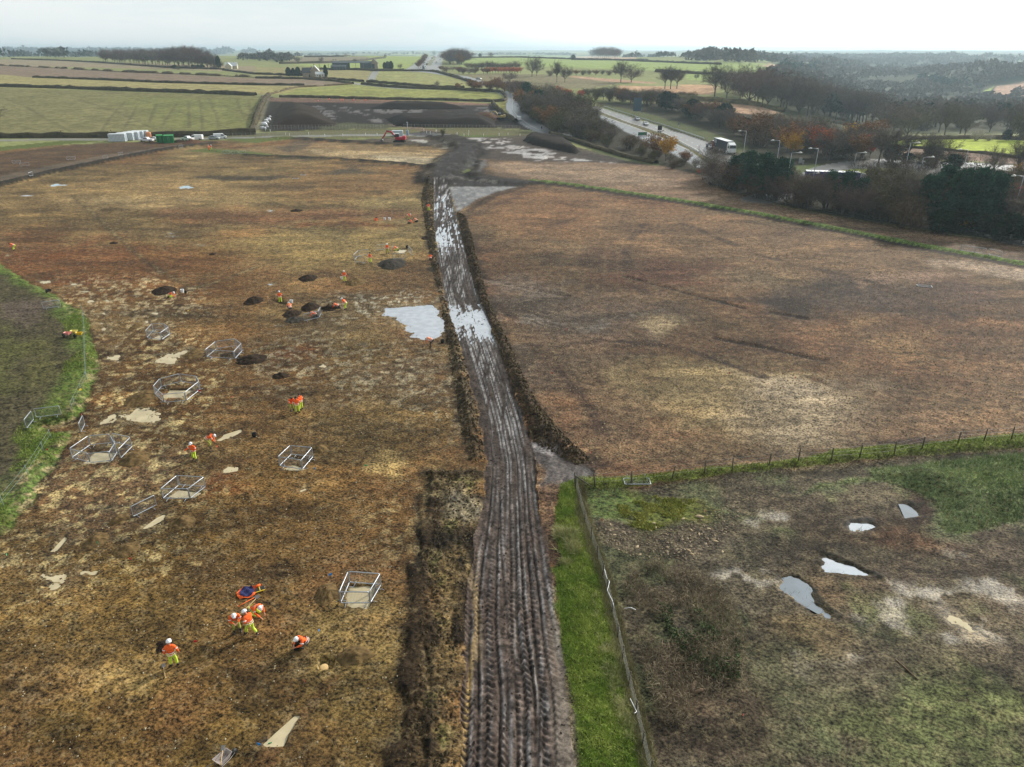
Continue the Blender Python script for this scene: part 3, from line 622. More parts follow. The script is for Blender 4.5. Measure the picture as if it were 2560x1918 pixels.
# carriageways, median, slip road, roundabout
def road(P, col=(128, 126, 124), **k): paint(P, col, feather=k.pop('feather', .6), warp=0, fl=.15, gr=0, wet=k.pop('wet', .45), reg=ROAD, **k)
CWA = [(1490, 266), (1507, 272), (1605, 303), (1651, 317), (1706, 335), (1764, 355), (1802, 372), (1830, 392), (1870, 425), (1820, 425), (1773, 398), (1735, 372), (1663, 335), (1576, 309), (1504, 281), (1480, 270)]
CWB = [(1500, 287), (1515, 293), (1590, 320), (1663, 348), (1721, 375), (1745, 392), (1790, 425), (1750, 425), (1710, 400), (1675, 383), (1596, 345), (1545, 318), (1500, 297)]
paint([(1500, 281), (1576, 309), (1663, 335), (1735, 372), (1773, 398), (1745, 392), (1721, 375), (1663, 348), (1590, 320), (1515, 293), (1500, 287)], (120, 118, 80), feather=1, warp=.5, reg=GRASS, gr=1)
road(CWA, (140, 134, 128)); road(CWB, (134, 134, 136))
SLIP = [(1250, 229), (1272, 236), (1284, 243), (1287, 252), (1283, 262), (1285, 275), (1298, 290), (1324, 310), (1352, 325), (1378, 334), (1410, 340)]
road(SLIP, (150, 154, 162), line=8.5, wet=.6)
road([(1097, 136), (1085, 144), (1070, 160), (1056, 178)], (150, 148, 140), line=34, feather=3)
paint([(1094, 138), (1082, 148), (1068, 164)], (150, 156, 104), line=7, feather=3, warp=0, reg=GRASS)
road([(1056, 178), (1100, 184), (1150, 192), (1190, 205), (1225, 214)], (150, 152, 154), line=13, feather=2)
road([(940, 178), (932, 190), (926, 204), (905, 212), (880, 208)], (158, 154, 140), line=6, feather=2)
road([(905, 212), (1000, 222), (1120, 224), (1250, 230)], (150, 152, 140), line=5, feather=2)
RC, RW = (2186, 446), (128, 24)
ring = [(RC[0] + 190 * math.cos(t), RC[1] + 44 * math.sin(t)) for t in np.linspace(0, 2 * math.pi, 40, endpoint=False)]
road(ring, (120, 118, 116)); paint([(RC[0] + 132 * math.cos(t), RC[1] + 25 * math.sin(t)) for t in np.linspace(0, 2 * math.pi, 40, endpoint=False)], (158, 182, 70), feather=.8, warp=.2, reg=GRASS, gr=1, fl=.6, wet=.05)
road([(2330, 470), (2400, 520), (2480, 570), (2560, 600)], (140, 138, 136), line=11)
road([(2330, 425), (2420, 410), (2560, 428), (2800, 460)], (150, 146, 142), line=9)
road([(2010, 455), (1960, 480), (1900, 500)], (140, 138, 136), line=9)
road([(2200, 400), (2300, 404), (2420, 412), (2560, 420)], (150, 146, 142), line=6)

# trodden mud with milky water in the footprints, glints painted as pale flecks
for P, a, c in (([(0, 1330), (120, 1160), (210, 1020), (260, 880), (380, 840), (520, 860), (560, 960), (520, 1100), (480, 1260), (420, 1400), (250, 1480), (0, 1500)], .85, (196, 176, 134)), ([(560, 880), (800, 830), (1080, 860), (1140, 1000), (1130, 1080), (980, 1000), (700, 960)], .6, (190, 178, 158)),
                ([(150, 700), (400, 690), (520, 760), (440, 860), (240, 860)], .7, (200, 180, 148)), ([(840, 740), (1060, 730), (1080, 760), (960, 770), (940, 800), (880, 800)], .8, (206, 198, 186)), ([(880, 1340), (1040, 1200), (1060, 1400), (900, 1440)], .5, (190, 170, 128))):
    paint(P, c, feather=8, warp=4, a=a, wet=.45, patch=(.62, .55, .62))
    paint(P, (64, 50, 36), feather=8, warp=4, a=a * .8, patch=(.5, .60, .68))
# --- trench and pond hollows, wet patches (water sheets are laid further down)
POOLS = []     # (polygon px, water level, material, cut depth, label)
def pool(poly, kind, depth, level, label, feather=.3, warp=.25, rim=True):
    if rim: paint(poly, (88, 70, 48), feather=1.6, warp=1.0, ws=1.2, a=.7, wet=.5)
    paint(poly, (150, 130, 96), feather=feather, warp=warp, ws=.8, a=.7, wet=.5)
    shallow = depth < .3
    P_ = wpoly(poly); pad = 3 if shallow else 1.2
    j = np.nonzero((X > P_[:, 0].min() - pad - 1) & (X < P_[:, 0].max() + pad + 1) & (Y > P_[:, 1].min() - pad - 1) & (Y < P_[:, 1].max() + pad + 1))[0]
    sd = sdf(X[j], Y[j], P_); PM[j] = np.maximum(PM[j], ss(-pad, -.2, sd))
    if shallow:
        sz = min(1.6 if depth < .2 else .5, .35 * math.sqrt(abs(np.ptp(P_[:, 0]) * np.ptp(P_[:, 1])))); sd = sd + sz * .9 * (fbm(X[j] / (sz * 2.2), Y[j] / (sz * 1.6), 3, 35) - .5) * 2
        DZ[j] -= depth * ss(-sz * .8, sz * .8, sd); DZ[j] += .05 * (fbm(X[j] / .34, Y[j] / .3, 3, 36) - .5) * 2 * ss(-2, 0, sd)
    else: paint(poly, None, feather=feather, warp=warp, ws=.8, dz=-depth)
    POOLS.append((poly, level, kind, label))
def E(u, v, ru, rv, rot=0, n=14, j=.2):
    c, s = math.cos(rot), math.sin(rot); o = []
    for q in range(n):
        t = 2 * math.pi * q / n; r = 1 + j * math.sin(3 * t + u * .7) + j * .6 * math.sin(5 * t + v)
        a, b = ru * r * math.cos(t), rv * r * math.sin(t); o.append((u + a * c - b * s, v + a * s + b * c))
    return o
pool([(869, 1500), (873, 1462), (936, 1466), (930, 1492), (915, 1516), (869, 1512)], 'cream', .55, -.22, 'flooded square trench fenced in near the foreground')
pool([(206, 1156), (236, 1127), (296, 1130), (272, 1152)], 'cream', .55, -.22, 'flooded trench inside the barrier ring by the green bank')
pool([(405, 992), (424, 974), (478, 975), (458, 992)], 'cream', .5, -.2, 'flooded trench inside the octagon of barriers')
pool([(428, 1240), (446, 1226), (470, 1228), (500, 1232), (482, 1246)], 'cream', .35, -.12, 'flooded hollow inside the square of barriers')
pool([(382, 846), (396, 838), (408, 839), (402, 849)], 'cream', .4, -.15, 'small flooded trench in the smallest barrier ring')
pool([(712, 1172), (728, 1160), (766, 1172), (752, 1174)], 'cream', .4, -.15, 'flooded trench in the middle barrier square')
pool([(355, 1321), (405, 1284), (420, 1284), (408, 1297), (364, 1322)], 'cream', .4, -.12, 'long flooded slot beside the single barrier')
pool([(128, 1375), (160, 1342), (168, 1345), (140, 1377)], 'cream', .35, -.1, 'narrow flooded slot on the left')
pool([(51, 1368), (64, 1352), (68, 1355), (56, 1369)], 'cream', .3, -.1, 'short flooded slot near the left edge')
pool([(0, 1415), (14, 1400), (18, 1403), (6, 1420)], 'cream', .3, -.1, 'flooded slot cut by the left edge')
pool([(542, 1100), (560, 1086), (600, 1073), (602, 1078), (575, 1092), (552, 1101)], 'cream', .35, -.1, 'bent flooded slot beside the digging worker')
pool([(662, 1856), (690, 1830), (735, 1790), (745, 1792), (722, 1830), (708, 1858), (684, 1860)], 'cream', .45, -.15, 'flooded slot at the bottom of the picture')
pool(E(340, 1040, 60, 24), 'cream', .14, -.03, 'shallow milky puddle below the octagon barriers')
pool(E(265, 1050, 22, 7, -.5), 'cream', .12, -.03, 'small milky streak near the green bank')
pool(E(455, 882, 36, 12, -.2), 'cream', .12, -.03, 'pale puddle left of the worker trenches'); pool(E(420, 900, 30, 10), 'cream', .12, -.03, 'pale puddle behind the octagon barriers')
pool(E(285, 895, 18, 9), 'cream', .12, -.03, 'round pale puddle by the green bank'); pool(E(288, 868, 14, 5, -.7), 'cream', .12, -.03, 'thin pale puddle by the green bank')
pool(E(130, 1445, 34, 18), 'cream', .12, -.03, 'milky puddle at the lower left'); pool(E(218, 1430, 22, 6), 'cream', .12, -.03, 'flat milky puddle at the lower left')
pool(E(575, 1172, 20, 8, -.2), 'cream', .12, -.03, 'small puddle below the two diggers')
pool(E(760, 1220, 12, 5, -.7), 'cream', .12, -.03, 'small tilted puddle mid field')
for (u, v, a, b) in ((365, 803, 10, 4), (318, 780, 10, 4), (262, 783, 8, 2.5), (385, 783, 12, 3), (460, 781, 10, 2), (225, 752, 7, 4), (270, 751, 14, 2.5), (212, 728, 11, 2), (270, 704, 7, 2), (112, 704, 16, 5), (253, 807, 6, 3), (262, 822, 7, 4),
                     (808, 914, 8, 5), (20, 638, 8, 2), (190, 710, 14, 2.5)):
    pool(E(u, v, a, b), 'cream', .12, -.02, 'little pale puddle in the left field')
pool([(960, 768), (1012, 765), (1085, 758), (1096, 775), (1100, 810), (1108, 838), (1062, 845), (1040, 840), (1012, 815), (990, 800), (956, 785)], 'silver', .17, -.02, 'big silvery puddle beside the haul track', feather=3, warp=2.2)
pool(E(145, 462, 22, 3.6), 'blue', .13, -.02, 'blue puddle at the far left'); pool(E(466, 467, 20, 4.4), 'blue', .13, -.02, 'blue puddle in the upper field'); pool(E(70, 488, 18, 2), 'silver', .12, -.02, 'thin puddle at the far left')
pool(E(425, 582, 12, 3), 'silver', .12, -.02, 'pale puddle in the upper left field'); pool(E(430, 591, 16, 2.6), 'silver', .12, -.02, 'pale strip puddle in the upper left field'); pool(E(500, 612, 14, 3), 'cream', .1, -.02, 'pale puddle in the left field')
pool(E(676, 526, 9, 3), 'silver', .14, -.03, 'puddle beside a small spoil heap'); pool(E(680, 710, 10, 3), 'silver', .12, -.02, 'small puddle in the left field')
pool(E(700, 812, 14, 2.4), 'silver', .1, -.02, 'thin puddle in front of the barrier'); pool(E(1002, 627, 14, 4), 'cream', .3, -.08, 'water in the trench behind the barriers')
pool([(2250, 1260), (2270, 1258), (2287, 1268), (2295, 1286), (2264, 1291)], 'slate', .24, -.10, 'slate blue pool below the green bank')
pool([(2118, 1316), (2129, 1307), (2171, 1305), (2184, 1315), (2158, 1325), (2129, 1324)], 'silver', .22, -.10, 'white reflecting pool in the rough ground')
pool([(2056, 1396), (2062, 1387), (2107, 1406), (2139, 1416), (2150, 1426), (2190, 1440), (2129, 1432), (2068, 1426)], 'silver', .24, -.10, 'long white pool with dark banks')
pool([(1940, 1467), (1962, 1445), (1998, 1443), (2027, 1471), (2043, 1506), (2091, 1544), (2068, 1541), (2010, 1509)], 'slate', .26, -.10, 'largest wedge shaped pool in the rough ground')
pool([(2340, 1530), (2370, 1525), (2400, 1530), (2440, 1555), (2465, 1590), (2430, 1590), (2390, 1570)], 'cream', .12, -.03, 'pale muddy sheet of water at the right', feather=.8, warp=.8)
# dark undercut banks on the north east side of the pools
for P in ([(1998, 1441), (2030, 1468), (2048, 1504), (2095, 1540)], [(2062, 1385), (2110, 1400), (2150, 1418), (2200, 1442)], [(2120, 1312), (2135, 1303), (2175, 1302)], [(2272, 1256), (2292, 1266), (2330, 1250)]):
    paint(P, (48, 44, 32), line=.45, feather=.35, warp=.35, ws=.9, a=.9, dz=.1)
paint([(546, 888), (590, 885), (594, 894), (552, 897)], (150, 122, 82), feather=.5, warp=.3, dz=-.5); paint([(555, 886), (590, 884)], (40, 30, 22), line=.5, feather=.3, warp=.2)
# drier trench at the bottom with a square section left standing
paint([(798, 1640), (838, 1642), (832, 1675), (800, 1690), (786, 1672)], (172, 148, 102), feather=.6, warp=.3, a=.8)
paint([(799, 1641), (838, 1642), (830, 1672), (798, 1672)], None, feather=.2, warp=0, dz=-.4)
paint([(660, 1870), (705, 1862), (690, 1918), (620, 1960), (600, 1930)], (112, 84, 60), feather=.6, warp=.3, a=.8)
paint([(745, 1785), (760, 1792), (830, 1720), (850, 1690), (820, 1700)], (110, 82, 58), feather=.6, warp=.3, a=.7)
paint([(720, 760), (700, 750), (672, 742), (676, 748), (705, 760)], (50, 40, 30), feather=.6, warp=.2, a=.8, dz=-.4)
# water standing on the haul track
i = np.nonzero((REG == TRACK))[0]
for (v0, v1, amt) in ((505, 540, .05), (540, 640, .07), (735, 870, .17)):
    c = (v0 + v1) / 2; DZ[i] -= amt * np.clip(1 - ((V_[i] - c) / ((v1 - v0) / 2)) ** 2, 0, 1)

# --- relief of the bare ground
earthy = (REG == GROUND) | (REG == GRASS) | (REG == FLOOR)
amp = ss(260, 60, D) * (1 - PM)
DZ += np.where(earthy, .10 * (fbm(X / .9, Y / .9, 3, 81) - .5) * amp + .25 * (n_mid - .5) * ss(400, 100, D) * (1 - PM), 0)
rough = np.where(REG == GRASS, GR, 0) * amp
DZ += rough * (.22 * (fbm(X / .55, Y / .55, 3, 82) - .5))
Zf = Z + DZ
C[REG == FIELD] *= np.array([1.64, 1.46, 1.5]); g_ = REG == GRASS; C[g_] *= np.array([1.18, 1.08, 1.1])  # fields brightened in their base colour to look sunlit
RS_ = U_ > np.interp(V_, [0, 400] + [p[1] for p in TR], [1170, 1150] + [p[0] for p in TR])
e_ = (REG == GROUND) & ~RS_ & (Y < 300); C[e_] *= np.array([1.18, 1.15, .90]); e_ = e_ & (Y > 90); C[e_] *= np.array([1.06, 1.08, 1.12])
e_ = (REG == GROUND) & RS_ & (Y < 330); C[e_] *= np.array([.97, .89, .86])
e_ = (REG == GROUND) & (X > 0) & (Y < 62) & (sdf(X, Y, wpoly(RG)) > 0); C[e_] *= np.array([1.14, 1.30, 1.32])
q_ = ss(.52, .66, fbm(X / 8, Y / 3.2, 5, 88)) * (REG == GROUND) * ss(400, 250, D); C += (C * .55 - C) * (q_ * .75)[:, None]
q_ = ss(.54, .68, fbm(X / 9 + 7, Y / 3.4, 5, 89)) * (REG == GROUND) * ss(400, 250, D); C += (C * np.array([1.55, 1.5, 1.4]) - C) * (q_ * .75)[:, None]
g_ = REG == GROUND; l_ = C[g_].mean(1)[:, None]; C[g_] += (l_ * np.array([1.08, 1.0, .92]) - C[g_]) * np.where(RS_[g_], .10, .03)[:, None]; C[g_] *= (.62 + .76 * fbm(X[g_] / 2.4 + Y[g_] / 9, Y[g_] / .95, 4, 93))[:, None]
C = np.clip(C, .004, .95)

# clods and tufts, metre scale albedo mottling where the mesh can carry it
nz = fbm(X / .30, Y / .22, 4, 83, .7)
mk = np.where(REG == GROUND, ss(330, 120, D), 0) * .52
C *= (1 + mk * (nz - .5) * 1.5)[:, None]
nz2 = fbm(X / .5 + 30, Y / .4, 2, 84); tq = (ss(.60, .70, nz2) * np.where((REG == GROUND), ss(330, 120, D), 0) * .18)[:, None]
C += (lin((184, 166, 128)) - C) * tq * (C.mean(1) > .05)[:, None]

ALB = .53    # photo tone -> base colour
def land_mat(name, fs, bump, rough, spec, grass=False):
    m = bpy.data.materials.new(name); m.use_nodes = True; nt = m.node_tree; p = nt.nodes['Principled BSDF']
    at = N(nt, 'ShaderNodeAttribute', attribute_name='col'); pr = N(nt, 'ShaderNodeAttribute', attribute_name='prm')
    sp_ = N(nt, 'ShaderNodeSeparateColor'); nt.links.new(pr.outputs['Color'], sp_.inputs[0])
    g = N(nt, 'ShaderNodeNewGeometry')
    mpn = N(nt, 'ShaderNodeMapping'); mpn.inputs['Scale'].default_value = (1, 1.15, 1); mpn.inputs['Rotation'].default_value = (0, 0, .5); nt.links.new(g.outputs['Position'], mpn.inputs[0])
    n1 = N(nt, 'ShaderNodeTexNoise'); setin(n1, Scale=fs, Detail=8.0, Roughness=.68); nt.links.new(mpn.outputs[0], n1.inputs['Vector'])
    n2 = N(nt, 'ShaderNodeTexNoise'); setin(n2, Scale=fs * .22, Detail=5.0, Roughness=.6, Distortion=.6); nt.links.new(mpn.outputs[0], n2.inputs['Vector'])
    f1 = maprange(nt, n1.outputs[0], .36, .64, .60, 1.44); f2 = maprange(nt, n2.outputs[0], .35, .65, .78, 1.22)
    f = math_(nt, 'MULTIPLY', f1, f2)
    one = math_(nt, 'ADD', math_(nt, 'MULTIPLY', math_(nt, 'SUBTRACT', f, 1.0), sp_.outputs[1]), ALB)
    v = N(nt, 'ShaderNodeVectorMath', operation='SCALE'); nt.links.new(at.outputs['Color'], v.inputs[0]); nt.links.new(one, v.inputs['Scale'])
    col = v.outputs[0]
    if grass:
        n3 = N(nt, 'ShaderNodeTexNoise'); setin(n3, Scale=2.3, Detail=4.0); nt.links.new(g.outputs['Position'], n3.inputs['Vector'])
        k = math_(nt, 'MULTIPLY', maprange(nt, n3.outputs[0], .48, .66, 0, .5), sp_.outputs[2])
        col = mixc(nt, k, col, (.17, .15, .06))
    nt.links.new(col, p.inputs['Base Color'])
    r = math_(nt, 'SUBTRACT', rough, math_(nt, 'MULTIPLY', sp_.outputs[0], rough * .78)); nt.links.new(r, p.inputs['Roughness'])
    s = math_(nt, 'ADD', math_(nt, 'MULTIPLY', sp_.outputs[0], .5), spec); nt.links.new(s, p.inputs['Specular IOR Level'])
    bn = N(nt, 'ShaderNodeBump'); setin(bn, Strength=bump, Distance=.12); nt.links.new(n1.outputs[0], bn.inputs['Height']); nt.links.new(bn.outputs[0], p.inputs['Normal'])
    return m
LM = {GROUND: land_mat('bare_earth', 5.2, .65, .95, .08), TRACK: land_mat('churned_mud', 3.2, .6, .85, .12), GRASS: land_mat('rough_grass', 3.4, .8, .95, .08, True),
      FIELD: land_mat('pasture', .35, .1, .95, .05, True), ROAD: land_mat('wet_asphalt', 1.0, .05, .6, .4), FLOOR: land_mat('leaf_litter', 1.1, .5, .95, .05)}
names = {GROUND: 'ground', TRACK: 'mud_track', GRASS: 'grass', FIELD: 'fields', ROAD: 'road', FLOOR: 'woodland_floor'}
labs = {GROUND: 'brown stripped earth of the dig', TRACK: 'rutted dark wet haul track running up the middle', GRASS: 'green grass verges, baulks and banks', FIELD: 'pasture and arable fields reaching to the horizon', ROAD: 'grey wet roads, dual carriageway and roundabout', FLOOR: 'dull leaf litter under the woods'}
vi = np.arange(NV).reshape(NY, NX)
quads = np.stack([vi[:-1, :-1].ravel(), vi[:-1, 1:].ravel(), vi[1:, 1:].ravel(), vi[1:, :-1].ravel()], 1)
qr = REG[quads[:, 0]]
for r in range(6):
    q = quads[qr == r]
    if len(q) == 0: continue
    us, inv = np.unique(q.ravel(), return_inverse=True)
    me = bpy.data.meshes.new(names[r]); n = len(us); k = len(q)
    me.vertices.add(n); co = np.stack([X[us], Y[us], Zf[us]], 1).astype(np.float32); me.vertices.foreach_set('co', co.ravel())
    me.loops.add(k * 4); me.loops.foreach_set('vertex_index', inv.astype(np.int32))
    me.polygons.add(k); me.polygons.foreach_set('loop_start', np.arange(0, k * 4, 4, dtype=np.int32)); me.polygons.foreach_set('loop_total', np.full(k, 4, np.int32))
    me.polygons.foreach_set('use_smooth', np.ones(k, bool)); me.update(calc_edges=True)
    at = me.attributes.new('col', 'FLOAT_COLOR', 'POINT'); at.data.foreach_set('color', np.concatenate([C[us], np.ones((n, 1))], 1).astype(np.float32).ravel())
    at = me.attributes.new('prm', 'FLOAT_COLOR', 'POINT'); at.data.foreach_set('color', np.stack([WET[us], FL[us], GR[us], np.ones(n)], 1).astype(np.float32).ravel())
    tag(mesh_obj(names[r], me, LM[r]), labs[r], kind='structure')

# height lookup on the finished surface
def gz(x, y):
    r = np.searchsorted(YY, y) - 1; r = int(np.clip(r, 0, NY - 2))
    a = x / (y * _cp + H * _sp); c = int(np.clip(np.searchsorted(AA, a) - 1, 0, NX - 2))
    return float(Zf[vi[r, c]] + Zf[vi[r + 1, c + 1]] + Zf[vi[r, c + 1]] + Zf[vi[r + 1, c]]) / 4
def S(u, v, dz=0):
    """point standing on the finished ground"""
    p = G(u, v); p.z = gz(p.x, p.y) + dz; return p

# ------------------------------------------------------------------ water
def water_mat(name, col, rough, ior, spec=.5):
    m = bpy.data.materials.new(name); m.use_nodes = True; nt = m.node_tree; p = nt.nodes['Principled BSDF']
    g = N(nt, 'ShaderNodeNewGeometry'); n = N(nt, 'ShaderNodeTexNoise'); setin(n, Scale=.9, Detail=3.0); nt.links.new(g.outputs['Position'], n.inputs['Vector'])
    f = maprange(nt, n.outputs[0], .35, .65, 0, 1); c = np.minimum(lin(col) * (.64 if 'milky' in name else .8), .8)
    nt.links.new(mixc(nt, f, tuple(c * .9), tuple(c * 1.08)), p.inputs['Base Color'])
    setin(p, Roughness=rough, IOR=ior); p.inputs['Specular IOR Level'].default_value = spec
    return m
WM = {'cream': water_mat('milky_water', (236, 220, 180), .08, 1.33), 'silver': water_mat('sky_tint_silver_water', (186, 194, 204), .03, 1.9, .8), 'blue': water_mat('sky_tint_blue_water', (150, 182, 200), .04, 1.7, .7), 'slate': water_mat('sky_tint_slate_water', (120, 130, 140), .03, 1.7, .7)}  # silver, blue and slate base colours paint in sky reflection; cream is silt
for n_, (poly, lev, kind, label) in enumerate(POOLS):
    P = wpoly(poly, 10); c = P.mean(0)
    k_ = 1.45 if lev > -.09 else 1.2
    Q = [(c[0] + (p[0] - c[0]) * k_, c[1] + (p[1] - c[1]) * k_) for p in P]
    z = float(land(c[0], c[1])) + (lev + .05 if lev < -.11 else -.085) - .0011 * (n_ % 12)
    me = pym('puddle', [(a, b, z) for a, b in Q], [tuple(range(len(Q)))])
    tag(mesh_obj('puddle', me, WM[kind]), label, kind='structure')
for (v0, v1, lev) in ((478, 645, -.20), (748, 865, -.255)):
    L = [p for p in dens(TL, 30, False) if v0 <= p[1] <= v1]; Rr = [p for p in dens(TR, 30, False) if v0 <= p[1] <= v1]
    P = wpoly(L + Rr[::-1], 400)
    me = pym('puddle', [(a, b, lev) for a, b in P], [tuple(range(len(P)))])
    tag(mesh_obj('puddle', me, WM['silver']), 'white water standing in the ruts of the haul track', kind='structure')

# ------------------------------------------------------------------ trees, shrubs, hedges
def foliage_mat(name, c1, c2, var=.25, rough=.85, trans=0):
    m = bpy.data.materials.new(name); m.use_nodes = True; nt = m.node_tree; p = nt.nodes['Principled BSDF']
    g = N(nt, 'ShaderNodeNewGeometry'); oi = N(nt, 'ShaderNodeObjectInfo'); n = N(nt, 'ShaderNodeTexNoise'); setin(n, Scale=.45, Detail=3.0); nt.links.new(g.outputs['Position'], n.inputs['Vector'])
    a = math_(nt, 'ADD', math_(nt, 'MULTIPLY', g.outputs['Random Per Island'], .5), math_(nt, 'MULTIPLY', maprange(nt, n.outputs[0], .35, .65, 0, 1), .5))
    k_ = 1.05 if name.split('_')[0] in ('golden', 'red', 'rust', 'seed') else .95 if 'needles' in name else .74; c = mixc(nt, a, tuple(lin(c1) * k_), tuple(lin(c2) * k_))
    v = N(nt, 'ShaderNodeVectorMath', operation='SCALE'); nt.links.new(c, v.inputs[0])
    nt.links.new(maprange(nt, oi.outputs['Random'], 0, 1, 1 - var, 1 + var, False), v.inputs['Scale'])
    nt.links.new(v.outputs[0], p.inputs['Base Color']); setin(p, Roughness=rough); p.inputs['Specular IOR Level'].default_value = .1
    return m
BARK = mat('bark', (92, 84, 74), .9, var=.3, scale=3, spec=.1)
FM = {'bare': foliage_mat('bare_twigs', (96, 88, 80), (140, 128, 114)), 'purple': foliage_mat('purple_brown_twigs', (94, 80, 78), (136, 112, 102)),
      'olive': foliage_mat('olive_scrub', (78, 76, 52), (128, 118, 78)), 'brown': foliage_mat('brown_scrub', (84, 72, 58), (128, 106, 80)),
      'rust': foliage_mat('rust_leaves', (150, 76, 40), (196, 112, 64)), 'gold': foliage_mat('golden_leaves', (168, 124, 34), (214, 168, 56)),
      'russet': foliage_mat('russet_leaves', (120, 84, 54), (160, 116, 70)), 'red': foliage_mat('red_leaves', (160, 58, 32), (214, 90, 50)),
      'pine': foliage_mat('pine_needles', (28, 56, 44), (58, 92, 72), .2), 'dark': foliage_mat('dark_evergreen', (26, 44, 30), (52, 72, 46), .2),
      'green': foliage_mat('green_leaves', (60, 84, 36), (104, 128, 56)), 'silver': foliage_mat('seed_heads', (150, 140, 128), (196, 188, 178), .15)}
NR = np.random.RandomState(5)
def shards(cent, size, aspect, spread_dir=None, up=.3, quad=False):
    """numpy: one small leaf or twig triangle per centre"""
    n = len(cent); d = NR.normal(size=(n, 3))
    if spread_dir is not None: d = d * .55 + spread_dir
    d[:, 2] += up; d /= np.linalg.norm(d, axis=1)[:, None] + 1e-9
    s = np.cross(d, NR.normal(size=(n, 3))); s /= np.linalg.norm(s, axis=1)[:, None] + 1e-9
    L = (size * (.6 + .8 * NR.rand(n)))[:, None]; Wd = L * aspect
    if quad: V = np.stack([cent - s * Wd / 2, cent + d * L / 2 - s * Wd * .1, cent + d * L, cent + d * L / 2 + s * Wd], 1); k = 4
    else: V = np.stack([cent - s * Wd / 2, cent + s * Wd / 2, cent + d * L], 1); k = 3
    return V.reshape(-1, 3), k
def np_mesh(name, parts, mats):
    """parts: list of (verts Nx3, verts per face)"""
    me = bpy.data.meshes.new(name); nv = sum(len(v) for v, k in parts); nf = sum(len(v) // k for v, k in parts)
    me.vertices.add(nv); me.vertices.foreach_set('co', np.concatenate([v for v, k in parts]).astype(np.float32).ravel())
    me.loops.add(nv); me.loops.foreach_set('vertex_index', np.arange(nv, dtype=np.int32))
    ls, lt, o = [], [], 0
    for v, k in parts:
        m = len(v) // k; ls.append(o + np.arange(m) * k); lt.append(np.full(m, k)); o += m * k
    me.polygons.add(nf); me.polygons.foreach_set('loop_start', np.concatenate(ls).astype(np.int32)); me.polygons.foreach_set('loop_total', np.concatenate(lt).astype(np.int32))
    me.update(calc_edges=True); me.materials.append(mats); return me
def grow(rs, h, spread, fork=.3, lean=0, levels=3, n0=6, upright=.5):
    """branch skeleton: list of (p0, p1, r0, r1, level)"""
    segs = []
    def br(p, d, L, r, lv):
        n = 3; q = p
        for i in range(n):
            d2 = (d + Vector((rs.gauss(0, .12), rs.gauss(0, .12), rs.gauss(.05, .06)))).normalized(); q2 = q + d2 * L / n
            ra, rb = r * (1 - .25 * i), r * (1 - .25 * (i + 1)); segs.append((q, q2, ra, rb, lv))
            if lv < levels and (i > 0 or lv > 0):
                for k in range(2):
                    a = rs.uniform(0, 6.28); o = d2.orthogonal().normalized(); o = Matrix.Rotation(a, 3, d2) @ o
                    nd = (d2 * upright + o * (1 - upright) * 1.1 + Vector((0, 0, .18))).normalized(); br(q2, nd, L * rs.uniform(.5, .72), rb * .62, lv + 1)
            q = q2; d = d2
    r0 = h * .018
    top = Vector((lean * h * .2, 0, h * fork)); segs.append((Vector((0, 0, -.3)), top * .5, r0 * 1.25, r0, 0)); segs.append((top * .5, top, r0, r0 * .85, 0))
    for k in range(n0):
        a = 6.283 * k / n0 + rs.uniform(-.4, .4); d = Vector((math.cos(a) * spread, math.sin(a) * spread, 1)).normalized()
        br(top * rs.uniform(.75, 1), d, h * (1 - fork) * rs.uniform(.5, .68), r0 * .55, 1)
    segs.append((top, Vector((top.x * 1.2, 0, h * .8)), r0 * .8, r0 * .25, 1))
    return segs
PROTO = {}
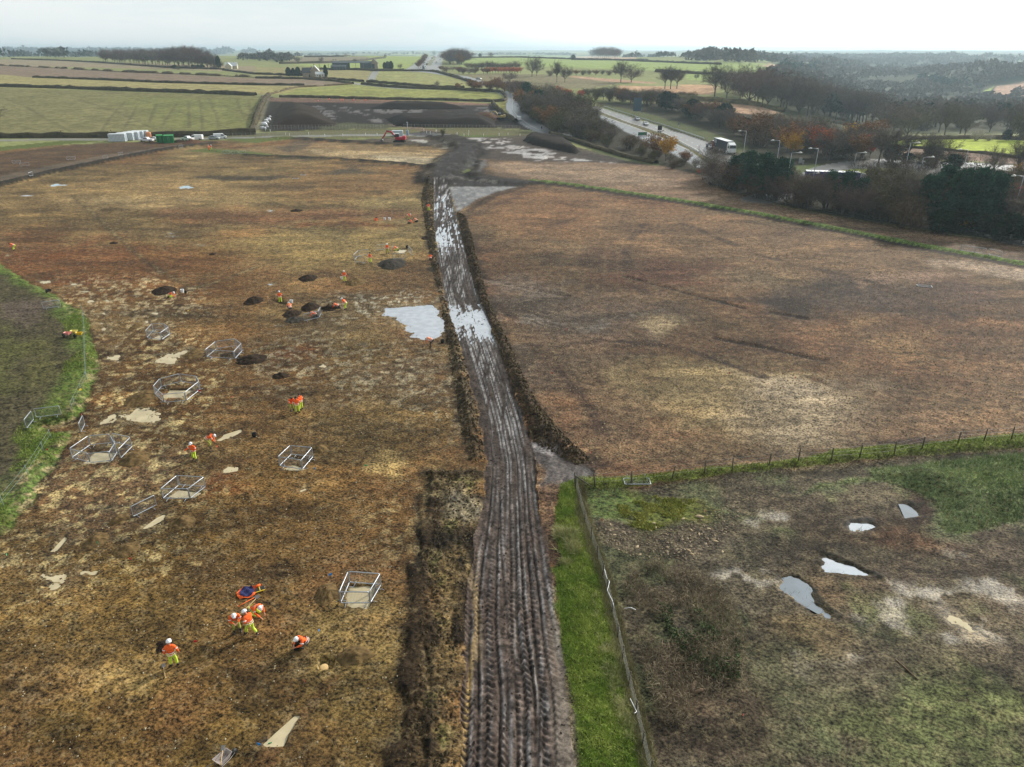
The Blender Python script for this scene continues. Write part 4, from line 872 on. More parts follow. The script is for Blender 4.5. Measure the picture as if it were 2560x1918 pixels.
def proto(kind, seed):
    key = (kind, seed)
    if key in PROTO: return PROTO[key]
    rs = random.Random(seed * 31 + len(kind)); h = 10.0; tr = MB(); parts = []
    if kind in ('bare', 'purple', 'tall'):
        segs = grow(rs, h, {'tall': .4, 'purple': .8}.get(kind, .66), {'tall': .3, 'purple': .13}.get(kind, .2), levels=3, n0=8, upright=.5)
        for a, b, r0, r1, lv in segs:
            if lv <= 2: tr.tube([a, b], [r0, r1], 4 if lv else 6, cap=False)
        tips = [(a, b) for a, b, r0, r1, lv in segs if lv >= 2]
        A = np.array([a for a, b in tips]); B = np.array([b for a, b in tips]); nn = 7500 if kind == 'purple' else 5600; idx = NR.randint(0, len(tips), nn); t = NR.rand(nn, 1)
        c = A[idx] * (1 - t) + B[idx] * t + NR.normal(size=(nn, 3)) * (.2 if kind == 'purple' else .12); dr = (B[idx] - A[idx]); dr /= np.linalg.norm(dr, axis=1)[:, None] + 1e-9
        parts.append(shards(c, .85, .045, dr, .15)); m = FM['purple' if kind == 'purple' else 'bare']
    elif kind in ('rust', 'gold', 'russet', 'red', 'green'):
        segs = grow(rs, h, .5, .2, levels=3, n0=6, upright=.6)
        for a, b, r0, r1, lv in segs:
            if lv <= 1: tr.tube([a, b], [r0, r1], 5, cap=False)
        tips = [(a, b) for a, b, r0, r1, lv in segs if lv >= 2]; B = np.array([b for a, b in tips]); idx = NR.randint(0, len(tips), 2600)
        parts.append(shards(B[idx] + NR.normal(size=(2600, 3)) * .38, .42, .8, None, -.1, True)); m = FM[kind]
    elif kind in ('olive', 'brown', 'silver'):
        n = 14; P = []; Dd = []
        for k in range(n):
            a = rs.uniform(0, 6.28); s = rs.uniform(.1, .75); L = h * rs.uniform(.7, 1.0) * (1 - .35 * s); p = Vector((rs.gauss(0, .7), rs.gauss(0, .7), 0)); q = p + Vector((math.cos(a) * s, math.sin(a) * s, 1)).normalized() * L
            tr.tube([p, (p + q) / 2 + Vector((rs.gauss(0, .2), rs.gauss(0, .2), 0)), q], [.14, .08, .03], 4, cap=False)
            for j in range(5):
                c = p + (q - p) * rs.uniform(.3, 1); P.append(c + Vector((rs.gauss(0, .9), rs.gauss(0, .9), rs.gauss(0, .6)))); Dd.append((q - p).normalized())
        P = np.array(P); idx = NR.randint(0, len(P), 3000); c = P[idx] + NR.normal(size=(3000, 3)) * np.array([.85, .85, .8]); c[:, 2] = np.maximum(c[:, 2], .2)
        parts.append(shards(c[:1900], 1.0, .06, np.array([[0, 0, 1.0]]), .3)); parts.append(shards(c[1900:], .38, .8, None, 0, True))
        m = FM[kind]
    elif kind == 'pine':
        tr.tube([(0, 0, -.3), (.1, 0, h * .5), (0, .1, h * .97)], [.24, .16, .04], 6)
        C_ = []
        for k in range(44):
            z = h * (.2 + .78 * (k / 44)); a = k * 2.4 + rs.uniform(-.4, .4); L = (1 - (z / h)) ** .6 * 3.4 * rs.uniform(.55, 1.05) + .35
            e = Vector((math.cos(a) * L, math.sin(a) * L, z + L * .22)); tr.tube([(0, 0, z), e], [.06, .02], 3, cap=False)
            for t in (.45, .7, .9, 1.0): C_.append(Vector((0, 0, z)).lerp(e, t) + Vector((rs.gauss(0, .25), rs.gauss(0, .25), .1)))
        P = np.array(C_); idx = NR.randint(0, len(P), 3600); c = P[idx] + NR.normal(size=(3600, 3)) * np.array([.38, .38, .2])
        parts.append(shards(c, .42, .5, None, .5, True)); m = FM['pine']
    elif kind == 'cypress':
        tr.tube([(0, 0, -.3), (0, 0, h * .9)], [.25, .05], 6); n = 2600; z = NR.rand(n) ** .8 * h; r = 1.45 * np.sin(np.clip(z / h, 0, 1) * 2.75 + .35) ** .8 * (.55 + .45 * NR.rand(n)); a = NR.rand(n) * 6.283
        parts.append(shards(np.stack([r * np.cos(a), r * np.sin(a), z], 1), .55, .55, np.array([[0, 0, 1.0]]), .4, True)); m = FM['dark']
    elif kind == 'dark':
        tr.tube([(0, 0, -.3), (0, 0, h * .6)], [.28, .1], 6); n = 2800; a = NR.rand(n) * 6.283; u = NR.rand(n); z = h * (.12 + .86 * u); r = 4.2 * np.sqrt(np.clip(1 - (2 * u - .85) ** 2 / 1.4, .05, 1)) * (.6 + .4 * NR.rand(n)) * (.8 + .25 * np.sin(a * 3 + seed) + .15 * np.sin(z * 2))
        parts.append(shards(np.stack([r * np.cos(a), r * np.sin(a), z], 1), .6, .7, None, .1, True)); m = FM['dark']
    top_ = np.percentile(np.concatenate([v[:, 2] for v, k in parts]), 99.5); k_ = h / top_; tr.v = [(x, y, z * k_ if z > 0 else z) for x, y, z in tr.v]; parts = [(v * np.array([1, 1, k_]), k) for v, k in parts]
    tm = tr.me('trunk'); tm.materials.append(BARK)
    PROTO[key] = (tm, np_mesh('crown', parts, m)); return PROTO[key]
NT = [0]
def plant(x, y, h, kind, label, cat='tree', group=None, wid=1.0, z=None, name=None, lean=None):
    seed = NT[0] % 3; NT[0] += 1
    if cat == 'tree' and (kind in ('olive', 'brown', 'silver') or (group and h < 8.6 and kind != 'pine')):
        cat = 'shrub'; label = label.replace(' tree', ' bush', 1)  # low grouped trees are filed as shrubs alongside the true scrub
    tm, cm = proto(kind, seed)
    s = h / 10.0; zz = (gz(x, y) if z is None else z)
    shrub = cat == 'shrub'
    o = empty(name or ('shrub' if shrub else {'pine': 'pine_tree', 'cypress': 'cypress_tree'}.get(kind, 'tree')), (x, y, zz), rng.uniform(0, 6.28), label, cat, group)
    o.scale = (s * wid, s * wid, s)
    if lean: o.rotation_euler = (0, lean, 0)
    a = mesh_obj('stems' if shrub else 'trunk', tm, None, o); b = mesh_obj('foliage' if shrub else 'crown', cm, None, o)
    return o
def T(u, vb, vt, kind, label, wid=1.0, cat='tree', group=None, lean=None):
    """tree with its foot at (u, vb) and its top at row vt"""
    p = S(u, vb); h = max(1.2, (vb - vt) / (ppm(p) * (_cp + (959 - (vb + vt) / 2) / F * _sp)))
    return plant(p.x, p.y, h, kind, label, cat, group, wid, lean=lean)
def inpoly(x, y, P): return sdf(np.array([x]), np.array([y]), P)[0] > 0
def scatter(poly, n, kinds, hr, label, group, cat='tree', wid=(1.15, 1.6), gap=3.0, avoid=()):
    P = wpoly(poly, 60); lo, hi = P.min(0), P.max(0); got = []; tries = 0; out = []
    while len(got) < n and tries < n * 60:
        tries += 1
        x, y = rng.uniform(lo[0], hi[0]), rng.uniform(lo[1], hi[1])
        if not inpoly(x, y, P): continue
        if any((x - a) ** 2 + (y - b) ** 2 < gap * gap for a, b in got): continue
        got.append((x, y)); k = rng.choice(kinds)
        lb = label[k] if isinstance(label, dict) else label
        out.append(plant(x, y, rng.uniform(*hr) * (1.0 if k not in ('olive', 'brown') else .85), k, lb, cat, group, rng.uniform(*wid)))
    return out
KD = {'bare': 'bare grey-brown tree', 'purple': 'bare purplish brown tree', 'tall': 'tall slender bare tree', 'olive': 'dull olive green leafy scrub tree', 'brown': 'twiggy brown scrub tree', 'rust': 'orange rust leaved tree',
      'gold': 'golden yellow leaved tree', 'russet': 'russet brown leaved tree', 'red': 'bright red-orange leaved tree', 'pine': 'dark blue-green pine', 'dark': 'dark dense evergreen', 'green': 'green leaved tree', 'tall2': ''}
def kd(where, *ks): return {k: KD[k] + ' ' + where for k in KD}
# wood between the slip road and the dual carriageway
W1 = 'in the wood beside the slip road'
scatter([(1470, 310), (1505, 318), (1560, 342), (1600, 362), (1612, 380), (1547, 378), (1460, 352)], 17, ['olive', 'brown', 'brown', 'bare', 'dark'], (5, 6.5), kd('at the thin end of the roadside wood'), 'bushes at the thin end of the wood by the carriageway', gap=3.5)
scatter([(1302, 250), (1390, 250), (1440, 272), (1485, 302), (1480, 356), (1374, 330), (1330, 306), (1302, 275)], 54,
        ['olive', 'brown', 'brown', 'bare', 'russet', 'pine', 'olive', 'bare'], (8.5, 12), kd(W1), 'trees in the wood between slip road and dual carriageway', gap=5)
scatter([(1600, 376), (1680, 398), (1750, 425), (1740, 436), (1640, 412), (1590, 396)], 9, ['brown', 'olive', 'bare'], (3, 4.2), kd('on the near verge of the dual carriageway'), 'trees on the near carriageway verge', gap=4)
T(1640, 398, 334, 'russet', 'reddish brown tree by the near carriageway beside the golden one', 1.1); T(1664, 402, 340, 'gold', 'golden orange leaved tree on the near carriageway verge', 1.0); T(1712, 412, 376, 'russet', 'low russet bush tree at the end of the near verge', 1.4)
T(1775, 425, 360, 'bare', 'bare tree in front of the crane lorry on the verge', 1.1)
scatter([(1232, 222), (1300, 226), (1310, 245), (1270, 236)], 12, ['purple', 'russet', 'bare'], (5, 8), kd('by the bend of the slip road'), 'trees by the bend of the slip road', gap=5)
scatter([(1165, 221), (1250, 222), (1262, 232), (1170, 228)], 9, ['olive', 'russet'], (4, 7), kd('at the end of the far hedge by the bend'), 'bushes at the end of the far hedge', gap=6, wid=(1.3, 1.8))
# belt on the far side of the carriageway
scatter([(1484, 252), (1600, 262), (1700, 284), (1790, 318), (1850, 344), (1870, 340), (1830, 312), (1740, 285), (1620, 258), (1500, 248)], 36, ['brown', 'olive', 'russet', 'purple', 'bare', 'dark'], (6, 9), kd('beyond the dual carriageway'), 'trees in the belt beyond the dual carriageway', gap=5)
scatter([(1860, 342), (1950, 330), (2060, 340), (2170, 360), (2190, 405), (2100, 412), (2030, 404), (1950, 392), (1880, 368)], 42, ['brown', 'olive', 'bare', 'bare', 'russet', 'brown'], (7, 11), kd('in the thicket behind the street lamps'), 'trees in the thicket behind the lamps', gap=4.5)
T(1975, 395, 331, 'gold', 'yellow leaved tree standing among the bare thicket'); T(2040, 395, 318, 'rust', 'rusty orange tree in the middle of the thicket behind the lamps', 1.2); T(2174, 395, 338, 'red', 'small red topped tree at the right end of the thicket', .8)
T(1920, 330, 304, 'rust', 'orange topped tree at the back of the thicket', 1.3); T(2118, 372, 312, 'gold', 'small yellowish tree at the back of the thicket', .9)
T(2185, 350, 300, 'russet', 'large round pinkish brown tree at the left end of the bright field', 1.5); T(2248, 352, 318, 'bare', 'rounded pale bare tree in front of the bright field')
# tall wood beyond
scatter([(1775, 248), (1840, 252), (1910, 272), (2000, 292), (2100, 306), (2180, 318), (2180, 296), (2060, 276), (1940, 250), (1820, 228)], 56, ['tall', 'bare', 'purple', 'tall'], (14, 20), kd('in the high wood beyond the carriageway'), 'tall trees in the wood beyond the carriageway', gap=6.5, wid=(.9, 1.25))
T(1872, 262, 172, 'purple', 'broad domed bare tree rising over the high wood', 1.5)
scatter([(2200, 352), (2560, 352), (2700, 350), (2600, 318), (2300, 305), (2190, 312)], 30, ['tall', 'bare', 'purple', 'olive'], (11, 16), kd('in the valley wood behind the bright green field'), 'trees in the valley wood behind the bright field', gap=8, wid=(1, 1.4))
T(2440, 352, 326, 'silver', 'pale rounded bush at the back edge of the bright field', 1.6); T(2470, 352, 332, 'silver', 'smaller pale bush at the back edge of the bright field', 1.6); T(2515, 352, 325, 'dark', 'dark round tree at the back edge of the bright field', 1.2)
# by the roundabout
for (u, vb, vt, k, l) in ((2196, 408, 316, 'tall', 'bare tree left of the bright field, first of the row'), (2222, 408, 322, 'tall', 'bare tree left of the bright field, second of the row'), (2266, 404, 328, 'tall', 'thin bare tree in front of the bright field'),
                          (2318, 412, 332, 'tall', 'forked bare tree in front of the bright green field'), (2352, 412, 340, 'bare', 'bare spreading tree before the right half of the bright field'), (2385, 424, 372, 'brown', 'bushy bare tree near the car park'),
                          (2480, 440, 365, 'bare', 'bare tree below the bright field near the right edge'), (2540, 440, 350, 'tall', 'tall bare tree at the right edge below the bright field'), (2545, 470, 410, 'gold', 'yellow tree at the right edge'),
                          (2257, 402, 386, 'gold', 'small yellow shrub by the upper lane')):
    T(u, vb, vt, k, l, 1.1)
scatter([(2200, 402), (2300, 400), (2420, 420), (2420, 440), (2330, 424), (2210, 410)], 11, ['brown', 'dark', 'bare'], (3.5, 5.5), kd('along the upper lane by the roundabout'), 'bushes along the upper lane', gap=4, wid=(1.3, 1.7))
scatter([(2430, 470), (2560, 470), (2700, 500), (2700, 620), (2560, 590), (2470, 560)], 26, ['bare', 'brown', 'olive', 'bare'], (6, 10), kd('in the thicket at the right edge'), 'trees in the thicket at the right edge', gap=4)
T(2524, 545, 460, 'red', 'bright orange-red tree at the right edge', .8)
# belt along the dig fence
for i, (u, vb, vt) in enumerate(((1830, 470, 392), (1868, 486, 380), (1905, 496, 385), (1940, 500, 396), (1850, 450, 384), (1960, 478, 398))):
    T(u, vb, vt, 'pine', ['dark pine at the left end of the pine clump', 'tall pine rising from the clump by the fence bend', 'broad pine in the middle of the left clump', 'pine at the right side of the left clump', 'pine at the back of the left clump', 'back pine at the right of the left clump'][i], 1.05)
for i, (u, vb, vt) in enumerate(((2068, 520, 428), (2105, 534, 430), (2145, 532, 446))):
    T(u, vb, vt, 'pine', ['dark pine in front of the white roofed lorry, left one', 'dark pine in front of the white roofed lorry, middle one', 'dark pine just right of the white roofed lorry'][i], 1.0)
scatter([(2000, 470), (2060, 470), (2160, 500), (2180, 520), (2100, 528), (2000, 508)], 7, ['bare', 'brown', 'bare'], (4.5, 6), kd('in front of the white roofed lorry'), 'bushes in front of the white roofed lorry', gap=4)
scatter([(2340, 500), (2400, 470), (2460, 480), (2460, 540), (2360, 545)], 9, ['bare', 'brown', 'olive'], (6.5, 8.5), kd('behind the big pines'), 'bushes behind the big pines', gap=5)
for i, (u, vb, vt) in enumerate(((2300, 566, 452), (2340, 568, 430), (2385, 570, 438), (2425, 572, 436), (2462, 566, 444), (2478, 560, 452))):
    T(u, vb, vt - 12, 'pine', ['pine at the left end of the group of big pines', 'tallest of the big pines by the road', 'third of the big pines with bare stem', 'pine with see-through crown in the right group', 'leaning pine in the right group', 'outermost right pine of the big group'][i], .92)
scatter([(1760, 446), (1800, 466), (1950, 512), (2150, 550), (2290, 574), (2280, 560), (2150, 530), (1950, 495), (1810, 452)], 50, ['brown', 'bare', 'olive', 'brown', 'purple'], (5, 8.4), kd('in the belt along the dig fence'), 'trees in the belt along the dig fence', gap=3)
scatter([(2290, 574), (2400, 588), (2560, 612), (2700, 640), (2700, 620), (2560, 590), (2420, 568), (2300, 566)], 20, ['brown', 'olive', 'dark'], (3, 5.5), kd('at the foot of the big pines by the fence'), 'bushes at the foot of the big pines', gap=3, cat='shrub')
scatter([(2180, 545), (2270, 560), (2262, 520), (2180, 500)], 22, ['bare', 'olive', 'bare'], (7, 11), kd('between the two pine groups'), 'trees between the two pine groups', gap=3)
T(2180, 520, 440, 'bare', 'bare spreading tree against the roundabout grass'); T(2245, 556, 470, 'olive', 'yellowish leafy tree between the two pine groups'); T(2412, 584, 550, 'gold', 'low yellow bush under the big pines', 1.4); T(1826, 468, 418, 'gold', 'small yellow tree at the left end of the fence belt', 1.0)
T(1778, 462, 424, 'silver', 'silvery seed covered climber bush at the fence corner', 1.5); T(1800, 466, 412, 'silver', 'second silvery seed covered bush beside the pines', 1.2); T(1752, 440, 422, 'red', 'small orange bush at the fence corner', 1.3)
# clumps on the horizon, left
LC = kd('in the clump on the left skyline')
for i in range(56):
    u = 256 + 300 * (i / 56) ** .95 + rng.uniform(-5, 5); vb = np.interp(u, [256, 560], [157, 174]) - rng.uniform(0, 5); vt = np.interp(u, [256, 300, 420, 470, 520, 558], [122, 120, 121, 111, 126, 152]) + rng.uniform(0, 5)
    T(u, vb, min(vt, vb - 12), 'purple' if i % 3 else 'tall', LC['purple' if i % 3 else 'tall'], 1.05, group='trees in the long skyline clump')
for i in range(9):
    T(480 + rng.uniform(-45, 70), 172 + rng.uniform(-2, 2), 162, 'dark' if i % 2 else 'olive', KD['dark' if i % 2 else 'olive'] + ' under the long left clump', 2.0, 'shrub', 'bushes under the long left clump')
T(548, 172, 140, 'dark', 'dark narrow evergreen at the right end of the long clump', .6)
for i in range(12):
    a = rng.uniform(-1, 1); T(1142 + 24 * a, 158 + rng.uniform(-4, 4), 120 + 14 * a * a, 'purple', 'purplish tree in the big domed clump by the far road', 1.5, group='trees in the domed clump by the far road')
T(1150, 165, 134, 'russet', 'orange-brown tree on the near side of the domed clump', 1.2)
for i in range(14):
    a = -1 + 2 * i / 13; T(1514 + 34 * a, 145 + rng.uniform(-1, 1), 117 + 7 * abs(a) ** 3, 'purple', 'bare tree in the small rounded clump on the skyline', 1.0, group='trees in the rounded skyline clump')
for (u, vb, vt, k, w, l) in ((722, 190, 168, 'cypress', 2.4, 'leftmost dark conifer beside the stone cottage'), (734, 190, 170, 'cypress', 2.2, 'second dark conifer beside the stone cottage'), (746, 191, 168, 'cypress', 2.4, 'third dark conifer beside the stone cottage'), (758, 190, 172, 'cypress', 1.6, 'dark conifer nearest the stone cottage'),
                             (815, 194, 163, 'cypress', 1.3, 'lone tall dark conifer right of the stone cottage'), (962, 174, 156, 'cypress', 2, 'left conifer right of the farm'), (970, 174, 154, 'dark', 1, 'round conifer right of the farm'), (978, 174, 153, 'cypress', 2.2, 'right conifer right of the farm'),
                             (1000, 174, 160, 'bare', 1.2, 'pale bare tree in the hedge right of the farm'), (1092, 222, 202, 'bare', 1.0, 'bare tree standing over the lane hedge'), (1145, 224, 207, 'russet', 1.3, 'second bare tree over the lane hedge'), (745, 160, 140, 'bare', 1.3, 'bare tree in the grey field behind the cottage'), (803, 158, 142, 'bare', 1.1, 'bare tree over the far hedge'), (888, 156, 147, 'olive', 2, 'round bush on the far hedge'),
                             (1330, 192, 140, 'bare', 1.0, 'left of two big bare trees in the park'), (1342, 190, 148, 'bare', 1.0, 'right of two big bare trees in the park'), (1392, 206, 152, 'tall', .8, 'slim bare tree of the middle pair'), (1412, 206, 164, 'bare', 1.0, 'broad bare tree of the middle pair'),
                             (1552, 206, 152, 'tall', 1.1, 'tall bare tree beside the dense round one'), (1578, 206, 160, 'purple', 1.5, 'dense round brown tree in the park'), (1662, 222, 168, 'tall', 1.2, 'left tree of the clump of five in the tan field'), (1676, 223, 166, 'tall', 1.2, 'middle tree of the clump in the tan field'), (1692, 222, 170, 'tall', 1.3, 'right tree of the clump in the tan field'),
                             (1803, 222, 172, 'bare', 1.2, 'bare tree at the edge of the high wood'), (1740, 200, 184, 'bare', 1.2, 'small round tree in the far green field'), (1762, 186, 172, 'olive', 1.2, 'small dark tree in the far green field'), (1433, 150, 137, 'dark', 1.4, 'dark tree on the far field edge'), (1780, 212, 188, 'purple', 1.6, 'rounded grey tree near the high wood'),
                             (1274, 204, 180, 'purple', 1.6, 'dark round thicket tree near the slip road'), (1228, 145, 130, 'bare', 1.3, 'wide bare tree on the skyline'), (1200, 143, 134, 'dark', 1.4, 'small dark tree on the skyline'), (1033, 136, 128, 'dark', 1.0, 'small dark tree alone on the skyline field'), (1085, 137, 126, 'olive', 1.4, 'round tree at the top of the far road'),
                             (-14, 322, 250, 'bare', 1.0, 'bare tree cut by the left edge'), (2, 142, 130, 'purple', 1.6, 'skyline tree at the left edge'), (1107, 346, 326, 'olive', .8, 'lone shrub in the strip with the white posts')):
    T(u, vb, vt, k, l, w)
for i in range(11):
    T(1066 - 24 * (i / 11) + rng.uniform(-3, 3), 146 + 26 * (i / 11), 134 + 24 * (i / 11), 'purple' if i % 2 else 'russet', KD['purple' if i % 2 else 'russet'] + ' in the row left of the far road', 1.4, group='trees in the row left of the far road')
for i in range(14):
    u = 1090 + rng.uniform(0, 150); T(u, 178 + (u - 1090) * .06 + rng.uniform(-3, 4), 164 + (u - 1090) * .05, 'purple' if i % 3 else 'russet', KD['purple' if i % 3 else 'russet'] + ' beside the far bend of the dual carriageway', 1.5, group='trees beside the far carriageway bend')
for i in range(13):
    u = 1218 + 90 * i / 13; T(u, 184 + rng.uniform(-1, 1), 168, 'rust', 'orange leaved tree in the long orange row', 1.1, group='trees in the long orange row')
for i in range(12):
    u = 1172 + 130 * i / 12; T(u, 174, 155 + 3 * math.sin(i), 'purple', 'bare purplish tree behind the long orange row', 1.5, group='bare trees behind the orange row')
for i in range(11):
    u = 1375 + 180 * i / 11; T(u, 188 + rng.uniform(-2, 2), 174, ['brown', 'russet', 'olive'][i % 3], KD[['brown', 'russet', 'olive'][i % 3]] + ' in the long strip wood beyond the park', 1.6, group='trees in the strip wood beyond the park')
for i, (u, vb, vt) in enumerate(((1396, 240, 216), (1414, 242, 222), (1425, 243, 224), (1452, 246, 224))):
    T(u, vb, vt, 'red' if i in (0, 3) else 'rust', ['leftmost bright orange tree behind the wood', 'small orange tree behind the wood', 'second small orange tree behind the wood', 'rightmost bright orange tree behind the wood'][i], 1.2)
for i in range(12):
    u = 1462 + 110 * i / 12; T(u, 238 + rng.uniform(-4, 3), 220, ['brown', 'olive', 'bare'][i % 3], KD[['brown', 'olive', 'bare'][i % 3]] + ' in the scrub beside the tan field', 1.5, group='scrub beside the tan field')
for i in range(11):
    u = 1612 + 130 * i / 11; T(u, 243 + 5 * i / 11, 226 + 3 * i / 11, ['brown', 'olive'][i % 2], KD[['brown', 'olive'][i % 2]] + ' in the hedge row between the tan fields', 1.7, group='hedge row between the tan fields')

# far woods that read as one mass
def woods(name, label, boxes, m, seed, leaf=1.0):
    """boxes: (polygon in photo px, number of crowns, crown height, crown radius)"""
    rr = np.random.RandomState(seed); parts = []
    for poly, n, hh, rad in boxes:
        P = wpoly(poly, 60); lo, hi = P.min(0), P.max(0); c = np.stack([rr.uniform(lo[0], hi[0], n * 6), rr.uniform(lo[1], hi[1], n * 6)], 1)
        c = c[sdf(c[:, 0], c[:, 1], P) > 0][:n]
        if len(c) == 0: continue
        z = land(c[:, 0], c[:, 1]); per = 46
        r = rad * rr.uniform(.7, 1.35, len(c)); h = hh * rr.uniform(.7, 1.2, len(c))
        d = rr.normal(size=(len(c), per, 3)); d /= np.linalg.norm(d, axis=2)[..., None]; d[..., 2] = np.abs(d[..., 2]) * .9 - .15
        d *= rr.uniform(.55, 1.0, (len(c), per, 1))
        q = np.stack([c[:, None, 0] + d[..., 0] * r[:, None], c[:, None, 1] + d[..., 1] * r[:, None], z[:, None] + h[:, None] * (.45 + .55 * d[..., 2])], 2).reshape(-1, 3)
        global NR
        v, k = shards(q, rad * .5 * leaf, .75, None, .1, True); parts.append((v, k))
    o = mesh_obj(name, np_mesh(name, parts, m)); return tag(o, label, 'wood', kind='stuff')
woods('distant_woodland', 'hazy bare woods filling the valley and ridges on the right', [
    ([(1900, 240), (2000, 262), (2200, 296), (2560, 318), (3200, 330), (3200, 250), (2560, 240), (2350, 262), (2150, 246), (1960, 222)], 620, 14, 7),
    ([(1900, 222), (2100, 232), (2350, 258), (2440, 236), (2480, 206), (2560, 200), (3200, 180), (3200, 160), (2560, 165), (2100, 176), (1900, 190)], 700, 14, 9),
    ([(2470, 208), (2520, 200), (2600, 196), (2800, 190), (2800, 180), (2480, 184)], 90, 14, 9),
    ([(2050, 172), (2560, 158), (3200, 150), (3200, 142), (2560, 142), (1900, 146), (1700, 142), (1700, 150)], 700, 14, 16)], foliage_mat('valley_twigs', (84, 76, 66), (128, 110, 90), 0), 1)
woods('distant_conifers', 'dark conifer blocks among the valley woods', [([(2060, 300), (2200, 318), (2520, 326), (2540, 312), (2300, 300), (2100, 286)], 80, 15, 4), ([(1930, 178), (2060, 172), (2060, 180), (1960, 188)], 60, 14, 8), ([(2300, 205), (2420, 216), (2400, 228), (2320, 222)], 60, 14, 6)], foliage_mat('conifer_block', (36, 56, 48), (62, 84, 66), 0), 2)
woods('skyline_trees', 'thin line of small trees along the horizon fields', [
    ([(640, 142), (800, 140), (940, 139), (1060, 137), (1060, 134.5), (800, 136), (640, 137)], 170, 12, 7), ([(600, 150), (640, 154), (720, 156), (735, 145), (640, 142), (600, 146)], 60, 8, 7),
    ([(1180, 139), (1430, 137), (1430, 134.5), (1180, 136)], 80, 10, 6), ([(1366, 139), (1440, 139.5), (1440, 137), (1366, 137)], 60, 10, 6), ([(1560, 144), (1900, 150), (1900, 146), (1560, 140)], 90, 10, 7), ([(1810, 160), (1990, 166), (1985, 152), (1820, 148)], 120, 16, 9), ([(1860, 152), (2010, 160), (2010, 154), (1860, 146)], 50, 14, 7)], foliage_mat('skyline_twigs', (74, 76, 72), (112, 106, 92), 0), 3)
woods('left_horizon_woods', 'blue-grey wooded hills behind the left skyline', [([(-300, 150), (0, 149), (250, 150), (250, 140), (0, 136), (-300, 136)], 230, 16, 12), ([(-300, 136), (250, 136), (640, 136), (640, 132), (-300, 132)], 300, 34, 30)], foliage_mat('left_ridge_twigs', (66, 76, 74), (96, 100, 90), 0), 4)

# hedges and field walls: a lumpy ribbon of small twigs round a dense core
def hedge(pts, h, w, label, m, seed=0, name='hedge', cat='hedge', gapy=0, dens_=1.0):
    P = wpoly(pts, 60, False); L = np.concatenate([[0], np.cumsum(np.hypot(*(P[1:] - P[:-1]).T))]); n = max(4, int(L[-1] / max(1.2, w * .9)))
    if n > 260: n = 260
    t = np.linspace(0, L[-1], n); x = np.interp(t, L, P[:, 0]); y = np.interp(t, L, P[:, 1]); dx = np.gradient(x); dy = np.gradient(y); l = np.hypot(dx, dy) + 1e-9; nx, ny = -dy / l, dx / l
    z = np.array([gz(a, b) for a, b in zip(x, y)]); hh = h * (.65 + .7 * fbm(t / 6 + seed * 9, t * 0, 3, seed)); ww = w * (.7 + .6 * fbm(t / 5, t * 0 + 3, 2, seed + 1)) / 2
    if gapy: hh = hh * np.where(fbm(t / 9, t * 0, 2, seed + 5) < gapy, .25, 1)
    V = []; Fs = []
    for i in range(n):
        for (s, k) in ((-1, 0), (-.95, .55), (-.45, .95), (.3, 1), (.9, .6), (1, 0)): V.append((x[i] + nx[i] * s * ww[i], y[i] + ny[i] * s * ww[i], z[i] + k * hh[i] - (.2 if k == 0 else 0)))
    for i in range(n - 1):
        for k in range(5): Fs.append((i * 6 + k, i * 6 + k + 1, (i + 1) * 6 + k + 1, (i + 1) * 6 + k))
    core = pym(name, V, Fs, True); core.materials.append(m)
    bm = bmesh.new(); bm.from_mesh(core)
    q = int(min(5000, L[-1] * 6 * dens_)); idx = NR.rand(q) * (n - 1); i0 = idx.astype(int); lat = NR.uniform(-1.05, 1.05, q); up = NR.rand(q) ** .6
    c = np.stack([x[i0] + nx[i0] * lat * ww[i0] + dx[i0] * (idx - i0), y[i0] + ny[i0] * lat * ww[i0] + dy[i0] * (idx - i0), z[i0] + hh[i0] * up * np.sqrt(np.clip(1.15 - lat ** 2 * .9, .1, 1))], 1)
    v, k = shards(c, max(h * .32, .3), .35 if h > .5 else .1, None, .5, True); bm.free()
    core2 = np_mesh(name, [(v, k)], m)
    # join core and twigs into one mesh
    nv = len(core.vertices); a = np.zeros(nv * 3); core.vertices.foreach_get('co', a); a = a.reshape(-1, 3)
    quads_ = np.array([list(p.vertices) for p in core.polygons]); parts = [(a[quads_.ravel()], 4), (v, k)] if h > .5 else [(v, k)]
    bpy.data.meshes.remove(core); bpy.data.meshes.remove(core2)
    return tag(mesh_obj(name, np_mesh(name, parts, m)), label, cat)
HD = foliage_mat('hedge_dark', (68, 62, 46), (104, 94, 68), 0); HW = foliage_mat('wall_stone', (70, 64, 52), (120, 110, 88), 0); HS = foliage_mat('dry_hedge', (92, 80, 60), (132, 116, 86), 0)
hedge([(-200, 346), (0, 345), (280, 344), (480, 342), (640, 336)], 2.2, 2.5, 'long dark hedge behind the site cabins below the big field', HD, 1)
hedge([(-200, 214), (0, 217), (150, 221), (300, 227), (460, 232), (640, 239)], 2.0, 2.5, 'dark hedge along the top of the big tramlined field', HD, 2)
hedge([(84, 194), (250, 200), (400, 207), (640, 213), (760, 214)], 1.5, 2, 'thin dark hedge below the brown field', HD, 3)
hedge([(0, 164), (80, 168), (165, 172)], 1.6, 3, 'gappy hedge at the left below the skyline field', HS, 4, gapy=.4); hedge([(180, 173), (300, 180), (480, 187), (640, 194), (760, 196), (850, 203)], 1.8, 2.5, 'patchy grey hedge running right from the long clump', HS, 5, gapy=.4)
hedge([(30, 148), (150, 152), (250, 157), (420, 170), (560, 174)], 1.6, 3, 'dark hedge under the long clump of trees', HD, 6); hedge([(560, 176), (640, 186), (700, 188), (760, 190)], 1.6, 3, 'hedge running toward the stone cottage', HD, 7)
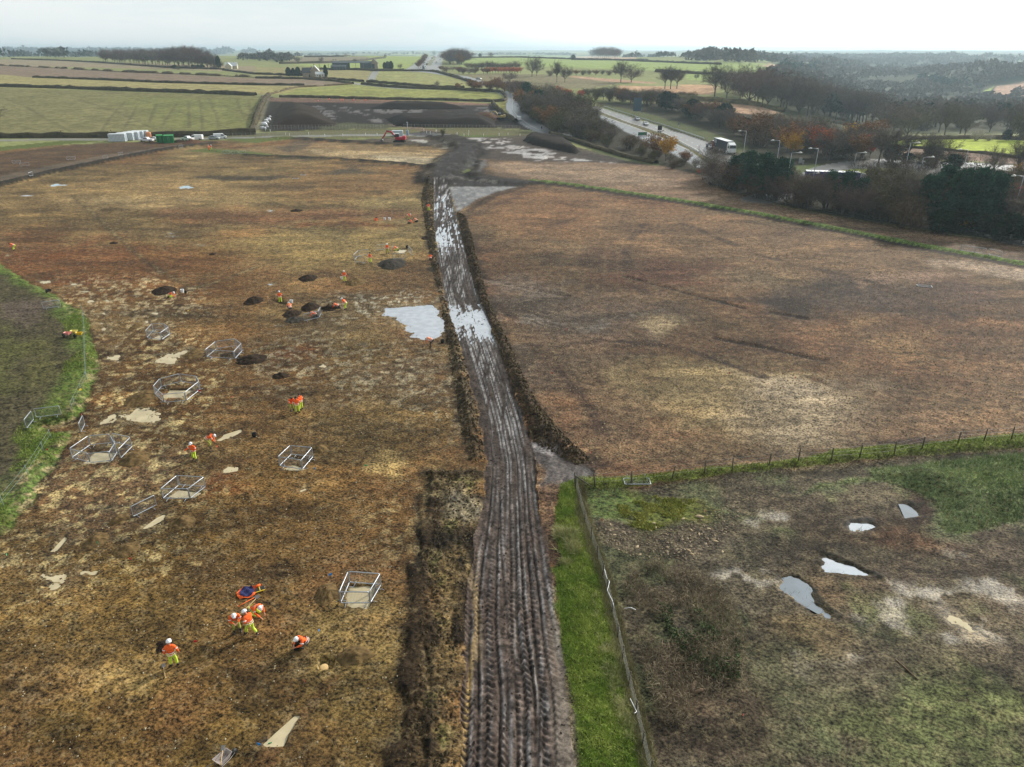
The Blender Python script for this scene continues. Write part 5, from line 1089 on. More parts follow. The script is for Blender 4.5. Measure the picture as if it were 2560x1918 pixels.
hedge([(640, 196), (760, 198), (840, 204), (882, 210)], 1.5, 2, 'dark hedge in front of the stone cottage', HD, 8); hedge([(800, 197), (860, 201), (908, 205)], 1.6, 2, 'hedge right of the lone conifer', HD, 9)
hedge([(905, 211), (960, 217), (1040, 222), (1160, 226), (1250, 231)], 1.6, 2, 'lower hedge of the lane to the bend', HD, 10); hedge([(918, 205), (1000, 212), (1090, 219), (1160, 221)], 1.6, 2, 'upper hedge of the lane under the oval field', HD, 11)
hedge([(925, 178), (1000, 178), (1060, 178), (1088, 180), (1140, 194), (1190, 210)], 1.8, 2.5, 'dark hedge round the top of the oval field', HD, 12); hedge([(800, 174), (880, 175), (930, 177), (1010, 177)], 1.8, 2.5, 'hedge in front of the farm', HD, 13)
hedge([(700, 243), (800, 245), (900, 248), (1020, 250), (1100, 251), (1228, 255)], 1.4, 2, 'dark wall along the back of the far dig', HW, 14, 'field_wall', 'wall'); hedge([(672, 238), (690, 233), (720, 224), (745, 219), (880, 211)], 1.0, 1.2, 'pale stone wall climbing from the dig corner', HS, 15, 'field_wall', 'wall', gapy=.3)
hedge([(1228, 255), (1258, 254), (1266, 250), (1263, 240), (1255, 232)], 1.3, 1.6, 'curved dark wall at the right end of the green field', HW, 16, 'field_wall', 'wall'); hedge([(1232, 258), (1240, 272), (1262, 290), (1290, 306)], 1.8, 2.2, 'dark hedge between the far dig and the yellow verge', HD, 17)
hedge([(628, 332), (640, 300), (650, 270), (664, 246), (672, 240)], 1.8, 3, 'hedge climbing the left side of the far dig', HD, 18)
hedge([(760, 143), (860, 142), (960, 140), (1040, 139)], 2.4, 5, 'far hedge along the top green field', HD, 19); hedge([(700, 160), (800, 158), (890, 155), (960, 146), (980, 140)], 2.4, 4, 'far hedge rising across the grey field', HD, 20)
hedge([(1160, 145), (1300, 144), (1440, 149), (1560, 152), (1700, 158), (1800, 162)], 2.4, 5, 'dark hedge across the far right green fields', HD, 21); hedge([(1430, 150), (1500, 151), (1620, 151)], 2.2, 4, 'hedge below the far brown and tan field', HD, 22); hedge([(1160, 138), (1300, 138), (1430, 139)], 2.2, 4, 'skyline hedge of the far right fields', HD, 23)
hedge([(1640, 180), (1760, 186), (1900, 192), (2000, 195)], 2.2, 4, 'hedge low in the far right green field', HD, 24); hedge([(1560, 240), (1700, 248), (1800, 256), (1900, 266), (1960, 282)], 2.4, 4, 'olive hedge above the long tan field', FM['olive'], 25)
hedge([(1545, 246), (1600, 250), (1640, 252)], 2, 3, 'short hedge at the left of the tan field', HS, 26)
hedge([(2190, 364), (2330, 374), (2450, 384), (2560, 398), (2700, 414)], .9, 1.2, 'low dark hedge under the bright green field', HD, 27); hedge([(2170, 351), (2300, 349), (2450, 347), (2600, 352)], 1.5, 2, 'hedge along the back of the bright green field', HS, 28)
hedge([(1456, 1228), (1540, 1232), (1610, 1222), (1700, 1207), (1800, 1193), (1880, 1185), (1960, 1178), (2050, 1170), (2120, 1163)], .38, 1.7, 'long dry bramble hedge below the grass baulk and fence posts', foliage_mat('brambles', (62, 52, 42), (128, 112, 86), 0), 29, 'bramble_hedge', dens_=12)
hedge([(2120, 1162), (2230, 1148), (2330, 1140), (2450, 1134), (2560, 1126), (2700, 1112)], .35, 1.2, 'grey bramble hedge along the top of the green bank', foliage_mat('grey_brambles', (70, 62, 52), (136, 128, 104), 0), 30, 'bramble_hedge', dens_=12)
hedge([(1376, 335), (1450, 358), (1560, 392), (1640, 410)], 1.2, 2, 'dark scrubby hedge at the foot of the carriageway wood', HD, 31)

# grass and rough growth, near only: thousands of blades as one thing each
def tufts(name, label, poly, n, size, m, aspect=.16, cl=0, cat='grass', up=1.2, zlift=0):
    P = wpoly(poly); lo, hi = P.min(0), P.max(0); lo = np.maximum(lo, [-60, 16]); hi = np.minimum(hi, [75, 120])
    c = np.stack([NR.uniform(lo[0], hi[0], n * 6), NR.uniform(lo[1], hi[1], n * 6)], 1)
    if cl: c = c[fbm(c[:, 0] / cl, c[:, 1] / cl, 3, 91) > .48]
    c = c[sdf(c[:, 0], c[:, 1], P) > .05]
    if name == 'island_grass': c = c[sdf(c[:, 0], c[:, 1], wpoly(ISL)) < .6]
    c = c[:n]
    # height from the grid, vectorised
    r = np.clip(np.searchsorted(YY, c[:, 1]) - 1, 0, NY - 2); a = c[:, 0] / (c[:, 1] * _cp + H * _sp); k = np.clip(np.searchsorted(AA, a) - 1, 0, NX - 2)
    z = Zf[vi[r, k]]; q = np.stack([c[:, 0], c[:, 1], z + zlift * NR.rand(len(c))], 1)
    v, kk = shards(q, size, aspect, None, up); return tag(mesh_obj(name, np_mesh(name, [(v, kk)], m)), label, cat, kind='stuff')
tufts('verge_grass', 'lush green grass on the strip between haul track and fence', GV, 46000, .20, foliage_mat('lush_blades', (112, 150, 50), (205, 215, 120), 0))
tufts('baulk_grass', 'green grass on the baulk along the fence posts', GL, 22000, .24, foliage_mat('baulk_blades', (112, 136, 48), (180, 192, 100), 0))
tufts('bank_grass', 'long pale green grass on the bank at the right', GM, 26000, .42, foliage_mat('bank_blades', (92, 122, 70), (192, 206, 153), 0), .1)
tufts('island_grass', 'green grass round the rim of the left island', [p for p in GI if p[0] > -200] + [(-200, 560)], 26000, .24, foliage_mat('island_blades', (102, 131, 51), (165, 182, 88), 0), cl=6)
tufts('dead_stems', 'dead straw and twigs strewn over the rough ground', RG, 24000, .34, foliage_mat('straw', (104, 94, 74), (158, 148, 118), 0), .06, up=.1, cl=3.5, cat='straw')
tufts('dark_brush', 'tangle of dark cut brambles inside the fence', [(1545, 1450), (1640, 1400), (1740, 1430), (1830, 1490), (1870, 1600), (1860, 1700), (1760, 1740), (1700, 1830), (1640, 1800), (1600, 1660), (1580, 1560)], 13000, .42, foliage_mat('dark_brush_twigs', (92, 82, 66), (190, 172, 144), 0), .05, up=.3, zlift=.5, cl=5, cat='brush')
tufts('green_brush', 'green ivy and bramble leaves in the brush heap', [(1640, 1520), (1740, 1530), (1850, 1620), (1850, 1710), (1720, 1700)], 1300, .16, foliage_mat('ivy', (58, 74, 44), (92, 108, 70), 0), .8, up=.2, cl=.8, zlift=.55, cat='ivy')
tufts('moss_hummocks', 'mossy yellow green hummocks behind the fence corner', [(1540, 1262), (1640, 1240), (1740, 1250), (1700, 1300), (1620, 1330), (1560, 1310)], 5000, .16, foliage_mat('moss', (146, 154, 70), (200, 196, 110), 0), .4, up=.8, cl=.8, cat='moss')
tufts('fence_straw', 'dry straw coloured grass along the wire fence', [(1441, 1206), (1462, 1206), (1476, 1288), (1503, 1376), (1530, 1446), (1545, 1510), (1566, 1594), (1590, 1683), (1616, 1791), (1650, 1940), (1600, 1940), (1575, 1791), (1548, 1683), (1530, 1594), (1508, 1510), (1494, 1446), (1468, 1376), (1440, 1288)], 16000, .38, foliage_mat('dry_blades', (124, 122, 84), (186, 178, 138), 0), .08, up=1)
tufts('pale_tussocks', 'pale dry tussocks on the upper part of the green strip', [(1385, 1320), (1440, 1330), (1450, 1380), (1440, 1420), (1405, 1415), (1388, 1370)], 5000, .5, foliage_mat('tussock', (150, 160, 96), (220, 214, 160), 0), .07, up=.4, cl=.9)
tufts('pale_tussocks', 'straw tussocks scattered along the green strip', [(1480, 1480), (1520, 1520), (1560, 1700), (1590, 1850), (1560, 1860), (1500, 1640)], 3000, .42, MATS_T if False else bpy.data.materials['tussock'], .07, up=.4, cl=.8)
# clods of earth on the banks and loose over the stripped ground
def clods(name, label, poly, n, size, m, flat=.7):
    P = wpoly(poly); lo, hi = P.min(0), P.max(0); hi = np.minimum(hi, [90, 210])
    c = np.stack([NR.uniform(lo[0], hi[0], n * 5), NR.uniform(lo[1], hi[1], n * 5)], 1); c = c[sdf(c[:, 0], c[:, 1], P) > .05][:n]; n = len(c)
    base = np.array([(1, 0, 0), (0, 1, 0), (-1, 0, 0), (0, -1, 0), (0, 0, 1), (0, 0, -.6)]); tri = [(0, 1, 4), (1, 2, 4), (2, 3, 4), (3, 0, 4), (1, 0, 5), (2, 1, 5), (3, 2, 5), (0, 3, 5)]
    r = np.clip(np.searchsorted(YY, c[:, 1]) - 1, 0, NY - 2); a = c[:, 0] / (c[:, 1] * _cp + H * _sp); k = np.clip(np.searchsorted(AA, a) - 1, 0, NX - 2); z = Zf[vi[r, k]]
    s = size * NR.uniform(.4, 1.3, (n, 1, 1)) ** 1.3; b = base[None] * (1 + .45 * NR.uniform(-1, 1, (n, 6, 3))); ang = NR.rand(n) * 6.28; ca, sa = np.cos(ang)[:, None], np.sin(ang)[:, None]
    bx = b[..., 0] * ca - b[..., 1] * sa; by = b[..., 0] * sa + b[..., 1] * ca; b = np.stack([bx, by, b[..., 2] * flat], 2) * s
    v = b + np.stack([c[:, 0], c[:, 1], z + .02], 1)[:, None, :]
    tv = v[:, np.array(tri).ravel(), :].reshape(-1, 3)
    return tag(mesh_obj(name, np_mesh(name, [(tv, 3)], m)), label, 'clods', kind='stuff')
CM = foliage_mat('clod_earth', (50, 42, 32), (108, 94, 70), 0)
clods('bank_clods', 'dark clods heaped along the left bank of the haul track', BKL, 6500, .17, CM); clods('bank_clods', 'dark clods heaped along the right bank of the haul track', BKR, 9500, .17, CM); clods('bank_clods', 'dark clods in the spoil strip at the lower left of the track', BKL2, 900, .10, CM)
clods('track_clods', 'loose lumps of mud on the haul track', TL + TR[::-1], 2600, .07, foliage_mat('track_lumps', (58, 48, 42), (100, 88, 80), 0))
clods('loose_stones', 'small pale stones scattered over the left field', [(0, 1343), (400, 800), (900, 600), (1060, 560), (1180, 1000), (1060, 1170), (1000, 1918), (0, 1918)], 5200, .055, foliage_mat('stone_bits', (150, 136, 108), (206, 190, 158), 0)); clods('loose_lumps', 'small dark lumps scattered over the left field', [(0, 1343), (400, 800), (900, 600), (1060, 560), (1180, 1000), (1060, 1170), (1000, 1918), (0, 1918)], 7000, .08, foliage_mat('lump_bits', (78, 62, 42), (112, 92, 62), 0), .5)
clods('loose_stones', 'small pale stones scattered over the right field', [(1478, 1160), (1340, 1000), (1200, 560), (1900, 600), (2560, 760), (2560, 1080), (1900, 1150)], 13000, .085, foliage_mat('stone_bits_right', (150, 130, 100), (206, 184, 146), 0))
clods('rubble', 'pale rubble stones behind the fence corner', [(1480, 1310), (1560, 1320), (1640, 1330), (1760, 1290), (1850, 1240), (1850, 1300), (1740, 1400), (1600, 1400), (1500, 1360)], 420, .085, foliage_mat('rubble_stone', (140, 122, 100), (196, 178, 150), 0), .5)

# ------------------------------------------------------------------ spoil heaps
SOIL = {k: mat('soil_' + k, c, .95, var=.35, scale=3.0, bump=.9, spec=.1) for k, c in (('dark', (48, 38, 29)), ('brown', (100, 82, 54)), ('grey', (58, 54, 48)), ('bank', (38, 30, 24)), ('rust', (88, 64, 48)))}
def heap(u, v, ru, rv, hh, kind, label, rot=0):
    """small mound dug out of a trench: ru across and rv deep in photo px, hh metres high"""
    c = S(u, v); k = ppm(c); dep = math.atan2(H, math.hypot(c.x, c.y)); a = ru / k; b = min(a * 1.6, rv / (k * math.sin(dep)))
    n = 22; V = []; Fs = []
    for i in range(n + 1):
        for j in range(n + 1):
            x, y = (i / n * 2 - 1) * 1.15, (j / n * 2 - 1) * 1.15; d = math.hypot(x, y) + .3 * (float(fbm(x * 1.6 + u, y * 1.6 + v, 2, 9)) - .5)
            z = max(0, 1 - d) ** .9 * hh * .8 * (.7 + .6 * float(fbm(x * 3 + u, y * 3, 3, 8))) - .06 - (.25 if d > 1.05 else 0)
            ca, sa = math.cos(rot), math.sin(rot); X_, Y_ = x * a, y * b; wx, wy = c.x + X_ * ca - Y_ * sa, c.y + X_ * sa + Y_ * ca
            V.append((wx, wy, gz(wx, wy) + z + .17 * (float(fbm(wx * 3.5, wy * 3.5, 2, 4)) - .5)))
    for i in range(n):
        for j in range(n): q = i * (n + 1) + j; Fs.append((q, q + n + 1, q + n + 2, q + 1))
    o = mesh_obj('spoil_heap', pym('spoil_heap', V, Fs), SOIL[kind]); return tag(o, label, 'spoil heap')
for (u, v, ru, rv, hh, k, l) in (
    (352, 996, 40, 22, .8, 'brown', 'spoil heap at the left of the octagon of barriers'), (338, 1146, 42, 20, .75, 'brown', 'spoil heap at the right of the flooded trench by the green bank'),
    (486, 884, 28, 14, .6, 'brown', 'spoil heap left of the round barrier ring'), (628, 900, 40, 14, .7, 'dark', 'spoil heap right of the round barrier ring'), (701, 940, 22, 9, .5, 'dark', 'lone dark spoil heap in the middle of the left field'),
    (775, 768, 26, 11, .9, 'dark', 'dark heap behind the single barrier with a kneeling worker'), (823, 771, 24, 9, .7, 'dark', 'dark heap left of the pair with one worker kneeling'), (730, 785, 24, 10, .6, 'dark', 'dark heap left of the single barrier, upper one'),
    (736, 800, 26, 10, .5, 'grey', 'dark heap left of the single barrier, lower one'), (634, 753, 24, 10, .9, 'dark', 'dark heap with tools at the left of the line of trenches'), (800, 1122, 22, 12, .5, 'brown', 'small heap behind the middle barrier square'),
    (979, 660, 38, 14, 1.0, 'grey', 'large black heap beside the fenced trench near the haul track'), (889, 705, 26, 11, .9, 'brown', 'heap at the right of the standing worker in the mid field'), (770, 697, 24, 9, .8, 'dark', 'dark heap left of the worker in the mid field'),
    (410, 727, 30, 10, .9, 'dark', 'dark heap behind the crouching worker at the left'), (298, 1300, 26, 16, .5, 'brown', 'heap at the left of the single slanting barrier'), (238, 1352, 34, 20, .55, 'brown', 'flat heap of dark soil at the lower left'),
    (455, 1306, 36, 18, .6, 'brown', 'heap right of the long flooded slot'), (318, 1374, 34, 20, .5, 'brown', 'heap of clods below the flat heap at the lower left'), (818, 1484, 30, 30, .7, 'brown', 'heap at the left of the foreground barrier square'),
    (888, 1640, 48, 26, .7, 'brown', 'large foreground heap beside the dry trench'), (752, 1632, 24, 12, .3, 'brown', 'thin spread of soil below the crouching worker'), (410, 1618, 24, 20, .4, 'dark', 'small dark heap beside the worker at the lower left'),
    (446, 355, 14, 4, 1.4, 'dark', 'small dark heap in front of the parked white vans'), (480, 357, 22, 5, 1.8, 'rust', 'reddish heap by the parked vans'), (1066, 595, 14, 14, .5, 'dark', 'low heap on the edge of the haul track'),
    (284, 330 + 278, 12, 3, .4, 'dark', 'tiny dark heap in the upper left field'), (532, 635, 9, 3, .4, 'dark', 'tiny dark heap in the mid left field'), (342, 815, 16, 7, .4, 'brown', 'small heap by the pale puddles at the left'), (740, 1512 - 985, 18, 4, .5, 'dark', 'low heap beside the small puddle in the upper field')):
    heap(u, v, ru, rv, hh, k, l)
def ridge(poly, hh, wslope, kind, label, green=None, base=0):
    P = wpoly(poly, 30); lo, hi = P.min(0) - 1, P.max(0) + 1; nx = int(min(90, max(14, (hi[0] - lo[0]) / 1.6))); ny = int(min(70, max(14, (hi[1] - lo[1]) / 1.6)))
    gx_, gy_ = np.meshgrid(np.linspace(lo[0], hi[0], nx), np.linspace(lo[1], hi[1], ny)); x, y = gx_.ravel(), gy_.ravel(); s = sdf(x, y, P)
    z = land(x, y) + base + np.where(s > 0, ss(0, 1, np.clip(s / wslope, 0, 1)) ** .8 * hh * (.82 + .36 * fbm(x / 9, y / 9, 3, 22)), 0) + .5 * (fbm(x / 2.2, y / 2.2, 2, 23) - .5) * (s > 0) - .9 * (s < .2)
    V = np.stack([x, y, z], 1); keep = (s > -2.5).reshape(ny, nx); Fs = []
    for j in range(ny - 1):
        for i in range(nx - 1):
            if keep[j, i] and keep[j + 1, i] and keep[j, i + 1] and keep[j + 1, i + 1]: q = j * nx + i; Fs.append((q, q + 1, q + nx + 1, q + nx))
    return tag(mesh_obj('spoil_heap', pym('spoil_heap', V.tolist(), Fs, True), SOIL[kind]), label, 'spoil heap')
ridge([(674, 318), (835, 317), (848, 311), (815, 290), (790, 268), (740, 258), (700, 258), (684, 285)], 3.6, 14, 'dark', 'huge brown stockpile at the left of the far dig')
ridge([(920, 272), (1000, 275), (1140, 274), (1175, 272), (1130, 261), (1000, 259), (940, 262)], 2.4, 10, 'bank', 'long black stockpile along the back of the far dig')
ridge([(960, 298), (985, 316), (1060, 320), (1246, 320), (1240, 300), (1150, 290), (1000, 291)], 3.0, 9, 'bank', 'long black stockpile along the front of the far dig')
ridge([(1060, 300), (1150, 300), (1184, 298), (1150, 282), (1080, 276), (1064, 280)], 2.8, 14, 'dark', 'middle brown stockpile with a grassy foot in the far dig')
ridge([(1185, 302), (1240, 304), (1262, 296), (1220, 284), (1180, 286)], 3.0, 9, 'rust', 'reddish stockpile beside the yellow excavator')
g_ = ridge([(1052, 298), (1122, 298), (1100, 287), (1070, 287)], 3.0, 9, 'dark', 'grassy hump on the front of the middle stockpile'); g_.data.materials[0] = mat('grassy_soil', (96, 104, 54), .95, var=.3, scale=.8, spec=.1)
ridge([(1306, 352), (1330, 362), (1400, 378), (1448, 388), (1452, 378), (1420, 352), (1350, 340), (1318, 338)], 2.0, 3, 'bank', 'dark stepped stockpile beside the churned ground left of the carriageway wood')

# ------------------------------------------------------------------ pedestrian barriers
GALV = mat('galvanised_steel', (176, 182, 190), .4, .6, .1)
def barrier_proto():
    r = empty('barrier', (0, 0, 0)); L, h = 2.2, 1.05; f = MB(); q = .09; z0 = .16; pts = []
    for (cx, cz, a0) in ((L / 2 - q, z0 + q, -90), (L / 2 - q, h - q, 0), (-L / 2 + q, h - q, 90), (-L / 2 + q, z0 + q, 180)):
        for k in range(4): a = R(a0 + 30 * k); pts.append((cx + q * math.cos(a), 0, cz + q * math.sin(a)))
    pts.append(pts[0]); f.tube(pts, .036, 6, cap=False); f.build('frame', GALV, r)
    b = MB()
    for k in range(1, 20): x = -L / 2 + L * k / 20; b.tube([(x, 0, z0), (x, 0, h)], .007, 3, cap=False)
    b.build('infill_bars', GALV, r)
    for s in (-1, 1):
        m = MB(); m.tube([(s * .75, 0, z0), (s * .75, 0, .06)], .024, 5); m.tube([(s * .75, -.3, 0), (s * .75, -.25, .06), (s * .75, .25, .06), (s * .75, .3, 0)], .024, 5); m.build('foot', GALV, r)
    return r
BP = [barrier_proto(), False]
def barrier(a, b, label, group=None, flat=False, world=False):
    A = Vector(a) if world else S(*a); B = Vector(b) if world else S(*b); d = B - A; d.z = 0
    o = BP[0] if not BP[1] else copy_tree(BP[0]); BP[1] = True
    m = (A + B) / 2; o.location = (m.x, m.y, (A.z + B.z) / 2 + (.06 if flat else 0)); o.rotation_euler = (R(90) if flat else 0, 0, math.atan2(d.y, d.x)); o.scale = (max(.7, min(1.5, d.length / 2.28)), 1, 1)
    tag(o, label, 'barrier', group or 'pedestrian barriers on the dig'); return o
def ring_of(pts, where, skip=()):
    names_ = ['rear left', 'rear', 'rear right', 'right', 'front right', 'front', 'front left', 'left']; W_ = [S(*p) for p in pts]; c = sum(W_, Vector()) / len(W_); used = {}
    for i in range(len(pts)):
        if i in skip: continue
        A, B = W_[i], W_[(i + 1) % len(pts)]; n = max(1, round((B - A).length / 2.35)); m = (A + B) / 2 - c; ang = math.degrees(math.atan2(m.y, m.x)); side = ['right', 'rear right', 'rear', 'rear left', 'left', 'front left', 'front', 'front right'][int(((ang + 22.5) % 360) // 45)]
        for k in range(n):
            used[side] = used.get(side, 0) + 1; t = ('' if used[side] == 1 else ' next one')
            barrier(A.lerp(B, k / n), A.lerp(B, (k + 1) / n), 'grey steel barrier, %s%s panel %s' % (side, t, where), world=True)
ring_of([(852, 1512), (874, 1460), (953, 1466), (926, 1512)], 'of the foreground square')
ring_of([(408, 1250), (448, 1216), (515, 1220), (476, 1250)], 'of the lower left square')
ring_of([(181, 1147), (227, 1115), (280, 1110), (292, 1130), (278, 1152), (226, 1158)], 'of the ring by the green bank')
barrier((286, 1108), (330, 1118), 'grey steel barrier, outer panel leaning off the ring by the green bank'); barrier((302, 1150), (331, 1120), 'grey steel barrier, second outer panel of the ring by the green bank')
ring_of([(388, 988), (404, 969), (452, 956), (494, 962), (501, 976), (466, 1004), (411, 1009)], 'of the octagon')
ring_of([(517, 896), (542, 875), (590, 868), (606, 880), (588, 900)], 'of the round ring')
ring_of([(368, 847), (384, 829), (413, 829), (425, 838), (405, 852)], 'of the smallest ring'); ring_of([(699, 1168), (729, 1139), (783, 1144), (756, 1176)], 'of the middle square')
ring_of([(885, 653), (897, 642), (922, 639)], 'of the fenced trench near the track', skip=(2,))
for a, b, l in (((333, 1296), (393, 1266), 'lone slanting barrier beside the long flooded slot'), ((70, 1083), (88, 1060), 'left end barrier of the gap in the green bank'), ((93, 1055), (158, 1047), 'long barrier on the edge of the gap in the green bank'), ((203, 1084), (213, 1063), 'right end barrier of the gap in the green bank'),
                ((110, 780), (155, 774), 'lone barrier on the green island near its top'), ((886, 656), (914, 660), 'front barrier of the fenced trench near the track'), ((941, 627), (962, 625), 'barrier behind the standing worker near the track'), ((982, 648), (1013, 648), 'barrier in front of the black heap near the track'), ((1021, 629), (1031, 640), 'end barrier near the haul track edge'),
                ((760, 805), (799, 796), 'barrier in front of the kneeling worker'), ((798, 796), (803, 786), 'end on barrier beside the kneeling worker'),
                ((31, 410), (53, 409), 'small barrier in the top left dark field, left one'), ((50, 417), (74, 415), 'small barrier in the top left dark field, lower one'), ((167, 401), (190, 399), 'small barrier in the top left dark field, right one'), ((258, 398), (270, 397), 'barrier on the far left berm, first'), ((298, 392), (308, 391), 'barrier on the far left berm, second'), ((447, 372), (458, 371), 'barrier on the far left berm near the cabins'),
                ((75, 446), (84, 444), 'barrier standing at the near end of the far berm'), ((558, 386), (576, 385), 'barrier in the stack on the grass sliver, first'), ((578, 387), (596, 386), 'barrier in the stack on the grass sliver, second'), ((598, 388), (616, 387), 'barrier in the stack on the grass sliver, third'), ((545, 348), (562, 348), 'barrier beside the parked silver car'),
                ((2400, 627), (2436, 633), 'tall barrier at the top right edge of the field, left'), ((2437, 633), (2462, 637), 'tall barrier at the top right edge of the field, middle'), ((2468, 638), (2502, 646), 'tall barrier at the top right edge of the field, right')):
    barrier(a, b, 'grey steel ' + l)
barrier((1556, 1199), (1622, 1199), 'steel barrier lying flat on the grass by the fence corner', flat=True); barrier((2290, 711), (2328, 714), 'steel barrier lying flat in the right field', flat=True)
barrier((735, 446), (746, 446), 'steel barrier lying flat in the upper left field, nearer one', flat=True); barrier((753, 437), (765, 437), 'steel barrier lying flat in the upper left field, farther one', flat=True)
barrier((735, 1180), (800, 1185), 'steel barrier rail half sunk by the pale patch', flat=True) if False else None

# ------------------------------------------------------------------ people
SKIN = mat('skin', (196, 140, 112), .6, var=.05); HAIR = mat('dark_hair', (48, 36, 28), .8); ORANGE = mat('hi_vis_orange', (1.0, .15, .03), .75, var=.1, scale=9, bump=.3, srgb=False, spec=.2); ORANGE2 = mat('faded_orange', (1.0, .30, .14), .75, var=.1, scale=9, srgb=False, spec=.2)
YEL = mat('hi_vis_yellow', (.62, .78, .08), .75, var=.15, scale=7, bump=.3, srgb=False, spec=.2); MUDDY = mat('muddy_yellow_green', (.40, .42, .10), .85, var=.3, scale=7, srgb=False, spec=.1); BAND = mat('reflective_band', (.95, .72, .66), .35, srgb=False); WHITE = mat('white_plastic', (236, 238, 242), .35, var=.03)
BLACK = mat('black_rubber', (30, 30, 30), .6); DTR = mat('dark_trousers', (58, 60, 54), .85)
def skin_mesh(name, verts, edges, radii, root, material, sub=1):
    me = bpy.data.meshes.new(name); me.from_pydata(verts, edges, []); me.update(); o = bpy.data.objects.new(name, me); COL.objects.link(o)
    o.modifiers.new('s', 'SKIN'); 
    for i, r in enumerate(radii): me.skin_vertices[0].data[i].radius = (r, r) if not isinstance(r, tuple) else r
    me.skin_vertices[0].data[root].use_root = True
    sb = o.modifiers.new('u', 'SUBSURF'); sb.levels = sub; sb.render_levels = sub
    dg = bpy.context.evaluated_depsgraph_get(); dg.update(); m = bpy.data.meshes.new_from_object(o.evaluated_get(dg)); m.name = name
    bpy.data.objects.remove(o); bpy.data.meshes.remove(me); m.materials.clear(); m.materials.append(material); m.shade_smooth(); return m
V3 = Vector
def pose(pelvis, chest, neck, head, elb, wri, knee, ank, shw=.19, toe=None, look=None):
    return dict(pelvis=V3(pelvis), chest=V3(chest), neck=V3(neck), head=V3(head), elb=[V3(e) for e in elb], wri=[V3(w) for w in wri], knee=[V3(k) for k in knee], ank=[V3(a) for a in ank], shw=shw, toe=toe, look=look)
POSES = {
 'stand': pose((0, 0, .93), (0, .01, 1.28), (0, .01, 1.48), (0, .04, 1.66), ((-.27, .02, 1.16), (.27, .02, 1.16)), ((-.18, .24, 1.05), (.18, .24, 1.05)), ((-.12, .03, .5), (.12, .03, .5)), ((-.14, 0, .09), (.14, 0, .09))),
 'hang': pose((0, 0, .93), (0, .02, 1.28), (0, .03, 1.48), (0, .08, 1.65), ((-.29, -.02, 1.14), (.29, .02, 1.14)), ((-.31, .06, .88), (.30, .12, .89)), ((-.12, .03, .5), (.13, .03, .5)), ((-.15, 0, .09), (.16, .02, .09))),
 'reach': pose((0, 0, .93), (0, .02, 1.28), (0, .03, 1.48), (0, .07, 1.66), ((-.30, .05, 1.15), (.30, .12, 1.2)), ((-.14, .25, 1.03), (.50, .36, 1.08)), ((-.13, .05, .5), (.12, .0, .5)), ((-.18, .05, .09), (.14, -.08, .09))),
 'bend': pose((0, -.18, .90), (0, .14, 1.14), (0, .30, 1.20), (0, .45, 1.16), ((-.24, .30, .92), (.24, .30, .92)), ((-.10, .40, .66), (.10, .42, .62)), ((-.13, .05, .5), (.13, .05, .5)), ((-.17, -.05, .09), (.17, .0, .09))),
 'study': pose((0, -.10, .92), (0, .10, 1.22), (0, .2, 1.38), (0, .33, 1.47), ((-.26, .20, 1.05), (.26, .20, 1.05)), ((-.08, .40, .98), (.08, .40, .98)), ((-.12, .03, .5), (.12, .03, .5)), ((-.16, -.02, .09), (.16, .0, .09))),
 'walk': pose((0, 0, .90), (0, .06, 1.24), (0, .12, 1.43), (0, .22, 1.56), ((-.27, -.04, 1.12), (.27, .16, 1.10)), ((-.20, .16, .96), (.14, .36, 1.02)), ((-.11, .20, .50), (.11, -.02, .48)), ((-.12, .26, .09), (.12, -.36, .15))),
 'kneel': pose((0, -.22, .36), (0, .08, .62), (0, .26, .70), (0, .42, .70), ((-.27, .30, .45), (.27, .30, .45)), ((-.15, .50, .20), (.14, .55, .14)), ((-.16, .16, .10), (.16, .14, .10)), ((-.14, -.34, .09), (.14, -.34, .09))),
 'crouch': pose((0, -.20, .34), (0, .02, .66), (0, .14, .80), (0, .28, .86), ((-.28, .22, .55), (.28, .22, .55)), ((-.10, .42, .46), (.10, .42, .46)), ((-.18, .28, .48), (.18, .28, .48)), ((-.15, .05, .09), (.15, .05, .09))),
}
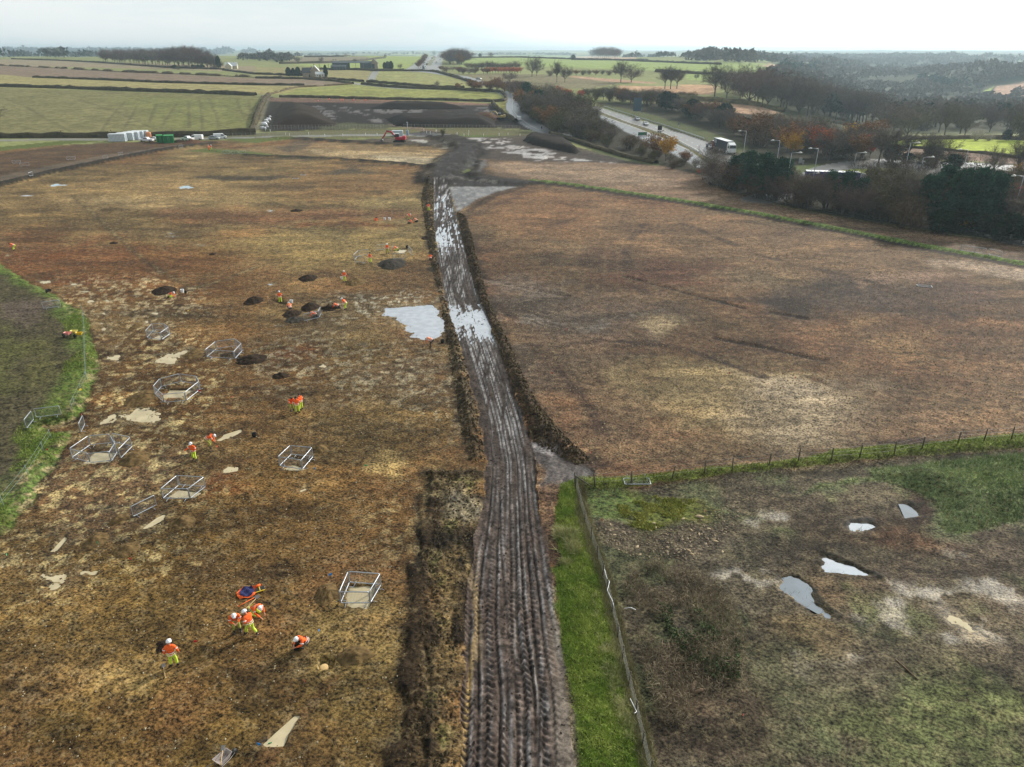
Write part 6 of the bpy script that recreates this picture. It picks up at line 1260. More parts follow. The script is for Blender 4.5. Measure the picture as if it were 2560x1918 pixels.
def build_person(pk, top=ORANGE, legs=YEL, helmet=True, band=True):
    P = POSES[pk]; v, e, r = [], [], []
    def a(p, rad, par=None):
        v.append(tuple(p)); r.append(rad); 
        if par is not None: e.append((par, len(v) - 1))
        return len(v) - 1
    pe, ch, ne, he = P['pelvis'], P['chest'], P['neck'], P['head']; up = (ch - pe).normalized(); sd = V3((1, 0, 0)); fw = sd.cross(up) * -1
    root = a(pe, .11); m = a(pe.lerp(ch, .5), .12, root); c = a(ch, .12, m); n = a(ne, .055, c); h0 = a(ne.lerp(he, .45), .06, n); h1 = a(he, .092, h0); h2 = a(he + (he - ne).normalized() * .10, .07, h1)
    face = (he - ne).normalized(); nf = V3((0, 1, -.25)).normalized() if pk not in ('kneel', 'bend') else V3((0, .5, -.85)).normalized()
    sh = []; 
    for k, s in enumerate((-1, 1)):
        S_ = ch.lerp(ne, .55) + sd * s * P['shw']; sh.append(S_); i = a(S_, .055, c); j = a(P['elb'][k], .042, i); w = a(P['wri'][k], .028, j)
        d = (P['wri'][k] - P['elb'][k]).normalized(); sidev = d.cross(V3((0, 0, 1))).normalized() if abs(d.z) < .9 else V3((1, 0, 0)); curl = V3((0, 0, -1)); pm = a(P['wri'][k] + d * .055, .032, w)
        for f_, L_ in ((-1.5, .07), (-.5, .085), (.5, .08), (1.5, .062)):
            b0 = P['wri'][k] + d * .09 + sidev * f_ * .019; q = a(b0, .010, pm); q2 = a(b0 + d * L_ * .55 + curl * .012, .009, q); a(b0 + d * L_ * .75 + curl * .045, .008, q2)
        t0 = a(P['wri'][k] + d * .04 - sidev * .035 * s, .011, pm); a(P['wri'][k] + d * .085 - sidev * .055 * s + curl * .02, .010, t0)
    lg = []
    for k, s in enumerate((-1, 1)):
        hp = pe + sd * s * .095 - up * .03; i = a(hp, .085, root); j = a(P['knee'][k], .06, i); w = a(P['ank'][k], .045, j); lg.append(hp)
    body = skin_mesh('person', v, e, r, root, SKIN); o = mesh_obj('person', body)
    # nose, ears and brow so the head reads as a head
    fm = MB(); side = V3((1, 0, 0)); fc = he + nf * .085
    fm.tube([fc + V3((0, 0, .02)), fc + nf * .03 - V3((0, 0, .015))], [.012, .016], 5); fm.build('nose', SKIN, o)
    for s in (-1, 1):
        q = MB(); q.tube([he + side * s * .088 + V3((0, 0, -.025)), he + side * s * .094 + V3((0, 0, .03))], [.014, .017], 5); q.build('ear', SKIN, o)
        q = MB(); q.tube([fc + side * s * .034 + V3((0, 0, .028)) - nf * .012, fc + side * s * .034 + V3((0, 0, .028))], [.012, .010], 6); q.build('eye', BLACK, o)
    q = MB(); q.tube([fc - side * .025 - face * .045, fc + side * .025 - face * .045], .007, 4); q.build('mouth', mat('lips', (150, 84, 74)), o)
    # jacket
    v, e, r = [], [], []
    hem = pe - up * .02 if pk not in ('stand', 'hang', 'reach', 'walk', 'study') else pe - V3((0, 0, .10))
    root = a(hem, (.19, .15)); m = a(pe.lerp(ch, .4), (.175, .14), root); c = a(ch, (.185, .14), m); n = a(ne - (ne - ch) * .12, .085, c)
    for k in (0, 1):
        i = a(sh[k], .085, c); j = a(P['elb'][k], .068, i); a(P['elb'][k].lerp(P['wri'][k], .9), .052, j)
    jk = mesh_obj('jacket', skin_mesh('jacket', v, e, r, 1, top), None, o)
    if band:
        bn = MB()
        for t, rr in ((.12, .215), (.45, .205)):
            p = pe.lerp(ch, t); bn.tube([p - up * .028, p + up * .028], [rr, rr], 14, cap=False)
        for k in (0, 1):
            p = sh[k].lerp(P['elb'][k], .62); d = (P['elb'][k] - sh[k]).normalized(); bn.tube([p - d * .026, p + d * .026], .088, 10, cap=False)
        bm_ = bn.build('reflective_band', BAND, jk); 
        for vv in bm_.data.vertices:
            pass
    # collar
    cl = MB(); d = (ne - ch).normalized(); cl.tube([ne - d * .06, ne + d * .03], [.085, .075], 10, cap=False); cl.build('collar', top, jk)
    v, e, r = [], [], []
    root = a(pe + up * .02, .135)
    for k in (0, 1):
        i = a(lg[k], .105, root); j = a(P['knee'][k], .085, i); a(P['knee'][k].lerp(P['ank'][k], .72), .078, j)
    mesh_obj('trousers', skin_mesh('trousers', v, e, r, 0, legs), None, o)
    for k in (0, 1):
        v, e, r = [], [], []; A = P['ank'][k]; kn = P['knee'][k]; low = pk in ('kneel',)
        t1 = a(kn.lerp(A, .62), .07); t2 = a(A, .062, t1); t3 = a(A + (V3((0, -.10, -.04)) if low else V3((0, .10, -.045))), .05, t2); a(A + (V3((0, -.17, -.05)) if low else V3((0, .19, -.05))), .04, t3)
        mesh_obj('boot', skin_mesh('boot', v, e, r, 1, BLACK), None, o)
    d = (he - ne).normalized()
    if helmet:
        hm = MB(); prof = [(-.02, .135), (0, .132), (.05, .125), (.10, .10), (.135, .055), (.147, .01)]; pts = [he + d * (.0 + a_) for a_, b_ in prof]; hm.tube(pts, [b_ for a_, b_ in prof], 14)
        br = he + nf * .11 + d * .0; hm.tube([he + nf * .08 + d * .005, he + nf * .175 - d * .005], [.09, .07], 8); ho = hm.build('helmet', WHITE, o); ho.data.shade_smooth()
    else:
        hm = MB(); hm.tube([he - nf * .02 + d * -.03, he - nf * .02 + d * .06, he + d * .12], [.10, .105, .04], 12); ho = hm.build('hair', HAIR, o); ho.data.shade_smooth()
    return o
PP = {}
def person(u, v, pk, face, label, top=ORANGE, legs=YEL, helmet=True, s=1.04, dz=0):
    key = (pk, top.name, legs.name, helmet)
    if key not in PP: o = PP[key] = build_person(pk, top, legs, helmet)
    else: o = copy_tree(PP[key])
    p = S(u, v); o.location = (p.x, p.y, p.z + dz - .03); o.rotation_euler = (0, 0, R(face)); o.scale = (s * 1.06, s * 1.06, s)
    tag(o, label, 'person', 'workers in orange hi-vis on the dig'); return o
# face: rotation about z, 0 = looking away from the camera, 90 = looking left, 180 = towards the camera
PEOPLE = [
 (594, 1580, 'study', 205, 'person in orange jacket and yellow trousers bent over a sheet, white helmet, nearest group, left', ORANGE, MUDDY, True),
 (630, 1588, 'walk', 60, 'person striding in front of the nearest group, back turned, white helmet', ORANGE, YEL, True),
 (640, 1536, 'kneel', -120, 'person kneeling with a bright helmet at the pale hollow, nearest group', ORANGE, YEL, True),
 (758, 1620, 'crouch', 140, 'person crouching alone with a black bucket near the dry trench', ORANGE, DTR, True),
 (437, 1668, 'hang', 10, 'person seen from behind standing alone at the lower left, white helmet', ORANGE, YEL, True),
 (487, 1150, 'reach', 170, 'person standing with one arm out, white helmet, left of the digger', ORANGE, YEL, True),
 (526, 1118, 'bend', -80, 'person bent over a spade beside the bent flooded slot', ORANGE, MUDDY, True),
 (730, 1027, 'study', 220, 'dark haired person on the left of the group of three', ORANGE, MUDDY, False), (745, 1034, 'stand', 25, 'nearest person of the group of three, seen from behind', ORANGE, YEL, False), (754, 1026, 'hang', 60, 'right hand person of the group of three', ORANGE, YEL, False),
 (864, 774, 'study', 80, 'person standing looking down beside the kneeling one, mid field', ORANGE, YEL, True), (842, 771, 'kneel', 100, 'person kneeling at the dark heap, mid field', ORANGE, DTR, False), (786, 793, 'kneel', 100, 'person kneeling behind the single barrier', ORANGE, DTR, False),
 (701, 754, 'stand', 15, 'person standing in the trench holding a board, left of centre', ORANGE, YEL, True), (725, 774, 'crouch', 30, 'person in faded orange crouching by a white bucket', ORANGE2, DTR, True), (862, 706, 'hang', 10, 'person standing with bucket by the brown heap', ORANGE, YEL, True),
 (926, 658, 'hang', -30, 'hatless person standing in the fenced trench near the track', ORANGE, YEL, False), (969, 634, 'stand', 180, 'person standing in a trench in front of a barrier', ORANGE, MUDDY, True), (990, 625, 'kneel', 90, 'person kneeling at the watery end of the trench', ORANGE, YEL, True),
 (1076, 650, 'crouch', 0, 'tiny crouching person on the bank of the haul track', ORANGE, DTR, False), (1077, 869, 'bend', 95, 'person stooping beside the big silvery puddle', ORANGE2, DTR, True),
 (1021, 551, 'bend', -60, 'person stooping in the upper field, left of three', ORANGE, MUDDY, True), (1040, 555, 'kneel', 60, 'person kneeling in the upper field, right of three', ORANGE2, DTR, False), (1025, 559, 'kneel', -90, 'person low down in the upper field, nearest of three', ORANGE, DTR, False),
 (1072, 533, 'hang', 20, 'person walking on the bank near the head of the haul track', ORANGE, YEL, False), (36, 627, 'bend', 100, 'person bent double in the far left field, yellow trousers', ORANGE, YEL, False), (428, 742, 'kneel', -90, 'person kneeling in front of the dark heap at the left', ORANGE, YEL, True),
 (523, 376, 'hang', 60, 'far person standing on the grass sliver, left of two', ORANGE, ORANGE, True), (529, 376, 'stand', -40, 'far person standing on the grass sliver, right of two', ORANGE, YEL, True),
 (795, 254, 'kneel', 40, 'distant worker crouching on the back strip of the far dig, left one', ORANGE, ORANGE, False), (853, 254, 'stand', 90, 'distant worker standing on the back strip of the far dig', ORANGE, ORANGE, False), (858, 254, 'stand', -90, 'second distant worker standing on the back strip', ORANGE, ORANGE, False), (824, 252, 'bend', 0, 'small distant worker on the back strip between the others', ORANGE, ORANGE, True),
 (884, 253, 'bend', -60, 'distant worker stooping on the back strip, centre', ORANGE, ORANGE, True), (915, 252, 'kneel', 80, 'distant worker kneeling on the back strip, right one', ORANGE, ORANGE, False)]
for (u, v, pk, fc, lb, top, legs, hl) in PEOPLE: person(u, v, pk, fc, lb, top, legs, hl, s=1.12 if v > 1300 else 1.05)

# ------------------------------------------------------------------ tools and bits
WOOD = mat('ash_handle', (190, 160, 112), .7); STEEL = mat('dull_steel', (120, 118, 116), .5, .7); NAVY = mat('navy_lining', (28, 32, 84), .8, bump=.4); YPL = mat('yellow_plastic', (226, 190, 40), .5); REDP = mat('red_plastic', (206, 34, 40), .5); BLUEP = mat('blue_plastic', (40, 140, 220), .5); GREENP = mat('green_plastic', (30, 170, 110), .5)
def local(u, v, rz, dz=0): p = S(u, v, dz); return p, Matrix.Translation(p) @ Matrix.Rotation(R(rz), 4, 'Z')
def spade(u, v, rz, label, orange=False, L=1.1):
    o = empty('spade', S(u, v, .06), R(rz), label, 'spade'); h = MB(); h.tube([(0, 0, 0), (L * .7, 0, .02), (L, 0, .03)], .022, 6); h.build('handle', ORANGE if orange else WOOD, o)
    g = MB(); g.tube([(L, -.07, .03), (L, .07, .03)], .018, 6); g.build('grip', ORANGE if orange else WOOD, o); b = MB(); b.box((-.32, -.10, -.015), (0, .10, .01)); b.build('blade', STEEL, o, .01); return o
spade(636, 1497, 228, 'orange handled spade lying above the nearest group', True); spade(640, 1500, 250, 'wooden handled mattock reaching down to the nearest group', L=1.9); spade(650, 1470, 175, 'wooden handled tool behind the jacket on the ground', L=1.5)
spade(410, 1672, -60, 'mallet with a wooden handle at the feet of the lone worker', L=.9); sp = spade(531, 1130, 90, 'spade held upright by the bent worker'); sp.rotation_euler = (0, R(-80), 0); sp.location.z += .3
def coat(u, v):
    c = S(u, v); o = empty('coat', c, R(20), 'orange and navy coat spread on the ground by the nearest group', 'coat')
    def sheet(nm, a, b, z, m, n=9):
        V, Fs = [], []
        for i in range(n):
            for j in range(n):
                s, t = i / (n - 1) * 2 - 1, j / (n - 1) * 2 - 1; k = 1 - .25 * t * t * abs(s); V.append((s * a * k, t * b * (1 - .2 * s * s), z + .05 * math.sin(s * 5 + t * 3) + .04 * math.sin(t * 7)))
        nn = len(V); V += [(x, y, q - .03) for x, y, q in V]
        for i in range(n - 1):
            for j in range(n - 1): q = i * n + j; Fs += [(q, q + 1, q + n + 1, q + n), (q + nn, q + n + nn, q + n + 1 + nn, q + 1 + nn)]
        mesh_obj(nm, pym(nm, V, Fs, True), m, o)
    sheet('shell', .62, .52, .10, ORANGE); sheet('lining', .44, .46, .17, NAVY)
    s = MB(); s.tube([(.55, .3, .12), (.85, .45, .1)], [.1, .07], 8); s.build('sleeve', ORANGE, o)
coat(618, 1484)
def tray(u, v):
    o = empty('kneeling_mat', S(u, v, .08), R(28), 'black and yellow folded kneeler beside the coat', 'kneeler'); b = MB(); b.box((-.3, -.2, 0), (.3, .2, .05)); b.build('pad', BLACK, o, .01)
    b = MB(); b.box((-.3, -.24, .01), (.3, -.19, .06)); b.box((-.02, -.18, .052), (.03, .2, .07)); b.build('strap', YPL, o)
tray(650, 1477)
def bucket(u, v, m, label, s=1.0):
    o = empty('bucket', S(u, v), 0, label, 'bucket'); b = MB(); n = 12; V = [(.13 * math.cos(2 * math.pi * k / n), .13 * math.sin(2 * math.pi * k / n), 0) for k in range(n)] + [(.17 * math.cos(2 * math.pi * k / n), .17 * math.sin(2 * math.pi * k / n), .3) for k in range(n)] + [(.15 * math.cos(2 * math.pi * k / n), .15 * math.sin(2 * math.pi * k / n), .3) for k in range(n)] + [(.12 * math.cos(2 * math.pi * k / n), .12 * math.sin(2 * math.pi * k / n), .03) for k in range(n)]
    Fs = [tuple(reversed(range(n))), tuple(range(3 * n, 4 * n))]
    for r_ in range(3): Fs += [(r_ * n + k, r_ * n + (k + 1) % n, (r_ + 1) * n + (k + 1) % n, (r_ + 1) * n + k) for k in range(n)]
    b.add(V, Fs); b.build('pail', m, o); h = MB(); h.tube([(-.16, 0, .3), (-.1, 0, .43), (.1, 0, .43), (.16, 0, .3)], .008, 4); h.build('handle', STEEL, o); o.scale = (s, s, s)
for (u, v, m, l, s) in ((741, 1624, BLACK, 'black bucket in front of the crouching foreground worker', 1.2), (636, 1092, BLACK, 'black bucket with grey lid right of the bent flooded slot', 1.3), (456, 730, WHITE, 'white bucket right of the dark heap at the left', 1.6), (962, 550, WHITE, 'white bucket in the upper field, left', 1.6), (974, 550, WHITE, 'white tub in the upper field, right', 1.7),
                        (855, 698, WHITE, 'white bucket left of the mid field worker', 1.3), (729, 757, WHITE, 'white bucket by the faded orange worker', 1.4), (1018, 621, BLACK, 'black bucket by the end barrier', 1.6), (940, 552, ORANGE, 'orange bag on the upper field', 1.6), (941, 549, BLACK, 'black bag beside the orange one on the upper field', 1.4), (1106, 858, BLACK, 'black bucket on the edge of the track bank', 1.4), (464, 732, BLACK, 'dark object beside the white bucket at the left', 1.2)):
    bucket(u, v, m, l, s)
def barrow(u, v, rz, bodies, label):
    o = empty('wheelbarrow', S(u, v), R(rz), label, 'wheelbarrow')
    t = MB(); a = [(-.35, -.3), (.45, -.22), (.45, .22), (-.35, .3)]; lo = [(-.2, -.2), (.3, -.14), (.3, .14), (-.2, .2)]; V = [(x, y, .62) for x, y in a] + [(x, y, .32) for x, y in lo] + [(x * .95, y * .93, .62) for x, y in a] + [(x * .95, y * .93, .345) for x, y in lo]
    t.add(V, [(7 - 0, 6, 5, 4), (12, 13, 14, 15)] + [(k, (k + 1) % 4, 4 + (k + 1) % 4, 4 + k) for k in range(4)] + [(8 + (k + 1) % 4, 8 + k, 12 + k, 12 + (k + 1) % 4) for k in range(4)] + [(k, 8 + k, 8 + (k + 1) % 4, (k + 1) % 4) for k in range(4)]); t.build('tray', bodies, o)
    f = MB(); 
    for s in (-1, 1): f.tube([(.65, s * .06, .2), (.3, s * .2, .3), (-.3, s * .26, .34), (-.95, s * .3, .6)], .02, 6); f.tube([(-.25, s * .25, .34), (-.3, s * .25, .02)], .018, 5)
    f.build('frame', STEEL, o); w = MB(); w.tube([(.65, -.05, .2), (.65, .05, .2)], [.2, .2], 14); w.build('wheel', BLACK, o)
barrow(560, 1914, 60, mat('grey_tray', (170, 160, 156), .5), 'grey wheelbarrow with a red handled tool cut by the bottom edge'); spade(562, 1900, -75, 'red handled tool lying across the wheelbarrow', L=.8).location.z += .62
barrow(174, 851, 170, mat('pink_tray', (226, 150, 140), .5), 'pinkish red wheelbarrow at the left of the row on the green island'); barrow(190, 846, 175, mat('pale_yellow_tray', (226, 214, 120), .5), 'pale yellow wheelbarrow in the middle of the row on the green island'); barrow(204, 851, 185, YPL, 'bright yellow wheelbarrow at the right of the row on the green island')
barrow(124, 737, 150, BLACK, 'black upturned wheelbarrow on the rim of the green island')
def flag(u, v, m, label, s=1.0):
    s *= .75
    o = empty('marker_flag', S(u, v), rng.uniform(0, 3), label, 'marker flag'); b = MB(); b.tube([(0, 0, 0), (0, 0, .35 * s)], .008, 4); b.build('pin', STEEL, o); b = MB(); b.box((0, -.006, .2 * s), (.2 * s, .006, .36 * s)); b.build('tag', m, o)
for (u, v, m, l, s) in ((436, 984, REDP, 'red marker flag by the octagon', 1.2), (497, 984, REDP, 'red tag at the foot of the octagon of barriers', 1.6), (544, 1124, REDP, 'red marker flag between the two diggers', 1.4), (486, 1612, REDP, 'red tag right of the lone foreground worker', 1.2), (580, 998, REDP, 'red marker right of the octagon', 1), (879, 1036, REDP, 'red tag in the field right of the three workers', 1.2), (946, 935, REDP, 'red dot tag below the silvery puddle', 1),
                        (823, 1447, BLUEP, 'blue tag left of the foreground barrier square', 1.5), (789, 1180, BLUEP, 'blue tag below the middle barrier square', 1.5), (912, 1168, GREENP, 'green tag above the pale patch', 1.2), (654, 1872, BLUEP, 'blue tag at the bottom flooded slot', 1.4), (670, 1856, GREENP, 'green tag at the bottom flooded slot', 1.2), (249, 1368, GREENP, 'green tag by the clod heap', 1.5), (18, 1395, GREENP, 'green tag at the left edge slot', 1.1),
                        (566, 1080, GREENP, 'green tag in the bent flooded slot', 1.2), (330, 1405, REDP, 'pink tag at the lower left puddle', 1.3), (764, 1718, REDP, 'red tag below the dry trench', 1.3), (797, 1585, BLUEP, 'violet tag above the dry trench', 1), (1475, 1141, REDP, 'red tag at the end of the right bank', 1.4), (1506, 1310, REDP, 'red tag behind the fence corner', 1.4), (1763, 1286, REDP, 'red tag on the rubble', 1.2), (1856, 1796, REDP, 'orange tag in the rough ground', .9),
                        (1414, 828, REDP, 'red tag in the right field near the wheel marks', 1.2), (1382, 938, REDP, 'red tag in the right field near the bank', 1.2), (1825, 938, REDP, 'red tag in the middle of the right field', 1.1), (1988, 950, REDP, 'red tag by the pale patch of the right field', 1.1), (203, 993, YPL, 'yellow tag on the green rim', 1.6), (470, 781, YPL, 'yellow tag by a little puddle', 1.2), (125, 1140, REDP, 'red tag on the lower green rim', 1.2), (206, 1046, REDP, 'red and blue tag at the gap in the green bank', 1.5)):
    flag(u, v, m, l, s)
st = MB(); st.cyl((0, 0, .12), .26, .24, 9); so_ = st.build('stone', mat('tan_stone', (204, 172, 120), .9), None, .05); p = S(809, 1664); so_.location = (p.x, p.y, p.z + .02); tag(so_, 'round tan stone lying in the dry trench', 'stone')
def log(u, v, rz, L, r, label):
    b = MB(); b.tube([(-L / 2, 0, r), (0, .02, r * 1.05), (L / 2, 0, r)], [r, r * .9, r * .8], 9); o = b.build('log', mat('log_bark', (110, 90, 70), .9, bump=.6), None); p = S(u, v); o.location = p; o.rotation_euler = (0, 0, R(rz)); tag(o, label, 'log')
log(1733, 1722, 60, .8, .14, 'cut log with a pale end beside the brush heap, upper'); log(1745, 1732, 20, .6, .11, 'cut log with a pale end beside the brush heap, lower'); log(1702, 1662, 5, 2.0, .07, 'dark straight branch in the brush heap'); log(2266, 1675, -70, 1.6, .04, 'bare stick lying on the rough ground')
for i, (u, v, s) in enumerate(((1634, 1308, .3), (1640, 1318, .26), (1627, 1326, .2), (1708, 1297, .28), (1728, 1325, .26), (1772, 1322, .3), (1748, 1336, .24), (1788, 1352, .34), (1592, 1368, .36), (1722, 1375, .3), (1536, 1338, .26), (1526, 1312, .24), (1748, 1292, .5), (1806, 1379, .26), (1730, 1384, .3), (1600, 1387, .24))):
    b = MB(); b.tube([(-s, 0, .03), (-.3 * s, .1 * s, .1), (.5 * s, 0, .11), (s, -.1 * s, .04)], [.3 * s, .62 * s, .55 * s, .2 * s], 7); o = b.build('stone', mat('pale_stone', (178, 158, 126), .9), None); p = S(u, v, -.03); o.location = p; o.rotation_euler = (0, 0, i * 1.3); o.scale = (.62, .5, .4)
    tag(o, 'flat pale stone among the rubble behind the fence corner', 'stone', 'pale stones behind the fence corner')

# ------------------------------------------------------------------ fences
POST = mat('weathered_post', (84, 78, 66), .9, var=.3, bump=.5); WIRE = mat('galvanised_wire', (150, 150, 144), .5, .5)
def fence(posts, hgt, r, label, rails=(), wires=(), m=POST, wm=WIRE, name='post_and_wire_fence', lean=0, wr=.012, sag=.02, px=True):
    W_ = [S(*p) if px else Vector(p) for p in posts]; root = empty(name, W_[0], 0, label, 'fence'); o0 = W_[0]; rs = random.Random(len(posts) * 7)
    for p in W_:
        b = MB(); q = p - o0; t = Vector((rs.gauss(0, .05) + lean, rs.gauss(0, .04), 1)) * hgt * rs.uniform(.92, 1.06); b.tube([q - Vector((0, 0, .2)), q + t], [r, r * .92], 6); b.build('post', m, root)
    for zf, rr, nm in [(z, wr * 3.2, 'rail') for z in rails] + [(z, wr, 'wire') for z in wires]:
        b = MB()
        for a_, c_ in zip(W_[:-1], W_[1:]):
            b.tube([a_ - o0 + Vector((lean * zf, 0, zf * hgt)), (a_ + c_) / 2 - o0 + Vector((0, 0, zf * hgt - sag)), c_ - o0 + Vector((lean * zf, 0, zf * hgt))], rr, 4 if nm == 'rail' else 3, cap=False)
        b.build(nm, m if nm == 'rail' else wm, root)
    return root
fence([(1438, 1224), (1488, 1218), (1578, 1212), (1679, 1199), (1760, 1187), (1830, 1177), (1922, 1166), (1994, 1159), (2078, 1154), (2148, 1146), (2235, 1138), (2304, 1125), (2392, 1116), (2457, 1111), (2526, 1105), (2600, 1098), (2700, 1090)], 1.25, .06, 'leaning post and wire fence on the grass baulk', wires=(.35, .65, .95), wr=.008)
VF = [(1438, 1212), (1448, 1256), (1462, 1306), (1478, 1350), (1493, 1396), (1508, 1440), (1518, 1484), (1530, 1532), (1545, 1596), (1556, 1650), (1572, 1716), (1590, 1790), (1606, 1862), (1624, 1940)]
fence(VF, 1.1, .05, 'wire mesh fence running down the right side of the green strip', wires=(.1, .3, .5, .7, .9), wr=.010, sag=.06)
b = MB(); a_, c_ = S(1438, 1222), S(1480, 1222); b.tube([a_ + Vector((0, 0, 1.15)), c_ + Vector((0, 0, .15))], .06, 6); b.build('brace', POST, None); o = bpy.data.objects['brace']; o.name = 'fence_brace'; tag(o, 'slanting timber brace against the corner post of the fence', 'fence brace')
def tape(pts, label):
    b = MB(); W_ = [S(u, v, .75) for u, v in pts]; b.tube([w + Vector((rng.gauss(0, .05), rng.gauss(0, .05), rng.gauss(0, .1))) for w in W_], .022, 4); tag(b.build('warning_tape', WHITE, None), label, 'tape')
tape([(1508, 1440), (1516, 1466), (1522, 1480), (1519, 1502), (1526, 1530), (1530, 1546)], 'loose white tape caught on the upper part of the wire fence'); tape([(1560, 1548), (1575, 1547), (1590, 1545)], 'short white tape in the brambles'); tape([(1576, 1774), (1580, 1790), (1588, 1802), (1584, 1810)], 'curled white tape on the lower part of the wire fence')
ND = [(1748, 434), (1758, 448), (1776, 460), (1800, 470), (1830, 480), (1860, 489), (1890, 498), (1920, 506), (1950, 513), (1985, 520), (2020, 527), (2055, 534), (2090, 541), (2125, 548), (2160, 553), (2200, 559), (2240, 565), (2280, 571), (2320, 577), (2360, 583), (2400, 589), (2440, 596), (2480, 603), (2520, 610), (2560, 617), (2610, 626)]
fence(ND, 1.25, .06, 'dark three rail timber fence along the pine belt', rails=(.3, .6, .92), m=mat('dark_timber', (70, 72, 64), .9), name='rail_fence', wr=.014, sag=0)
# rope fences on the green island
RG_ = [(206, 778), (212, 800), (215, 850), (216, 905), (219, 955)]; fence(RG_, .95, .03, 'blue-white mesh fence along the rim of the green island', wires=(.3, .6, .95), m=mat('pale_pin', (120, 136, 132), .6), wm=mat('pale_mesh', (122, 142, 138), .6), name='mesh_fence', wr=.010)
fence([(219, 955), (205, 990), (190, 1022), (184, 1034)], .95, .03, 'mesh fence running down to the gap in the green island', wires=(.5, .95), m=MATS['pale_pin'], wm=MATS['pale_mesh'], name='mesh_fence', wr=.010); fence([(132, 1104), (112, 1140), (76, 1200), (12, 1275), (-60, 1350)], .95, .03, 'rope fence below the gap in the green island', wires=(.5, .95), m=MATS['pale_pin'], wm=MATS['pale_mesh'], name='rope_fence', wr=.011)
# metal mesh fences by the lane
FP = mat('mesh_panel', (150, 150, 146), .6, .4)
def meshfence(a, b, n, hgt, label, vs=14):
    A, B = S(*a), S(*b); root = empty('mesh_fence', A, 0, label, 'fence')
    for i in range(n + 1): m = MB(); q = (B - A) * i / n; m.tube([q, q + Vector((0, 0, hgt))], .035, 5); m.build('post', FP, root)
    m = MB(); L = (B - A).length; k = int(L / 1.2)
    for i in range(k): q = (B - A) * i / k; m.tube([q + Vector((0, 0, .1)), q + Vector((0, 0, hgt))], .018, 3, cap=False)
    for z in (.1, .5, .9, 1.3, 1.7, hgt - .05): 
        if z < hgt: m.tube([Vector((0, 0, z)), (B - A) + Vector((0, 0, z))], .02, 3, cap=False)
    m.build('mesh', FP, root)
meshfence((652, 325), (960, 323), 36, 2.0, 'long grey mesh fence in front of the left half of the far dig'); meshfence((1010, 322), (1300, 326), 32, 2.0, 'long grey mesh fence in front of the right half of the far dig'); meshfence((560, 345), (760, 342), 18, 1.9, 'mesh fence beside the lane near the parked cars'); meshfence((640, 343), (975, 336), 30, 1.5, 'thin wire fence between lane and grass strip'); meshfence((640, 330), (652, 318), 3, 2.4, 'end panels of the mesh fence at the far dig corner')
for i, (u, v) in enumerate([(664, 328), (676, 330), (714, 338), (724, 340), (772, 337), (812, 342), (857, 341), (914, 339), (943, 339), (1060, 334), (1067, 339), (1076, 340), (1092, 337), (1143, 340), (1160, 341), (1171, 339), (1209, 341), (1248, 340), (1270, 338), (1090, 331), (1172, 332), (1300, 341), (1340, 345)]):
    b = MB(); b.tube([(0, 0, 0), (0, 0, 1.0)], .09, 6); b.tube([(0, 0, 1.0), (0, 0, 1.06)], [.09, .04], 6); o = b.build('white_post', WHITE, None); o.location = S(u, v); tag(o, 'short white marker post in the grass strip by the lane', 'marker post', 'white marker posts along the lane')
for i, (u, v, s) in enumerate([(665, 303, .9), (672, 301, 1.1), (661, 314, 1.4), (669, 307, .7), (656, 322, .9), (662, 322, .7), (668, 318, .6), (675, 293, .6)]):
    b = MB(); b.tube([(-s, 0, 0), (-.6 * s, 0, .35 * s), (.5 * s, .1, .4 * s), (s, 0, 0)], [.2 * s, .75 * s, .7 * s, .2 * s], 8); o = b.build('white_bag', WHITE, None); o.location = S(u, v); tag(o, 'white sheeted bundle on the left edge of the far dig', 'white bag', 'white bundles at the left edge of the far dig')

# ------------------------------------------------------------------ vehicles
GLASS = mat('dark_glass', (24, 30, 36), .15, spec=.7); TYRE = mat('tyre', (26, 26, 26), .8); RIM = mat('wheel_rim', (140, 142, 146), .4, .6); LAMP = mat('lamp_lens', (226, 226, 214), .2); RED = mat('dark_red_paint', (110, 24, 30), .45); WP = mat('white_paint', (232, 234, 236), .35, var=.02, coat=.3); SILV = mat('silver_paint', (176, 182, 188), .35, .3); GREY = mat('grey_paint', (112, 118, 126), .4); NAVYP = mat('navy_curtain', (30, 48, 66), .6); DBLUE = mat('deep_blue_side', (20, 34, 110), .5); BLACKP = mat('black_paint', (28, 30, 34), .4)
def wheels(o, xs, w, r):
    for x in xs:
        for s in (-1, 1):
            b = MB(); b.cyl((x, s * (w / 2 - .1), r), r, .22, 12, 'y'); wo = b.build('wheel', TYRE, o); c = MB(); c.cyl((x, s * (w / 2 + .012), r), r * .55, .02, 10, 'y'); c.build('rim', RIM, wo)
def shell(o, name, prof, w, m, tuck=0, zt=1e9, bevel=.05):
    """side outline (x, z) given width, narrowing above zt"""
    b = MB(); n = len(prof); V = []
    for s in (-1, 1):
        for x, z in prof: V.append((x, s * (w / 2 - (tuck * (z - zt) if z > zt else 0)), z))
    b.add(V, [tuple(range(n)), tuple(reversed(range(n, 2 * n)))] + [(k, k + n, (k + 1) % n + n, (k + 1) % n) for k in range(n)]); return b.build(name, m, o, bevel)
def heading(a, b):
    A, B = G(*a), G(*b); return math.degrees(math.atan2(B.y - A.y, B.x - A.x))
CWH = heading((1651, 322), (1790, 376))
